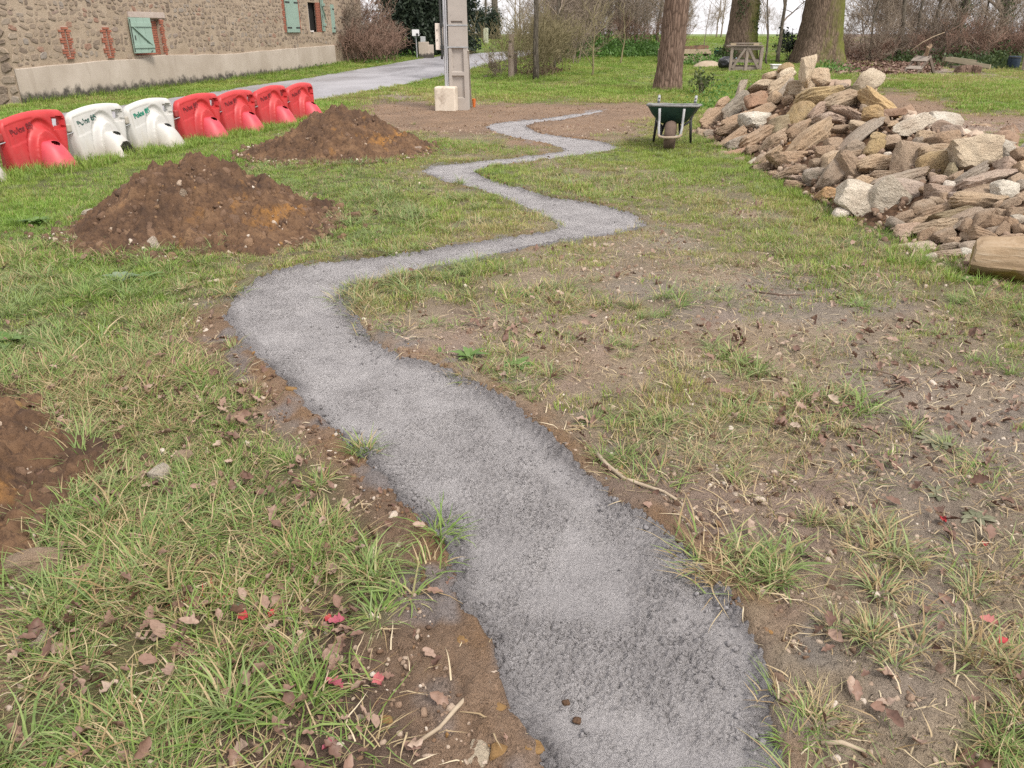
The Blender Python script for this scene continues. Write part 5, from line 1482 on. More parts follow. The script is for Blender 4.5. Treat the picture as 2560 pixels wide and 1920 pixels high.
def big_tree(px, base_y, w_px, label, mat, seed, top=7.0, lean=0.0, flare=1.35, name='oak_tree', Y=None, ivy=0, roots=0.6, wtop=0.85):
    p = GP(px, base_y) if Y is None else None
    if Y is not None:
        q = at_y(px, base_y, Y); p = Vector((q.x, Y, float(terrain(q.x, Y))))
    t = depth(p); r0 = w_px * t / FPX / 2
    root = thing(name, label, 'tree', p)
    n, m_ = 96, 60; zz = np.r_[np.linspace(-0.3, 1.2, 30), np.linspace(1.3, top, 30)]
    A = np.linspace(0, 2 * np.pi, n, endpoint=False); V = []
    for z in zz:
        fl = 1 + (flare - 1) * np.exp(-max(z, 0) / (0.55 * r0 / 0.4))
        rr = r0 * (1 - (1 - wtop) * z / top) * (1 + (fl - 1) * (1 + roots * np.cos(A * 4 + seed) * 0.6))
        rr = rr * (1 + 0.05 * noise3(np.cos(A) * 1.6 + seed, np.sin(A) * 1.6, np.full(n, z * 0.9), seed))
        ridge = noise3(np.cos(A) * 11, np.sin(A) * 11, np.full(n, z * 1.8) + 0.5 * np.sin(A * 3), seed + 3)
        rr = rr * (1 + 0.035 * np.abs(ridge) * 2 - 0.03)
        V.append(np.stack([rr * np.cos(A) + lean * z, rr * np.sin(A), np.full(n, z)], -1))
    V = np.concatenate(V); i = np.arange(len(zz) * n).reshape(len(zz), n)
    F = np.stack([i[:-1], np.roll(i, -1, 1)[:-1], np.roll(i, -1, 1)[1:], i[1:]], -1).reshape(-1, 4)
    new_obj('trunk', mesh_np('trunk', V, F), mat, root, smooth=True)
    rs = random.Random(seed); c = MB()
    for k in range(5):
        a = k * 1.257 + rs.uniform(-.3, .3)
        grow(c, (lean * top * 0.97, 0, top * 0.95), (math.cos(a) * 0.8, math.sin(a) * 0.8, 1.0), 3.6, r0 * 0.42, 3, rs, 0.55, (3, 4), 0.12, 7, rmin=0.008)
    c.build('crown', mat, root)
    if ivy:
        g = np.random.default_rng(seed); k = ivy; A = g.uniform(-2.4, 0.9, k); Z = g.uniform(0.2, 5, k)
        dens = noise3(np.cos(A) * 2, np.sin(A) * 2, Z * 0.8, 5) > -0.05
        A, Z = A[dens], Z[dens]; P = np.stack([(r0 * 1.02 + g.uniform(0, 0.07, len(A))) * np.cos(A) + lean * Z, (r0 * 1.02 + g.uniform(0, .07, len(A))) * np.sin(A), Z], -1)
        leaf_obj('ivy', P, 0.09, M_IVY, root, g)
    return root
big_tree(1668, 228, 62, 'thick oak trunk with ridged brown bark behind the wheelbarrow', M_OAK, 3, 7.5, 0.035, 1.22)
big_tree(1850, 126, 68, 'broad ivy-clad oak trunk behind the slatted pallet crate', M_OAKM, 5, 8, 0.01, 1.5, Y=40, ivy=2600)
big_tree(2040, 160, 92, 'broad mossy oak trunk behind the top of the stone heap', M_OAKM, 9, 8, -0.005, 1.45)

def small_tree(px, base_y, w_px, top, label, seed, name='young_tree', lean=0.0, mat=None, lev=3, Y=None, branch_from=0.35, nb=7, blen=0.32, crown=None, wig=0.03, ivy=0):
    mat = mat or M_BARK
    if Y is None: p = GP(px, base_y)
    else:
        q = at_y(px, base_y, Y); p = Vector((q.x, Y, float(terrain(q.x, Y))))
    r0 = w_px * depth(p) / FPX / 2; rs = random.Random(seed); root = thing(name, label, 'tree', p)
    pts, rad = [], []; x = y = 0.0; N = 12
    for k in range(N + 1):
        z = -0.1 + top * k / N; pts.append(Vector((x + lean * z, y, z))); rad.append(r0 * (1.15 if k == 0 else 1 - 0.75 * k / N)); x += rs.gauss(0, wig); y += rs.gauss(0, wig)
    m = MB(); m.tube(pts, rad, 12, True); m.build('trunk', mat, root, smooth=True)
    c = MB(); tips = []
    for k in range(nb):
        t = branch_from + (1 - branch_from) * (k + rs.random()) / nb; i = min(int(t * N), N - 1); a = rs.uniform(0, 6.28)
        grow(c, pts[i], (math.cos(a), math.sin(a), 0.9), top * blen * rs.uniform(.7, 1.2), max(0.008, rad[i] * 0.55), lev - 1, rs, 0.5, (3, 5), 0.15, 5, tips, rmin=0.005)
    c.build('crown', crown or M_TWIG, root)
    if ivy:
        g = np.random.default_rng(seed); Z = g.uniform(0, top * .7, ivy); A = g.uniform(0, 6.28, ivy); rr = np.interp(Z, [q.z for q in pts], rad) + g.exponential(.12, ivy)
        P = np.stack([np.interp(Z, [q.z for q in pts], [q.x for q in pts]) + rr * np.cos(A), rr * np.sin(A), Z], -1); leaf_obj('ivy', P, .12, M_IVY, root, g)
    return root
small_tree(1339, 201, 15, 6.5, 'slim dark-barked tree right of the wooden post in the thicket', 21, 'slim_tree', -0.012, M_BARK)
small_tree(1385, 175, 8, 5.0, 'thin stem standing right of the slim dark tree, in the brush', 22, 'slim_tree', -0.01)
small_tree(1398, 158, 12, 5.0, 'shaded trunk at the right end of the brush heap', 26, 'slim_tree', -0.02, M_BARK)
small_tree(1477, 190, 5, 2.4, 'young multi-stemmed sapling alone on the lawn', 23, 'sapling', 0.01, M_TWIGG, 3, None, 0.12, 10, 0.42, M_TWIGG)
small_tree(1552, 160, 4, 2.6, 'thin upright sapling on the lawn before the green bank', 24, 'sapling', 0.02, M_TWIGG, 2, None, 0.3, 6, 0.3, M_TWIGG)
small_tree(1240, 92, 19, 9, 'bulging trunk of a lone tree in the far field left of the thicket', 31, 'field_tree', -0.03, M_BARK, 3, 70, 0.4, 9, .3)
small_tree(1216, 88, 7, 9, 'straight thin tree left of the bulging field tree', 32, 'field_tree', 0.0, M_BARK, 3, 75, 0.3, 9, .25)
small_tree(1950, 112, 10, 7, 'forked slim tree between the two broad oak trunks', 33, 'slim_tree', 0.005, M_BARK, 3, 38, 0.25, 8, .3)
small_tree(1922, 118, 6, 4, 'leaning slim tree just left of the forked one', 34, 'slim_tree', -0.14, M_BARK, 3, 37, 0.25, 6, .3)
small_tree(1762, 108, 3, 3.0, 'thin leaning pole-like sapling above the compost bin', 35, 'sapling', 0.08, M_TWIG, 2, 40, 0.5, 4, .2)
for k, (px, w, lab, iv) in enumerate([(2180, 6, 'twisted thin tree left of the others in the right hedge', 0), (2252, 12, 'forked grey tree in the right hedge behind the wooden frame', 0), (2275, 9, 'slanting tree leaning right in the right hedge', 0), (2320, 10, 'slim tree in the middle of the right hedge', 0), (2392, 26, 'ivy-grown thick tree in the right hedge above the beams', 900), (2500, 20, 'ivy-grown tree close to the right edge of the hedge', 1200), (2440, 6, 'thin tree between the two ivy-grown trees', 0), (2545, 9, 'last bare tree of the hedge at the right edge', 0)]):
    small_tree(px, 118, w, 8, lab, 60 + k, 'hedge_tree', (0.0, -0.02, 0.12, 0.02, 0.01, -0.03, 0.1, -0.02)[k], M_BARK, 3, 40 + k * 0.4, 0.2, 9, .28, M_TWIG, 0.06, iv)
for k, (px, w, lab) in enumerate([(1548, 10, 'tall bare tree behind the thicket, left of a pair'), (1592, 11, 'tall bare tree behind the thicket, right of a pair'), (1408, 7, 'bare tree rising above the brush left of the young sapling'), (1645, 8, 'dim tree trunk just left of the thick oak'), (1520, 8, 'greenish tree in the middle of the thicket')]):
    small_tree(px, 118, w, 9, lab, 80 + k, 'wood_tree', 0.01, M_BARK, 3, 52 + k, 0.25, 10, .3, M_TWIG, 0.08, 500 if k == 4 else 0)
for k, (px, w, h) in enumerate([(1288, 4, 6), (1300, 5, 7), (1310, 3, 6), (1712, 3, 4), (1790, 4, 5), (1802, 4, 5)]):
    small_tree(px, 92, w, h, ['thin bare field tree right of the bulging one', 'second thin bare tree right of the bulging field tree', 'third thin bare tree right of the bulging field tree', 'small bare tree on the skyline right of the thick oak', 'small bare tree on the skyline left of the ivy-clad oak', 'small bare tree touching the skyline left edge of the ivy-clad oak'][k], 120 + k, 'field_tree', 0, M_TWIG, 3, 82, 0.2, 10, .33)

# bare shrub at the corner of the house
def shrub(px, py, hgt, stems, label, seed, mat, lev=3, spread=0.5, name='bare_shrub', r=0.03, wide=0.5, leaf=None, cat='shrub', Y=None):
    if Y is None: p = GP(px, py)
    else:
        q = at_y(px, py, Y); p = Vector((q.x, Y, float(terrain(q.x, Y))))
    rs = random.Random(seed); root = thing(name, label, cat, p); m = MB(); tips = []
    for k in range(stems):
        a = rs.uniform(0, 6.28); w = rs.uniform(0.1, wide)
        grow(m, (rs.gauss(0, .12), rs.gauss(0, .12), -0.05), (math.cos(a) * w, math.sin(a) * w, 1), hgt * rs.uniform(.4, .6), r * rs.uniform(.6, 1), lev, rs, spread, (3, 5), 0.12, 5, tips, rmin=0.005)
    m.build('branches', mat, root)
    if leaf:
        g = np.random.default_rng(seed); P = np.array([t[:] for t in tips]); P = np.repeat(P, leaf[1], 0) + g.normal(0, leaf[3], (len(P) * leaf[1], 3))
        leaf_obj('foliage', P, leaf[2], leaf[0], root, g)
    return root
shrub(884, 153, 3.6, 9, 'large bare shrub at the far corner of the farmhouse', 5, M_TWIG, 4, 0.5, r=0.05, wide=0.8)
shrub(915, 148, 3.4, 8, 'bare reddish shrub between the farmhouse corner and the evergreen', 6, M_TWIGR, 4, 0.55, r=0.035, wide=0.9)
shrub(640, 184, 0.8, 10, 'low dry shrub against the farmhouse plinth', 7, M_TWIG, 2, 0.5, r=0.012, wide=0.9)
shrub(1243, 196, 1.1, 7, 'small twiggy shrub left of the wooden post', 8, M_TWIG, 3, 0.5, r=0.014, wide=0.7)
shrub(1748, 238, 0.75, 9, 'young evergreen laurel shrub just right of the thick oak', 9, M_BARK, 1, 0.35, 'laurel_shrub', 0.012, 0.4, (M_LAUREL, 8, 0.09, 0.06))
shrub(1978, 124, 1.5, 5, 'dark leafy holly bush left of the broad mossy oak', 10, M_BARK, 3, 0.5, 'holly_bush', 0.02, 0.5, (M_EVER, 3, 0.12, 0.10), Y=39)
def evergreen(px0, px1, base_y, Y, hgt, label, seed, n=26000, mat=None, name='evergreen_tree', lsize=0.22):
    a, b = at_y(px0, base_y, Y), at_y(px1, base_y, Y); cx = (a.x + b.x) / 2; w = (b.x - a.x) / 2; z0 = float(terrain(cx, Y))
    g = np.random.default_rng(seed); root = thing(name, label, 'tree', (cx, Y, z0))
    m = MB(); m.tube([(0, 0, -.1), (0.05, 0, hgt * .4), (0, 0, hgt * .85)], [0.22, 0.16, 0.05], 9); 
    for k in range(26):
        z = hgt * g.uniform(.08, .85); an = g.uniform(0, 6.28); m.tube([(0, 0, z), (w * .8 * math.cos(an), w * .8 * math.sin(an), z + .5)], [.05, .015], 4)
    m.build('trunk', M_BARK, root)
    nc = 420; C = []
    while len(C) < nc:
        z = g.uniform(0, 1); an = g.uniform(0, 6.28); rr = w * (0.98 - 0.45 * max(0, z - .55) / .45) * math.sqrt(g.uniform(.25, 1)) * (1 + .18 * float(noise3(math.cos(an) * 2, math.sin(an) * 2, z * 4, seed)))
        C.append((rr * math.cos(an), rr * math.sin(an), 0.1 + z * hgt))
    C = np.array(C); P = C[g.integers(0, nc, n)] + g.normal(0, 0.24, (n, 3)); P[:, 2] = np.maximum(P[:, 2], 0.05)
    leaf_obj('crown', P, lsize, mat or M_EVER, root, g, up=-0.1, aspect=0.45)
    return root
evergreen(955, 1100, 130, 45.0, 7, 'dark dense evergreen behind the letterbox', 3)
evergreen(1058, 1192, 128, 46.5, 8, 'tall dark evergreen hedge tree right behind the power pole', 4)
evergreen(1218, 1244, 92, 69.0, 1.9, 'small dark bush at the foot of the bulging field tree', 5, 2200, None, 'field_bush')
evergreen(1196, 1212, 92, 78.0, 2.2, 'small dark bush at the field edge next to the evergreen hedge', 6, 1800, None, 'field_bush')

# ------------------------------------------------------------------ things under the trees
M_PAL = wood('weathered_pallet', (0.19, 0.155, 0.128), (0.320, 0.270, 0.230))
M_PALZ = wood('weathered_pallet_upright', (0.235, 0.190, 0.155), (0.400, 0.335, 0.285), 'z')
M_NEWW = wood('newer_pallet_wood', (0.34, 0.265, 0.18), (0.46, 0.37, 0.265))
M_OLDW = wood('old_dark_plank', (0.10, 0.075, 0.060), (0.19, 0.150, 0.120))
M_OLDG = wood('lichen_grey_beam', (0.15, 0.125, 0.085), (0.26, 0.225, 0.160))
def crate():
    p = GP(1862, 178); t = depth(p); r = thing('pallet_crate', 'slatted crate knocked together from weathered pallets, boards on top', 'crate', (p.x, p.y, p.z), R(-14))
    w, d, h = 72 * t / FPX, 1.15, 56 * t / FPX; m_n = [0]
    def bar(n, a, b, x=0.09, y=0.025, mat=M_PAL, up=(0, 0, 1)):
        MB().bar(a, b, x, y, up).build(n, mat, r)
    for y in (0, d):
        for x in (-w / 2, 0.02, w / 2): bar('upright', (x, y, 0), (x, y, h), 0.025, 0.10, M_PALZ, (1, 0, 0))
        for z, wd in ((h - 0.06, 0.11), (0.08, 0.16), (h * .42, 0.10)): bar('rail', (-w / 2, y + 0.026, z), (w / 2, y + 0.026, z), 0.025, wd)
        for s in (-1, 1): bar('brace', (s * w * 0.44, y - 0.026, 0.1), (s * w * .06, y - 0.026, h - 0.06), 0.025, 0.085)
    for x in (-w / 2, w / 2):
        for k in range(5): bar('side_slat', (x - 0.02 * (1 if x > 0 else -1), 0.08 + k * (d - .16) / 4, 0), (x, 0.12 + k * (d - .2) / 4 + 0.08 * (-1) ** k, h - 0.03), 0.03, 0.07, M_PALZ, (0, 1, 0))
        bar('rail', (x, 0, h * .45), (x, d, h * .45), 0.03, 0.09)
    for k in range(5):
        y = 0.0 + k * d / 4.2; bar('top_board', (-w / 2 - 0.22 + 0.05 * (k % 2), y, h + 0.03), (w / 2 + 0.02, y, h + 0.035), 0.14, 0.03)
    for k in range(4): bar('loose_board', (-w / 2 - 0.12 + .1 * k, 0.02 + .3 * k, h + 0.11), (w / 2 - 0.05, 0.1 + .26 * k, h + 0.12), 0.12, 0.03, M_OLDW if k % 2 else M_PAL)
    for x in (-w / 2 + 0.02, w / 2 - 0.24): MB().box((x, 0.0, h + 0.085), (0.20, 0.12, 0.075)).build('block', M_NEWW, r)
    bar('inner_board', (-w / 2 + .1, d * .5, h * .2), (w / 2 - .1, d * .5, h * .2), 0.6, 0.03, M_OLDW)
crate()
def compost():
    Y = 38.0; a, b = at_y(1655, 144, Y), at_y(1776, 144, Y); z0 = float(terrain(a.x, Y)); r = thing('compost_bin', 'low compost bin of pale boards between the thick oak and the black bag', 'compost bin', ((a.x + b.x) / 2, Y, z0)); w = b.x - a.x
    zt, zm = at_y(1716, 123, Y).z - z0, at_y(1716, 145, Y).z - z0
    for y in (0, 1.1):
        MB().box((0, y, zt - 0.09), (w, 0.03, 0.19)).build('board', M_NEWW, r); MB().box((0, y, zt - 0.40), (w, 0.03, 0.22)).build('board', M_NEWW, r)
        for x in (-w / 2 + .05, -w * .17, w * .17, w / 2 - .05): MB().box((x, y + 0.06, zt / 2), (0.1, 0.09, zt)).build('post', M_PALZ, r)
    for x in (-w / 2, w / 2): MB().box((x, .55, zt - .2), (0.03, 1.1, .3)).build('end_board', M_PAL, r)
    X, Yy = np.meshgrid(np.linspace(-w / 2 + .05, w / 2 - .05, 50), np.linspace(.05, 1.05, 20)); Z = zt - .05 + .22 * np.sin((Yy - .05) * math.pi) * (0.6 + .5 * fbm2(X, Yy, 2, 3, 3)) + .05 * lumps2(X, Yy, 6)
    i = np.arange(X.size).reshape(X.shape); F = np.stack([i[:-1, :-1], i[:-1, 1:], i[1:, 1:], i[1:, :-1]], -1).reshape(-1, 4)
    new_obj('compost', mesh_np('compost', np.stack([X, Yy, Z], -1).reshape(-1, 3), F), M_SOIL, r, smooth=True)
compost()
def heap_mesh(w, d, h, seed, n=48):
    X, Y = np.meshgrid(np.linspace(-1, 1, n), np.linspace(-1, 1, n)); rr = np.hypot(X, Y) * (1 + .12 * noise2(X * 2 + seed, Y * 2, seed))
    Z = h * np.clip(1 - rr ** 2, -0.1, 1) * (1 + .2 * fbm2(X, Y, 2, 3, seed)); i = np.arange(n * n).reshape(n, n)
    F = np.stack([i[:-1, :-1], i[:-1, 1:], i[1:, 1:], i[1:, :-1]], -1).reshape(-1, 4); q = (rr.ravel()[F] < 1.12).all(1)
    return mesh_np('heap', np.stack([X * w / 2, Y * d / 2, Z], -1).reshape(-1, 3), F[q])
p = GP(1768, 166); o = new_obj('sand_heap', heap_mesh(1.35, .9, .24, 3), plain('pale_sand', (0.30, 0.235, 0.17), (0.40, 0.325, 0.245), 8, 0.95, 0.5, 40), smooth=True); o.location = p; tag(o, 'low pale sand heap on the lawn left of the black bag', 'sand heap')
p = GP(1742, 161); o = new_obj('stone', mesh_np('stone', rock_verts(.2, .15, .09, 44, 2), ICO[2][1]), M_STONE, smooth=True, sharp=30); o.location = p + Vector((0, 0, .06)); o.color = (.45, .41, .36, 1); tag(o, 'flat pale stone at the left end of the sand heap', 'stone')
def bag():
    p = GP(1815, 172); r = thing('rubbish_bag', 'crumpled black plastic rubbish bag leaning on the pallet crate', 'bag', p)
    P = ICO[4][0].copy(); P[:, 2] = np.sign(P[:, 2]) * np.abs(P[:, 2]) ** .8; nn = np.abs(noise3(P[:, 0] * 2.4, P[:, 1] * 2.4, P[:, 2] * 2.4, 3)); n2 = np.abs(noise3(P[:, 0] * 6, P[:, 1] * 6, P[:, 2] * 5, 8))
    P = P * (1 - .12 * nn - .06 * n2)[:, None] * np.array([.36, .33, .26]); P[:, 2] = np.maximum(P[:, 2] + .22, 0)
    n = NT('black_polythene'); n.finish((0.012, 0.012, 0.016), 0.22, n.bump(n.noise(n.coord('Object'), 9, 4, .7, 1.2), .7, .05), .6)
    new_obj('sack', mesh_np('sack', P, ICO[4][1]), n.m, r, smooth=True)
    m = MB(); m.tube([(.3, 0, .32), (.4, -.02, .40), (.5, .02, .37)], [.05, .03, .06], 8); m.build('knot', plain('pale_blue_film', (.35, .42, .5), (.5, .56, .62), 5, .3), r, smooth=True)
bag()
def gcrate():
    p = GP(1797, 152); p.y += 1.2; q = at_y(1797, 150, p.y); r = thing('plastic_crate', 'dark green plastic crate with a turquoise rim behind the black bag', 'crate', (q.x, p.y, float(terrain(q.x, p.y)) ))
    zt = at_y(1797, 126, p.y).z - r.location.z; w = .5; mt = plain('green_crate', (.02, .075, .062), (.03, .11, .09), 6, .5); mr = plain('turquoise_rim', (.12, .38, .30), (.17, .46, .37), 6, .5)
    m = MB(); m.add([(-.2, -.15, 0), (.2, -.15, 0), (.2, .15, 0), (-.2, .15, 0), (-w / 2, -.2, zt), (w / 2, -.2, zt), (w / 2, .2, zt), (-w / 2, .2, zt)], [(0, 3, 2, 1), (0, 1, 5, 4), (1, 2, 6, 5), (2, 3, 7, 6), (3, 0, 4, 7)]); m.build('tub', mt, r)
    m = MB(); m.tube([(-w / 2, -.2, zt + .12), (-w / 2, -.2, zt), (w / 2, -.2, zt), (w / 2, -.2, zt + .12)], .022, 6); m.build('rim', mr, r)
    m = MB(); m.tube([(-w / 2, .2, zt + .06), (0, .2, zt + .1), (w / 2, .2, zt + .06)], .022, 6); m.build('back_rim', mt, r)
gcrate()
p = GP(1940, 176); r = thing('white_basin', 'white plastic basin on the grass right of the pallet crate', 'basin', p); m = MB(); m.box((0, 0, .09), (.36, .3, .18)); m.build('tub', plain('white_basin_plastic', (.6, .58, .55), (.72, .7, .68), 5, .5), r, bevel=.02); m = MB(); m.box((0, 0, .195), (.44, .36, .035)); m.build('rim', plain('white_rim_plastic', (.68, .66, .64), (.78, .76, .74), 5, .5), r, bevel=.01)
def aframe():
    p = GP(2300, 186); k = depth(p) / FPX; r = thing('wooden_trestle', 'tilted wooden step trestle with loose planks on the leaf litter', 'trestle', (p.x, p.y, p.z), R(32))
    def X(px): return (px - 2300) * k
    def Z(py): return (184 - py) * k * 1.02
    pale = wood('pale_step', (.24, .20, .165), (.35, .30, .255)); tan = wood('tan_plank', (.25, .17, .11), (.36, .26, .18))
    sl = math.atan2(.60, .66)
    for y in (-.26, .26):
        MB().bar((-.66, y, 0), (0, y, .60), .045, .09).build('leg', M_OLDW, r); MB().bar((-.06, y, .62), (.46, y, 0), .05, .13).build('leg', M_OLDW, r)
    MB().box((-.44, 0, .24), (.17, .60, .03), (0, -sl + R(8), 0)).build('step', pale, r)
    MB().box((-.13, 0, .53), (.30, .60, .035), (0, -sl + R(10), 0)).build('seat_board', pale, r)
    for x0, y0, z0, x1, y1, z1, w in ((-.16, -.2, .92, .0, -.1, .62, .12), (-.02, -.1, .95, .06, -.05, .62, .11), (.20, -.05, 1.02, .05, 0, .62, .10), (.33, .0, .98, .10, .06, .63, .06), (.44, .05, .95, .14, .1, .63, .06)):
        MB().bar((x0, y0, z0), (x1, y1, z1), .03, w, (.3, 1, 0)).build('plank', tan, r)
    br = MB(); br.tube([(p.x + X(2268), p.y + .1, p.z + Z(131)), (p.x + X(2290), p.y, p.z + Z(112)), (p.x + X(2312), p.y - .1, p.z + Z(99)), (p.x + X(2336), p.y - .1, p.z + Z(90))], [.016, .016, .014, .009], 6)
    tag(br.build('dry_branch', M_NEWW, smooth=True), 'curved pale dry branch leaning above the wooden trestle', 'branch')
aframe()
def beams():
    p = GP(2410, 182); k = depth(p) / FPX
    def q(px, py, dy=0): return Vector(((px - 2410) * k, dy, (180 - py) * k))
    for i, (a, b, w, h, lab) in enumerate([((2352, 148), (2468, 166), .22, .15, 'long squared beam lying on top of the timber stack in the litter'), ((2375, 147), (2442, 155), .2, .12, 'shorter beam behind the top of the timber stack'), ((2374, 166), (2440, 172), .2, .1, 'reddish low beam under the timber stack')]):
        r = thing('timber_beam', lab, 'beam', p, 0, 'timber beams stacked in the litter'); MB().bar(q(*a, .3 * (i == 1)), q(*b, .3 * (i == 1)), w, h).build('timber', M_OLDG if i < 2 else M_OLDW, r, bevel=.01)
        e = q(*b, .3 * (i == 1)); MB().box(e, (.03, w + .006, h + .006), (0, 0, 0)).build('sawn_end', M_NEWW if i == 0 else M_OLDW, r)
    for i, px in enumerate((2405, 2422, 2440)):
        r = GP(px, 184); o = new_obj('log_stump', mesh_np('log_stump', rock_verts(.24, .2, .17, 60 + i, 3, .2), ICO[3][1]), M_OAK, smooth=True, sharp=30); o.location = r + Vector((0, .1, .14)); tag(o, ['dark root stump under the left half of the timber beams', 'dark root stump under the middle of the timber beams', 'dark root stump under the right end of the timber beams'][i], 'stump', 'root stumps under the beams')
beams()
p = GP(2531, 171); r = thing('plastic_barrel', 'dark blue plastic barrel by the pallet at the right edge', 'barrel', p); m = MB(); k = depth(p) / FPX; m.lathe([(0, 0), (.22, 0), (.235, .1), (.24, .35), (.235, .42), (.24, .46), (.2, .48), (0, .47)], 24); m.build('drum', plain('dark_blue_drum', (.018, .03, .05), (.03, .045, .07), 5, .5), r, smooth=True, sharp=40)
m = MB(); m.lathe([(.245, .40), (.25, .42), (.245, .44)], 24); m.build('hoop', M_IRON, r)
def rpallet():
    p = GP(2556, 178); r = thing('leaning_pallet', 'pale slatted pallet standing on edge at the right edge of the picture', 'pallet', p, R(8))
    for k in range(9): MB().box((.6, -.02 + .02 * k, .1 + k * .18), (1.2, .03, .135), (R(-6), 0, 0)).build('slat', M_NEWW if k % 3 else M_PAL, r)
    for x in (.06, .6, 1.14): MB().bar((x, .05, 0), (x, .24, 1.7), .09, .08).build('bearer', M_PALZ, r)
rpallet()
p = GP(1278, 197); r = thing('wooden_post', 'thick pale wooden post left of the slim dark tree', 'post', p); h_ = at_y(1278, 85, p.y).z - p.z; m = MB(); m.tube([(0, 0, -.1), (.0, 0, .5), (.01, 0, h_)], [.115, .11, .10], 10); m.build('post_shaft', wood('peeled_post', (.245, .185, .145), (.37, .30, .245), 'z'), r, smooth=True, sharp=50)
for z in (h_ * .52, h_ * .85): MB().lathe([(0, .02), (.03, .015), (.05, 0), (.05, -.02)], 10, (0, 0, 0)).build('knot', M_OLDW, r).matrix_local = Matrix.Translation((-.03, -.105, z)) @ Matrix.Rotation(R(90), 4, 'X')
p = GP(1288, 192); m = MB(); m.tube([p + Vector((0, .1, 0)), p + Vector((.02, .1, h_ * .55))], .06, 8); tag(m.build('old_stake', M_OLDW), 'short dark stake right behind the thick wooden post', 'stake')
# letterbox on its post and the low gate pier with meter boxes
Y = 42.0
def zY(py): return at_y(1045, py, Y).z
b = at_y(1044, 131, Y); z0 = float(terrain(b.x, Y)); r = thing('letterbox', 'white letterbox on a thin post before the dark evergreen', 'letterbox', (at_y(1040, 100, Y).x, Y, z0))
m = MB(); m.box((0, 0, (zY(74) + zY(90)) / 2 - z0), (.33, .3, zY(74) - zY(90))); m.build('box', plain('white_box_paint', (.62, .62, .62), (.74, .74, .74), 4, .5), r, bevel=.01)
m = MB(); m.box((.09, -.16, zY(86) - z0), (.11, .02, .1)); m.build('name_plate', M_IRON, r); m = MB(); m.tube([(.02, 0, -.05), (0, 0, zY(90) - z0)], .03, 8); m.build('post', M_STEEL, r)
r = thing('gate_pier', 'low cream rendered pier with meter boxes behind the letterbox', 'pier', (at_y(1057, 120, Y).x, Y + .5, z0))
m = MB(); m.box((0, 0, (zY(105) - z0) / 2), (.5, .4, zY(105) - z0)); m.build('pier', M_RENDER, r, bevel=.02); m = MB(); m.box((.36, 0, (zY(112) - z0) / 2), (.26, .3, zY(112) - z0)); m.build('side_pier', M_RENDER, r, bevel=.02)
m = MB(); m.box((-.02, -.05, (zY(105) + zY(91)) / 2 - z0), (.24, .2, zY(91) - zY(105))); m.build('meter_box', plain('grey_meter_box', (.35, .36, .36), (.45, .46, .46), 4, .5), r, bevel=.01)
q = at_y(1215, 106, 60); m = MB(); m.box((0, 0, .45), (.35, .35, 1.1)); o = m.build('marker_post', plain('pale_marker', (.4, .42, .32), (.5, .5, .4), 4, .8), bevel=.03); o.location = (q.x, 60, float(terrain(q.x, 60))); tag(o, 'stubby pale marker block in the field beyond the lane', 'marker')
# ------------------------------------------------------------------ ground cover (uncountable: one object per kind)
def scatter(name, protos, P, rot, scl, idx, attrs, label, cat):
    """many copies of a few small meshes at points P"""
    me = bpy.data.meshes.new(name); me.vertices.add(len(P)); me.vertices.foreach_set('co', np.asarray(P, np.float32).ravel())
    add_attr(me, 'rot', 'FLOAT_VECTOR', rot); add_attr(me, 'scl', 'FLOAT', scl)
    a = me.attributes.new('idx', 'INT', 'POINT'); a.data.foreach_set('value', np.asarray(idx, np.int32))
    for k, v in attrs.items(): add_attr(me, k, 'FLOAT', v)
    o = bpy.data.objects.new(name, me); COL.objects.link(o); tag(o, label, cat, kind='stuff')
    col = bpy.data.collections.new(name + '_kinds')
    for i, (m, mat) in enumerate(protos):
        m.materials.clear(); m.materials.append(mat)
        q = bpy.data.objects.new(f'{name}_{i:02d}', m); col.objects.link(q)
    ng = bpy.data.node_groups.new(name, 'GeometryNodeTree')
    ng.interface.new_socket('Geometry', in_out='INPUT', socket_type='NodeSocketGeometry'); ng.interface.new_socket('Geometry', in_out='OUTPUT', socket_type='NodeSocketGeometry')
    N = ng.nodes; gi = N.new('NodeGroupInput'); go = N.new('NodeGroupOutput'); ip = N.new('GeometryNodeInstanceOnPoints'); ci = N.new('GeometryNodeCollectionInfo')
    ci.inputs['Collection'].default_value = col; ci.inputs['Separate Children'].default_value = True; ci.inputs['Reset Children'].default_value = True
    def na(n, t):
        q = N.new('GeometryNodeInputNamedAttribute'); q.data_type = t; q.inputs['Name'].default_value = n; return q.outputs['Attribute']
    ng.links.new(gi.outputs[0], ip.inputs['Points']); ng.links.new(ci.outputs[0], ip.inputs['Instance']); ip.inputs['Pick Instance'].default_value = True
    ng.links.new(na('idx', 'INT'), ip.inputs['Instance Index']); ng.links.new(na('rot', 'FLOAT_VECTOR'), ip.inputs['Rotation']); ng.links.new(na('scl', 'FLOAT'), ip.inputs['Scale'])
    ng.links.new(ip.outputs[0], go.inputs[0])
    md = o.modifiers.new('scatter', 'NODES'); md.node_group = ng
    return o

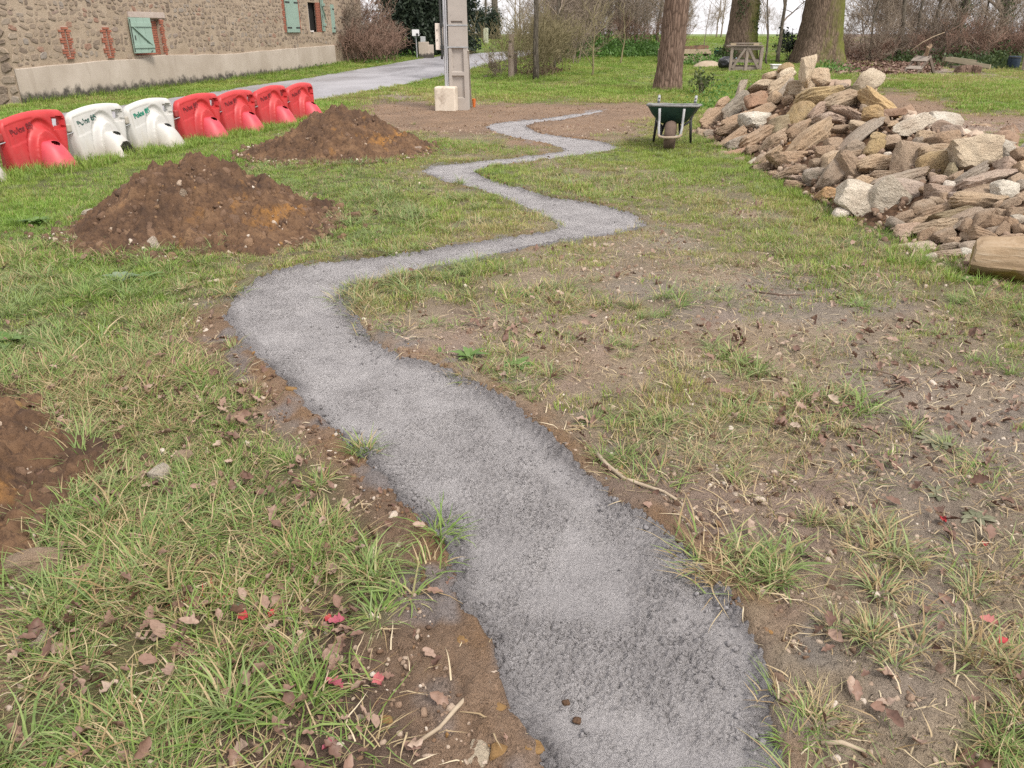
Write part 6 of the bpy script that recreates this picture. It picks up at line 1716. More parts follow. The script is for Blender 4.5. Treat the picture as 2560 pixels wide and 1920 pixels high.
def grass_mat(name, greens, straws):
    n = NT(name); bl = n.attr('bl').outputs['Fac']; b2 = n.attr('b2').outputs['Fac']; dry = n.attr('dry', 'INSTANCER').outputs['Fac']; ti = n.attr('tint', 'INSTANCER').outputs['Fac']
    g = n.mix(n.mix(greens[0], greens[1], bl), n.mix(greens[2], greens[3], bl), ti)
    s = n.mix(straws[0], straws[1], bl)
    f = n.mrange(n.math('SUBTRACT', dry, b2), -0.06, 0.06)
    c = n.mix(g, s, f); n.finish(c, 0.55, None, 0.35)
    tr = n.n('ShaderNodeBsdfTranslucent'); n.l(c, tr.inputs[0]); mx = n.n('ShaderNodeMixShader'); mx.inputs[0].default_value = 0.28
    n.l(n.b.outputs[0], mx.inputs[1]); n.l(tr.outputs[0], mx.inputs[2]); n.l(mx.outputs[0], n.out.inputs[0]); return n.m
M_GRASS = grass_mat('grass_blades', ((0.120, 0.215, 0.042), (0.235, 0.325, 0.078), (0.180, 0.235, 0.100), (0.300, 0.350, 0.170)), ((0.300, 0.205, 0.100), (0.520, 0.420, 0.250)))
M_LAWN = grass_mat('lawn_blades', ((0.140, 0.260, 0.036), (0.235, 0.365, 0.062), (0.230, 0.305, 0.055), (0.320, 0.380, 0.085)), ((0.330, 0.270, 0.110), (0.450, 0.385, 0.190)))

def blades(n, L, W, R0, tilt, bend, seed, segs=4, flat=0.0):
    """a tuft of n bent blades rooted within radius R0"""
    rs = np.random.default_rng(seed); V = []; F = []; A = []; B = []
    for k in range(n):
        r = R0 * math.sqrt(rs.random()); a = rs.uniform(0, 6.283); x, y = r * math.cos(a), r * math.sin(a)
        az = a + rs.normal(0, 0.9); el = abs(rs.normal(tilt, 0.22)); l = L * rs.uniform(.5, 1.15); w = W * rs.uniform(.6, 1.25); bd = bend * rs.uniform(.4, 1.4)
        p = np.array([x, y, -0.006]); th = el; b0 = len(V); side = np.array([-math.sin(az), math.cos(az), 0]); tw = rs.uniform(-.5, .5); u, v = rs.random(), rs.random()
        for s in range(segs + 1):
            t = s / segs; ww = w * (1 - t ** 1.6) * 0.5 + 0.0002
            sd = side + np.array([0, 0, tw * .6])
            if s < segs: V += [p - sd * ww, p + sd * ww]
            else: V += [p]
            d = np.array([math.cos(az) * math.sin(th), math.sin(az) * math.sin(th), math.cos(th)])
            p = p + d * l / segs; th = min(th + bd / segs, 1.75 - flat * 0.2); az += rs.normal(0, .12)
            if p[2] < 0.004: p[2] = 0.004 + 0.004 * rs.random()
        for s in range(segs - 1): F += [(b0 + 2 * s, b0 + 2 * s + 1, b0 + 2 * s + 3, b0 + 2 * s + 2)]
        F += [(b0 + 2 * segs - 2, b0 + 2 * segs - 1, b0 + 2 * segs)]
        nv = 2 * segs + 1; A += [u] * nv; B += [v] * nv
    me = bpy.data.meshes.new('tuft'); me.from_pydata([tuple(v) for v in V], [], F); me.update(); add_attr(me, 'bl', 'FLOAT', A); add_attr(me, 'b2', 'FLOAT', B)
    return me

# sample candidate points evenly over the land in rings, thinner far away
def candidates(y0, y1, dens, seed, umax=0.80):
    rs = np.random.default_rng(seed); out = []
    y = y0
    while y < y1:
        y2 = min(y * 1.12 + .05, y1); ym = (y + y2) / 2; hw = umax * ym + (1.3 if ym < 8 else 0.5); n = rs.poisson((y2 - y) * 2 * hw * dens(ym))
        out.append(np.stack([rs.uniform(-hw, hw, n), rs.uniform(y, y2, n)], -1)); y = y2
    return np.concatenate(out), rs
_b = np.array([(WA.x, WA.y), (WB.x, WB.y)])
def free(x, y, margin=0.0):
    """outside path, road, house, mounds and stone heap"""
    ok = (path_sdf(x, y) < -0.015 - margin)
    ok &= road_sdf(x, y) < 0.02
    ok &= ((x - WA.x) * _wn.x + (y - WA.y) * _wn.y > 0.10) | (y > WB.y + 4)
    ok &= mound_all(x, y) < 0.035
    ok &= pile_h(x, y) < 0.04
    ok &= y < 130
    return ok
def gz(x, y): return terrain(x, y) + fbm2(x, y, 1.3, 3, 3) * 0.022 * np.clip(1 - y / 45, 0, 1) + fbm2(x, y, 6, 3, 21) * 0.012 * np.clip(1 - y / 45, 0, 1)

def plant(name, protos, y0, y1, dens, col, seed, label, scale=(.7, 1.3), power=1.0, clump=None, margin=0.0, tintf=None, far_scale=0.0, tilt=0.12, extra=None):
    P, rs = candidates(y0, y1, dens, seed); x, y = P[:, 0], P[:, 1]
    C = cover(x, y); w = np.clip(C[:, col], 0, 1) ** power
    if clump: w = w * sstep(clump[1] - clump[2], clump[1] + clump[2], fbm2(x, y, clump[0], 3, seed + 5) + 0.55 * (w - 0.3))
    if extra is not None: w = np.maximum(w, extra(x, y))
    k = (rs.random(len(x)) < w) & free(x, y, margin); x, y, C = x[k], y[k], C[k]; n = len(x)
    sc = rs.uniform(*scale, n) * (1 + far_scale * y) * (0.8 + 0.35 * fbm2(x, y, 1.5, 2, 44))
    if tintf is None: ti = np.clip(0.45 + 0.9 * fbm2(x, y, 0.9, 3, 61) + rs.normal(0, .2, n), 0, 1)
    else: ti = tintf(x, y, rs)
    dry = np.clip(C[:, 3] + 0.35 * fbm2(x, y, 1.1, 3, 12) + rs.normal(0, .10, n), 0, 1)
    return scatter(name, protos, np.stack([x, y, gz(x, y)], -1), np.stack([rs.normal(0, tilt, n), rs.normal(0, tilt, n), rs.uniform(0, 6.28, n)], -1), sc, rs.integers(0, len(protos), n), {'tint': ti, 'dry': dry}, label, 'grass')

lawn_p = [(blades(46, .050, .0042, .085, .45, .6, 10 + k, 3), M_LAWN) for k in range(5)]
lawn_far = [(blades(60, .065, .011, .20, .5, .6, 30 + k, 2), M_LAWN) for k in range(4)]
long_p = [(blades(44, .14, .0050, .035, .6, 1.35, 50 + k, 5), M_GRASS) for k in range(5)] + [(blades(30, .17, .0058, .03, .75, 1.4, 70 + k, 5), M_GRASS) for k in range(3)]
matt_p = [(blades(24, .16, .0048, .10, 1.0, .75, 90 + k, 5, 1), M_GRASS) for k in range(6)]
fine_p = [(blades(70, .085, .0022, .03, .5, .9, 110 + k, 4), M_GRASS) for k in range(3)]
plant('short_grass', lawn_p, 1.1, 15, lambda y: 330 if y < 4 else (260 if y < 8 else 150), 0, 201, 'short mown turf over the yard', clump=(2.2, -0.05, 0.35), far_scale=.02)
plant('lawn_grass', lawn_far, 14, 95, lambda y: 52 if y < 24 else (20 if y < 45 else 6), 0, 202, 'lush lawn grass further back', (.7, 1.25), far_scale=.012)
plant('long_grass', long_p, 1.1, 22, lambda y: 75 if y < 9 else 34, 1, 203, 'tall green grass tufts among the turf', (.55, 1.25), clump=(3.0, 0.0, 0.22))
plant('matted_grass', matt_p, 1.1, 14, lambda y: 520 if y < 5 else 180, 2, 204, 'flattened matted grass in the foreground', (.6, 1.2), clump=(3.2, 0.10, 0.22))
plant('fine_grass', fine_p, 1.1, 14, lambda y: 16, 0, 205, 'fine bristly grass clumps', (.6, 1.3), clump=(1.6, 0.10, 0.2))
# grass fringe at the feet of barriers, house, oaks
def fringe():
    rs = np.random.default_rng(8); pts = []
    for s in np.arange(-1.2, 7.1, 0.035):
        for _ in range(2):
            q = P0 + bd * (pitch * s); n = Vector((bd.y, -bd.x, 0)); q = q + n * rs.uniform(0.02, 0.75); pts.append((q.x, q.y, 1.0))
    for s in np.arange(0, WL + 3, 0.06):
        q = Vector((WA.x, WA.y, 0)) + _wd * s + _wn * abs(rs.normal(0.08, .12)); pts.append((q.x, q.y, 1.5))
    for px, py in ((1668, 229), (1850, 128), (2040, 166), (1339, 202), (1278, 198)):
        c = GP(px, py)
        for _ in range(60): a = rs.uniform(0, 6.28); r = rs.uniform(.3, .9); pts.append((c.x + r * math.cos(a), c.y + r * math.sin(a), 1.5))
    for _ in range(260):
        y = rs.uniform(4.4, 13.2); x = 2.95 + rs.normal(0, .12) - 0.06 * abs(y - 8) * 0; d_ = float(pile_h(x, y))
        if d_ < 0.06 and noise2(np.array(y * .9), np.array(2.0), 4) > -.1: pts.append((x, y, 0.7))
    P = np.array(pts); n = len(P)
    k = road_sdf(P[:, 0], P[:, 1]) < 0; P = P[k]; n = len(P)
    scatter('fringe_grass', [(blades(30, .14, .006, .05, .35, .8, 130 + k, 4), M_LAWN) for k in range(4)], np.c_[P[:, :2], gz(P[:, 0], P[:, 1])], np.c_[rs.normal(0, .1, (n, 2)), rs.uniform(0, 6.28, n)], P[:, 2] * rs.uniform(.6, 1.2, n), rs.integers(0, 4, n), {'tint': rs.random(n) * .6, 'dry': np.full(n, .1)}, 'taller grass fringing barriers, walls and trunks', 'grass')
fringe()
# picked-out tufts on the bare right-hand ground, where the photograph shows them
TUFTS = [(1425,720,1.0,0),(1250,680,1.1,0),(1150,690,.9,0),(1100,740,.8,0),(1550,770,1.1,1),(1680,760,1.2,0),(1620,800,.9,0),(1800,750,.8,0),(1100,820,.8,0),(1560,870,.8,0),(1550,905,.7,1),(1390,940,.9,1),(1265,950,.7,0),(1330,980,.7,0),(2150,760,1.0,0),(1830,900,1.1,0),(1870,940,1.2,0),(1780,870,.8,0),(2050,990,1.3,1),(2160,1010,1.2,0),(1990,985,.9,0),(1870,1040,1.1,0),(1600,1050,.8,0),(1640,1060,.9,0),(2100,1070,.8,1),(2270,1090,1.0,0),(1510,1060,.7,0),(2090,1330,1.1,1),(2200,1340,1.2,1),(2230,1390,1.0,1),(1930,1430,1.1,0),(1960,1465,1.0,0),(1890,1450,.9,0),(2300,1530,1.0,1),(2130,1580,1.0,1),(2220,1600,1.0,1),(2450,1660,1.0,1),(1920,1880,1.0,0),(2500,1700,1.1,1),(1530,1150,.8,0),(1840,1180,.8,1),(2400,1460,.9,1),(2350,830,.9,0),(2430,760,.9,0),(2480,920,1.0,0),(2420,600,1.0,0),(2280,560,.9,0),(2230,590,1.1,0),(2300,660,.9,0),(2540,800,1.1,0),(180,850,1.5,0),(250,880,1.5,0),(110,760,1.2,0),(620,610,1.2,0),(560,620,1.3,0),(450,720,1.1,1),(570,740,1.0,1),(700,1440,1.2,0),(860,1130,1.0,0),(950,1440,1.2,0),(1060,1370,1.2,0),(990,1540,1.1,0),(780,1690,1.2,0),(560,1790,1.3,0),(650,1840,1.3,0),(200,1130,1.4,0),(170,1180,1.2,0),(320,1300,1.2,1),(130,1880,1.3,0),(1050,470,1.0,0),(1130,500,1.2,0),(1200,520,1.0,0),(870,560,1.1,0),(930,590,1.1,0),(1160,460,1.0,0)]
def tufts():
    rs = np.random.default_rng(3); P, S_, T, D, I = [], [], [], [], []
    for px, py, s, dr in TUFTS:
        c = GP(px, py)
        for k in range(3):
            r = 0.05 * s
            P.append((c.x + rs.normal(0, r), c.y + rs.normal(0, r), gz(np.array([c.x]), np.array([c.y]))[0])); S_.append(s * rs.uniform(.65, 1.0)); T.append(np.clip(rs.normal(.35 + .3 * dr, .25), 0, 1)); D.append(np.clip(.12 + .4 * dr + rs.normal(0, .08), 0, 1)); I.append(rs.integers(0, 8))
    n = len(P); scatter('grass_tussocks', [(m.copy(), mt) for m, mt in long_p], P, np.c_[rs.normal(0, .12, (n, 2)), rs.uniform(0, 6.28, n)], S_, I, {'tint': T, 'dry': D}, 'separate grass tussocks on the bare soil', 'grass')
tufts()

# pebbles, clods, straw, leaf litter
def small_rock(seed, sub=2, q=0.75): 
    V = rock_verts(1, .78, .58, seed, sub, 0, 2, 0.5); return mesh_np('pebble', V, ICO[sub][1])
def inst_mat(name, stops, rough=.9, bscale=3.0):
    n = NT(name); t = n.attr('tint', 'INSTANCER').outputs['Fac']; c = n.ramp(t, stops); f = n.noise(n.coord('Object'), bscale, 4, .7)
    return n.finish(n.mix(c, tuple(0.5 * x for x in stops[0][1]), n.mrange(f, .45, .3, 0, .5)), rough, n.bump(f, .5, .1), .2)
M_PEB = inst_mat('pebbles', [(0, (.15, .098, .070)), (.35, (.30, .205, .145)), (.7, (.47, .37, .285)), (1, (.74, .66, .57))])
M_CLOD = inst_mat('soil_clods', [(0, (.105, .066, .046)), (.5, (.185, .115, .075)), (.8, (.24, .15, .09)), (1, (.34, .185, .06))])
M_CRUMB = inst_mat('concrete_crumbs', [(0, (.22, .21, .212)), (.6, (.32, .305, .308)), (1, (.42, .40, .40))])
def spread_pts(y0, y1, dens, col, seed, ok=None, power=1.0):
    P, rs = candidates(y0, y1, dens, seed); x, y = P[:, 0], P[:, 1]; C = cover(x, y); k = (rs.random(len(x)) < np.clip(C[:, col] / 1.4, 0, 1) ** power) & free(x, y)
    return x[k], y[k], rs
def put(name, protos, x, y, z, size, tint, rs, label, cat, tilt=3.0):
    n = len(x); scatter(name, protos, np.stack([x, y, z], -1), np.c_[rs.normal(0, tilt, (n, 2)), rs.uniform(0, 6.28, n)], size, rs.integers(0, len(protos), n), {'tint': tint}, label, cat)
x, y, rs = spread_pts(1.1, 14, lambda y: 2600 if y < 3.5 else (1200 if y < 6 else 260), 4, 301); put('pebbles', [(small_rock(k, 2), M_PEB) for k in range(4)], x, y, gz(x, y) + .002, np.clip(rs.lognormal(-5.35, .5, len(x)), .0022, .018) * (1 + .03 * y), np.clip(rs.beta(2, 2.2, len(x)), 0, 1), rs, 'gravel pebbles strewn over the bare soil', 'gravel')
x, y, rs = spread_pts(1.1, 18, lambda y: 150 if y < 4 else 70, 4, 302); put('soil_clods', [(small_rock(20 + k, 2), M_CLOD) for k in range(4)], x, y, gz(x, y), np.clip(rs.lognormal(-4.9, .5, len(x)), .003, .02), rs.random(len(x)) * .8, rs, 'crumbs of soil on the bare ground', 'soil')
# spoil along the trench and concrete crumbs at its rim
P, rs = candidates(1.0, 16, lambda y: 1500 if y < 4 else 500, 303, 0.5); d = path_sdf(P[:, 0], P[:, 1])
k = (d < 0.0) & (rs.random(len(d)) < .8 * np.exp(-((d + .06) / .07) ** 2)); x, y = P[k, 0], P[k, 1]; put('trench_spoil', [(small_rock(30 + k_, 2), M_CLOD) for k_ in range(4)], x, y, gz(x, y) + .008, np.clip(rs.lognormal(-5.15, .55, len(x)), .0025, .017), np.clip(rs.beta(2, 2, len(x)) + .2 * fbm2(x, y, 3, 2, 4), 0, 1), rs, 'crumbled soil thrown up along the trench', 'soil')
k = (rs.random(len(d)) < .9 * np.exp(-((d - .035) / .045) ** 2)) | ((rs.random(len(d)) < .03) & (d > -.12) & (d < .3)); x, y = P[k, 0], P[k, 1]; put('concrete_crumbs', [(small_rock(40 + k_, 2), M_CRUMB) for k_ in range(4)], x, y, terrain(x, y) + .004 - .012 * (path_sdf(x, y) > .05), np.clip(rs.lognormal(-5.5, .45, len(x)), .002, .010), rs.random(len(x)) * .7, rs, 'crumbs of fresh concrete along the edges', 'concrete')
# clods and pebbles on the mounds
rs = np.random.default_rng(77); X, Yv, Z, Sz = [], [], [], []
for k in range(3):
    cx, cy, rx, ry, h, sd = MOUNDS[k]; n = (9500, 7500, 4500)[k]; a = rs.uniform(0, 6.28, n); r = np.where(rs.random(n) < .9, np.sqrt(rs.random(n)) * 1.12, 1.0 + rs.exponential(.13, n)); x = cx + rx * r * np.cos(a); y = cy + ry * r * np.sin(a); z, rr = mound_h(k, x, y); q = rr < 1.6
    X.append(x[q]); Yv.append(y[q]); Z.append(np.maximum(z[q], 0) + .006)
X, Yv, Z = map(np.concatenate, (X, Yv, Z)); q = path_sdf(X, Yv) < -.02; X, Yv, Z = X[q], Yv[q], Z[q]; n = len(X)
put('mound_clods', [(small_rock(50 + k, 2), M_CLOD) for k in range(5)], X, Yv, Z, np.clip(rs.lognormal(-4.45, .6, n), .005, .06), np.clip(rs.beta(1.4, 2.2, n), 0, 1), rs, 'clods of soil covering the mounds', 'soil')
q = rs.random(n) < .10; put('mound_pebbles', [(small_rock(60 + k, 2), M_PEB) for k in range(3)], X[q], Yv[q], Z[q] + .012, np.clip(rs.lognormal(-4.7, .45, q.sum()), .005, .03), np.clip(rs.beta(2.5, 1.6, q.sum()), 0, 1), rs, 'pale pebbles in the mounds', 'gravel')
# brown slope right of the heap and heap foot rubble
rs = np.random.default_rng(78); n = 1700; y = rs.uniform(4.2, 13.5, n); x = np.where(rs.random(n) < .45, 3.05 + np.abs(rs.normal(0, .35, n)) - .12, rs.uniform(3.1, 5.6, n)); z = np.maximum(pile_h(x, y) * .92 - .02, 0) ; put('heap_rubble', [(small_rock(80 + k, 2), M_PEB) for k in range(4)], x, y, z, np.clip(rs.lognormal(-3.9, .45, n), .01, .042), rs.random(n) * .7, rs, 'small broken rubble among the heaped stones', 'rubble')

rs = np.random.default_rng(79); n = 260; y = rs.uniform(4.6, 14.0, n); x = rs.uniform(4.75, 6.2, n); z = pile_h(x, y); q = z > .03; x, y, z = x[q], y[q], z[q]; put('far_slope_rubble', [(small_rock(90 + k, 3), M_PEB) for k in range(6)], x, y, z * .95 - .02, rs.uniform(.07, .19, len(x)), .2 + rs.random(len(x)) * .6, rs, 'broken stones covering the far slope of the heap', 'rubble', .7)

def leaf_mesh(seed, lobes=4):
    """curled dead oak leaf"""
    rs = np.random.default_rng(seed); n = 9; top, bot = [], []
    for k in range(n):
        t = k / (n - 1); w = .28 * math.sin(math.pi * min(1, t * .92 + .06)) * (0.72 + .38 * abs(math.sin(t * math.pi * lobes))); c = .30 * rs.uniform(.4, 1.4) * (t - .5) ** 2 + rs.normal(0, .02)
        top.append((t, w * rs.uniform(.85, 1.1), c + .9 * w * rs.uniform(.1, 1.3))); bot.append((t, -w * rs.uniform(.85, 1.1), c + .9 * w * rs.uniform(.1, 1.3)))
    mid = [(k / (n - 1), 0, .12 * (k / (n - 1) - .5) ** 2) for k in range(n)]
    V = np.array(top + mid + bot) - np.array([.5, 0, -.02]); F = []
    for k in range(n - 1): F += [(n + k, n + k + 1, k + 1, k), (2 * n + k, 2 * n + k + 1, n + k + 1, n + k)]
    return mesh_np('leaf', V, np.array(F))
def dead_mat(name, stops):
    n = NT(name); t = n.attr('tint', 'INSTANCER').outputs['Fac']; c = n.ramp(t, stops); f = n.noise(n.coord('Object'), 6, 4, .7); c = n.mix(c, tuple(.5 * q for q in stops[0][1]), n.mrange(f, .5, .3, 0, .5))
    return n.finish(c, .55, None, .35)
M_DEAD = dead_mat('dead_leaves', [(0, (.115, .062, .045)), (.4, (.215, .130, .095)), (.75, (.33, .235, .18)), (1, (.43, .345, .27))])
M_STRAW = dead_mat('straw', [(0, (.26, .185, .10)), (.6, (.42, .335, .205)), (1, (.55, .47, .33))])
P, rs = candidates(1.05, 14, lambda y: 480 if y < 4 else 80, 311); x, y = P.T; C = cover(x, y); k = (rs.random(len(x)) < np.clip(C[:, 5] * (.55 + 1.1 * sstep(-.1, .4, fbm2(x, y, 2.5, 3, 3))) / 1.6, 0, 1)) & free(x, y); x, y = x[k], y[k]; n = len(x)
scatter('leaf_litter', [(leaf_mesh(k, (3, 4, 5, 2.5)[k % 4]), M_DEAD) for k in range(12)], np.stack([x, y, gz(x, y) + rs.uniform(.0, .045, n)], -1), np.c_[rs.normal(0, .6, (n, 2)), rs.uniform(0, 6.28, n)], rs.uniform(.018, .065, n), rs.integers(0, 12, n), {'tint': rs.beta(1.4, 2.2, n)}, 'dead brown oak leaves lying in the grass', 'leaves')
P, rs = candidates(22, 48, lambda y: 40, 312, 0.85); x, y = P.T; C = cover(x, y); k = (C[:, 5] > .7) & (rs.random(len(x)) < .6) & free(x, y); x, y = x[k], y[k]; n = len(x)
scatter('hedge_litter', [(leaf_mesh(10 + k), M_DEAD) for k in range(4)], np.stack([x, y, terrain(x, y) + .03], -1), np.c_[rs.normal(0, .5, (n, 2)), rs.uniform(0, 6.28, n)], rs.uniform(.10, .22, n), rs.integers(0, 4, n), {'tint': rs.random(n) * .7}, 'dead leaves under the right-hand hedge', 'leaves')
straw_p = []
for k in range(4): straw_p.append((blades(1, .09, .0032, .001, 1.45, .15, 150 + k, 4, 1), M_STRAW))
x, y, rs = spread_pts(1.05, 9, lambda y: 700 if y < 4 else 240, 6, 313); n = len(x)
scatter('straw', straw_p, np.stack([x, y, gz(x, y) + rs.uniform(.004, .02, n)], -1), np.c_[rs.normal(0, .15, (n, 2)), rs.uniform(0, 6.28, n)], rs.uniform(.4, 1.3, n), rs.integers(0, 4, n), {'tint': rs.random(n)}, 'bits of straw and dead stalks on the soil', 'straw')
# a few chips on the concrete
rs = np.random.default_rng(5)
for px, py, lab, seed in ((1415, 1750, 'brown soil clod lying on the near part of the concrete', 1), (1442, 1795, 'dark pebble pressed into the near concrete', 2)):
    p = GP(px, py); o = new_obj('clod', mesh_np('clod', rock_verts(.011, .009, .007, seed, 3, 0, 4), ICO[3][1]), M_SOIL, smooth=True); o.location = (p.x, p.y, -.008); tag(o, lab, 'clod')
# orange clay lumps along the left bank
for k, (px, py, s) in enumerate(((1160, 1615, 40), (972, 1808, 34), (1245, 1780, 46), (1330, 1880, 60), (1250, 1890, 50), (730, 980, 30), (30, 1050, 60), (70, 1120, 40))):
    p = GP(px, py); w = s * depth(p) / FPX / 2; o = new_obj('clay_lump', mesh_np('clay_lump', rock_verts(w, w * .8, w * .75, 400 + k, 3, 0, 4), ICO[3][1]), None, smooth=True)
    o.data.materials.append(bpy.data.materials.get('orange_clay') or plain('orange_clay', (.19, .11, .045), (.30, .185, .08), 20, .95, .8, 60, .02)); o.location = (p.x, p.y, w * .35 + max(0, float(mound_all(np.array(p.x), np.array(p.y)))))
    tag(o, ['orange clay lump on the left bank of the concrete beside red flecks', 'orange clay lump among dead leaves near the lower edge', 'orange clay lump against the left edge of the near concrete', 'big orange clay lump at the lower left corner of the concrete', 'orange clay lump left of the biggest one at the lower edge', 'orange clay lump on the bank where the concrete first narrows', 'large orange clay lump at the left edge above the pale stone', 'orange clay lump at the left edge beside the pale stone'][k], 'clay', 'orange clay lumps')

# sprayed leaves and other single small things
M_PINK = plain('pink_marking_paint', (.27, .05, .08), (.40, .12, .15), 40, .6, .1); M_REDP = plain('red_marking_paint', (.30, .03, .035), (.42, .055, .06), 30, .5, .1)
LOC = [(845, 1573, .05, M_PINK, 'pink sprayed leaf among grass left of the concrete'), (822, 1560, .03, M_REDP, 'small red sprayed leaf left of the pink one'), (838, 1735, .055, M_PINK, 'bright pink leaf in the leaf litter near the lower edge'), (830, 1890, .045, M_PINK, 'pink leaf at the lower edge of the picture'), (950, 1725, .05, plain('dusty_pink_leaf', (.36, .09, .10), (.46, .15, .15), 30, .7), 'dusty pink leaf on soil below the orange flecks'), (615, 1563, .04, M_REDP, 'dark red leaf in the grass beside the red blades'), (680, 1548, .03, M_REDP, 'small crimson fleck on the soil right of the red blades'), (1138, 1638, .018, M_PINK, 'tiny pink fleck on the bank beside the orange clay'), (2460, 1375, .028, M_REDP, 'small red fleck on mud at the right edge'), (2465, 1575, .05, plain('faded_pink_leaf', (.40, .14, .13), (.50, .22, .19), 30, .7), 'faded pink leaf on mud near the right edge'), (2500, 1625, .035, M_REDP, 'red fleck below the faded pink leaf at right'), (2350, 1318, .035, M_REDP, 'thin red mark on the soil at the upper right of the mud')]
for k, (px, py, s, mt, lab) in enumerate(LOC):
    p = GP(px, py); me = leaf_mesh(200 + k); o = new_obj('painted_leaf', me, mt); o.location = (p.x, p.y, .03 if s > .03 else .02); o.scale = (s * .95, s * 1.15, s * 1.2); o.rotation_euler = (.25, -.1, k * 1.3); tag(o, lab, 'leaf', 'leaves marked with spray paint')
def redtuft():
    p = GP(520, 1508); me = blades(26, .10, .006, .05, 1.15, .4, 7, 4, 1); o = new_obj('red_grass', me, M_REDP); o.location = (p.x, p.y, .012); o.scale = (.9, .6, .8); tag(o, 'grass blades sprayed red in the left foreground', 'grass')
redtuft()
def twig(pts, r, label, mat, name='twig'):
    m = MB(); P = [GP(x, y) for x, y in pts]; m.tube([(p.x, p.y, .014 + .012 * math.sin(i * 1.7) ** 2) for i, p in enumerate(P)], [r * (1 - .5 * i / len(P)) for i in range(len(P))], 7); tag(m.build(name, mat, smooth=True), label, 'twig', 'single twigs on the ground')
M_TWB = wood('pale_twig', (.30, .235, .165), (.44, .365, .275)); M_TWD = wood('dark_twig', (.11, .075, .055), (.18, .13, .10))
twig([(1232, 1662), (1212, 1705), (1180, 1742), (1140, 1790), (1100, 1832), (1052, 1868)], .0075, 'straight pale twig beside the left edge of the near concrete', M_TWB)
twig([(1490, 1140), (1515, 1175), (1560, 1205), (1610, 1228), (1660, 1240), (1690, 1262)], .0085, 'curved pale twig beside the right edge of the concrete', M_TWB)
twig([(2215, 990), (2260, 972), (2295, 952)], .006, 'short bent twig on bare soil at the right', M_TWD); twig([(2150, 930), (2190, 938), (2235, 946)], .005, 'thin dark twig on bare soil above the bent one', M_TWD)
twig([(1885, 735), (1960, 748), (2010, 742)], .006, 'long thin dark twig on the gravel below the stone heap', M_TWD); twig([(245, 940), (330, 945), (430, 935)], .006, 'brown twig in the grass at the left below the large mound', M_TWD)
twig([(640, 1510), (665, 1535), (664, 1570), (655, 1590)], .006, 'hooked dark twig on soil beside the red grass', M_TWD); twig([(2050, 1868), (2100, 1876), (2160, 1890)], .007, 'pale stick on mud at the lower right', M_TWB)
twig([(2270, 660), (2282, 640), (2286, 622)], .006, 'pale forked stick near the flat whitish slab', M_TWB); twig([(2290, 750), (2330, 765), (2350, 775)], .005, 'pale thin stick on worn grass at the right', M_TWB)

def rosette(px, py, n, L, W, mat, label, seed, el=0.35, name='broadleaf_weed'):
    p = GP(px, py); rs = random.Random(seed); root = thing(name, label, 'weed', (p.x, p.y, .005), rs.uniform(0, 6), 'broad-leaved weeds in the turf')
    for k in range(n):
        a = k * 2.4 + rs.uniform(-.3, .3); l = L * rs.uniform(.6, 1.1); e = el * rs.uniform(.4, 1.5); V, F = [], []; N = 7
        for i in range(N):
            t = i / (N - 1); w = W * math.sin(math.pi * min(1, .10 + t * .9)) ** .8 * .5; r = l * t * math.cos(e * (1 - .6 * t)); z = l * math.sin(e) * (t - .55 * t * t) + .004
            for s in (-1, 0, 1): V.append((r * math.cos(a) - s * w * math.sin(a), r * math.sin(a) + s * w * math.cos(a), z + abs(s) * w * .35))
        for i in range(N - 1):
            for s in range(2): F.append((i * 3 + s, i * 3 + s + 1, i * 3 + s + 4, i * 3 + s + 3))
        me = mesh_np('leaf', np.array(V), np.array(F)); add_attr(me, 'bl', 'FLOAT', np.full(len(V), rs.random())); new_obj('leaf', me, mat, root, smooth=True)
rosette(300, 705, 18, .13, .05, M_GREYLF, 'silvery woolly-leaved rosette in the grass below the large soil mound', 1, .55)
rosette(365, 700, 9, .13, .05, M_ROSE, 'green rosette just right of the silvery woolly one', 2, .4)
rosette(1172, 900, 10, .11, .028, M_ROSE, 'narrow-leaved green rosette beside the first long concrete leg', 3, .7)
rosette(1298, 915, 9, .09, .035, M_ROSE, 'flat green rosette right of the narrow-leaved one', 4, .25)
rosette(1318, 745, 4, .07, .024, M_ROSE, 'tiny upright dock sprout on gravel', 5, .9)
rosette(2335, 1110, 9, .09, .03, M_DULL, 'trodden dull plantain rosette on the mud at right', 6, .12)
rosette(2345, 1245, 7, .075, .02, M_DULL, 'small trodden star-shaped weed at right', 7, .25)
rosette(2440, 1300, 8, .075, .025, M_DULL, 'trodden weed on mud near the right edge, lowest of three', 8, .15)
rosette(20, 860, 9, .15, .05, M_ROSE, 'leafy green weed at the left edge of the lawn', 9, .5)
rosette(90, 560, 12, .14, .05, M_ROSE, 'leafy dock at the left edge beside the large soil mound', 10, .6)
rosette(2415, 705, 9, .10, .04, M_ROSE, 'green rosette in front of the golden block', 11, .4)
rosette(585, 1518, 2, .05, .035, M_GREYLF, 'single grey-green leaf beside the red grass', 12, .4)
rosette(1100, 890, 3, .06, .02, M_ROSE, 'tiny sprout left of the narrow-leaved rosette', 13, .7)

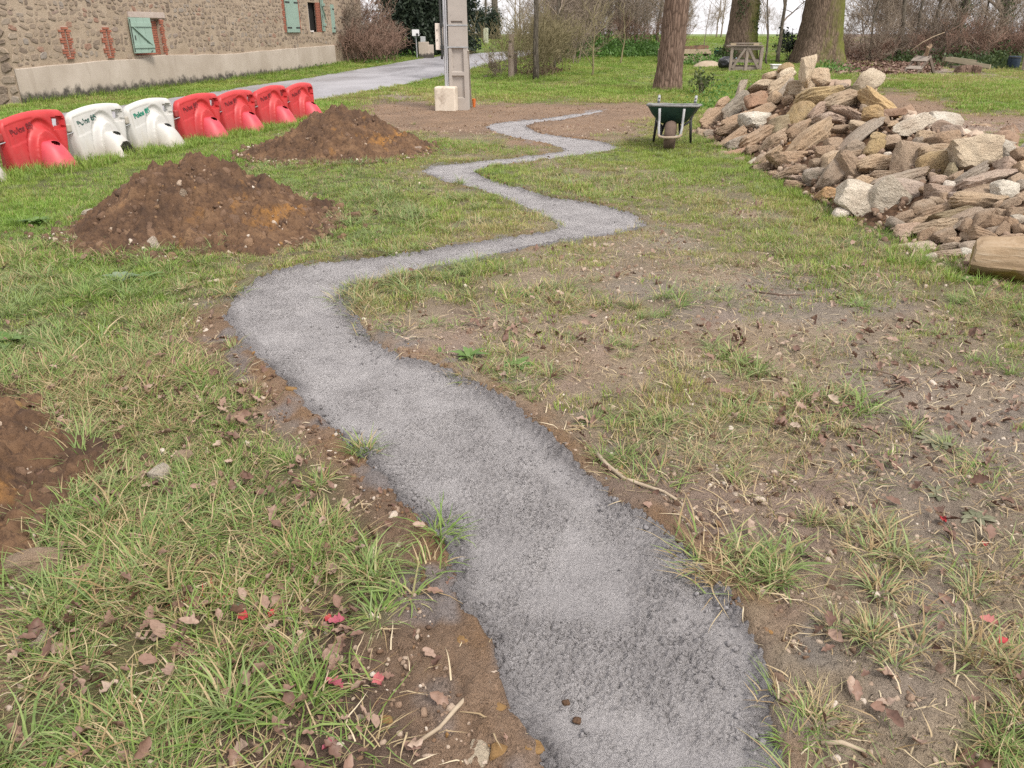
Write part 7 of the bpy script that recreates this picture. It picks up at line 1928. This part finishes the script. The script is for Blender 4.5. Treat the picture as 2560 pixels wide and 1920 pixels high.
# ------------------------------------------------------------------ thickets, hedges and leafy banks (masses)
def bush_mesh(seed, hgt, stems, lev=3, wide=.5, r=.014):
    rs = random.Random(seed); m = MB()
    for k in range(stems):
        a = rs.uniform(0, 6.28); w = rs.uniform(.05, wide); grow(m, (rs.gauss(0, .25), rs.gauss(0, .25), -.05), (math.cos(a) * w, math.sin(a) * w, 1), hgt * rs.uniform(.4, .62), r * rs.uniform(.6, 1.1), lev, rs, .45, (3, 5), .14, 4, None, .4, .0055)
    return m.mesh('bush')
def mass(name, protos, pts, sc, label, cat, rs, seed=0):
    P = np.array(pts); n = len(P); P = np.c_[P, terrain(P[:, 0], P[:, 1])] if P.shape[1] == 2 else P
    scatter(name, protos, P, np.c_[rs.normal(0, .06, (n, 2)), rs.uniform(0, 6.28, n)], np.asarray(sc), rs.integers(0, len(protos), n), {'tint': rs.random(n)}, label, cat)
def band(px0, px1, y0, y1, n, rs):
    """points over a strip of ground between two photo columns and two distances"""
    out = []
    for _ in range(n):
        Y = rs.uniform(y0, y1); px = rs.uniform(px0, px1); q = at_y(px, 100, Y); out.append((q.x, Y))
    return out
rs = np.random.default_rng(9)
BUSH = [bush_mesh(k, 2.4, 7) for k in range(4)]; BUSHR = [bush_mesh(20 + k, 2.0, 8, 3, .7, .014) for k in range(4)]; TALL = [bush_mesh(40 + k, 5.0, 4, 4, .3, .03) for k in range(4)]
mass('brush_thicket', [(m.copy(), M_TWIGG) for m in BUSH], band(1262, 1400, 28.8, 33, 10, rs), rs.uniform(.6, .95, 10), 'bare brush thicket around the wooden post', 'thicket', rs)
mass('lane_thicket', [(m.copy(), M_TWIG) for m in BUSH[:2]] + [(m.copy(), M_TWIG) for m in TALL[:2]], band(1340, 1480, 36, 52, 20, rs), rs.uniform(.8, 1.2, 20), 'bare thicket lining the lane', 'thicket', rs)
mass('bare_wood', [(m.copy(), M_TWIG) for m in TALL] + [(m.copy(), M_TWIGR) for m in BUSH], band(1420, 1712, 48, 66, 36, rs), rs.uniform(.6, 1.05, 36), 'bare wood behind the lawn', 'wood', rs)
mass('right_hedge', [(m.copy(), M_TWIGR) for m in BUSHR] + [(m.copy(), M_TWIG) for m in BUSH[:2]], band(2105, 2640, 38.5, 45, 62, rs), rs.uniform(.4, 1.3, 62), 'reddish bramble hedge at the right', 'hedge', rs)
mass('right_wood', [(m.copy(), M_TWIG) for m in TALL], band(2080, 2700, 43, 54, 20, rs), rs.uniform(.7, 1.1, 20), 'bare branches above the right hedge', 'wood', rs)
mass('field_hedge', [(m.copy(), M_TWIG) for m in TALL], band(1180, 2700, 84, 100, 26, rs), rs.uniform(.45, .8, 26), 'thin line of bare trees beyond the field', 'wood', rs)
mass('corner_brush', [(m.copy(), M_TWIGR) for m in BUSHR], band(880, 975, 38, 43, 14, rs), rs.uniform(.8, 1.3, 14), 'brush between farmhouse corner and evergreen', 'thicket', rs)
def leafy(name, pts, spread, size, per, mat, label, seed, zmax):
    g = np.random.default_rng(seed); P = np.array(pts); Q = np.repeat(P, per, 0) + np.c_[g.normal(0, spread, (len(P) * per, 2))]
    z = terrain(Q[:, 0], Q[:, 1]) + np.abs(g.normal(0, zmax, len(Q))) * (0.6 + .6 * noise2(Q[:, 0] * 1.2, Q[:, 1] * 1.2, 4)); k = road_sdf(Q[:, 0], Q[:, 1]) < -.1
    tag(leaf_obj(name, np.c_[Q, z][k], size, mat, None, g, up=.8), label, 'weeds', kind='stuff')
leafy('green_bank', band(1400, 1660, 43, 49, 80, rs), .7, .16, 110, M_WEED, 'bank of green nettles and ivy in front of the bare wood', 3, .42)
leafy('oak_foot_weeds', [(GP(x_, y_).x, GP(x_, y_).y) for x_, y_ in ((1780, 245), (1800, 240), (1820, 225), (1790, 262), (1760, 270), (1840, 215))], .30, .07, 110, M_WEED, 'lush weeds between the thick oak and the stone heap', 4, .16)
leafy('mossy_oak_weeds', [(GP(x_, y_).x, GP(x_, y_).y) for x_, y_ in ((2075, 175), (2090, 180), (2060, 178))], .35, .11, 120, M_WEED, 'ivy and weeds at the foot of the broad mossy oak', 5, .26)
leafy('hedge_foot_ivy', band(2400, 2540, 35, 40, 34, rs), .6, .14, 110, M_IVY, 'ivy and nettles at the foot of the right hedge', 6, .35)
leafy('hedge_ivy', band(2250, 2300, 38.5, 40, 8, rs), .4, .12, 90, M_IVY, 'ivy patch in the right hedge behind the trestle', 7, .4)
leafy('crate_weeds', band(1690, 1840, 36.5, 39.5, 26, rs), .4, .10, 80, M_WEED, 'weeds around the compost bin and crates', 8, .22)
leafy('oak_ivy', band(1800, 1830, 38.6, 39.4, 8, rs), .3, .12, 110, M_IVY, 'ivy clump at the foot of the ivy-clad oak', 9, .5)
leafy('verge_weeds', [(GP(x_, y_).x, GP(x_, y_).y) for x_, y_ in ((1010, 140), (1030, 141), (990, 145), (960, 150), (1050, 144), (930, 158), (450, 205), (500, 200), (560, 196), (690, 178), (760, 172), (810, 166))], .35, .11, 90, M_WEED, 'leafy weeds on the far verge of the lane', 10, .2)
leafy('brush_heap', [(GP(x_, y_).x, GP(x_, y_).y) for x_, y_ in ((1320, 190), (1350, 190), (1365, 183), (1380, 178))], .28, .10, 130, leaf_mat('rusty_dead_leaves', (.10, .062, .050), (.18, .105, .080), .8), 'heap of rusty dead brush at the foot of the slim tree', 11, .3)
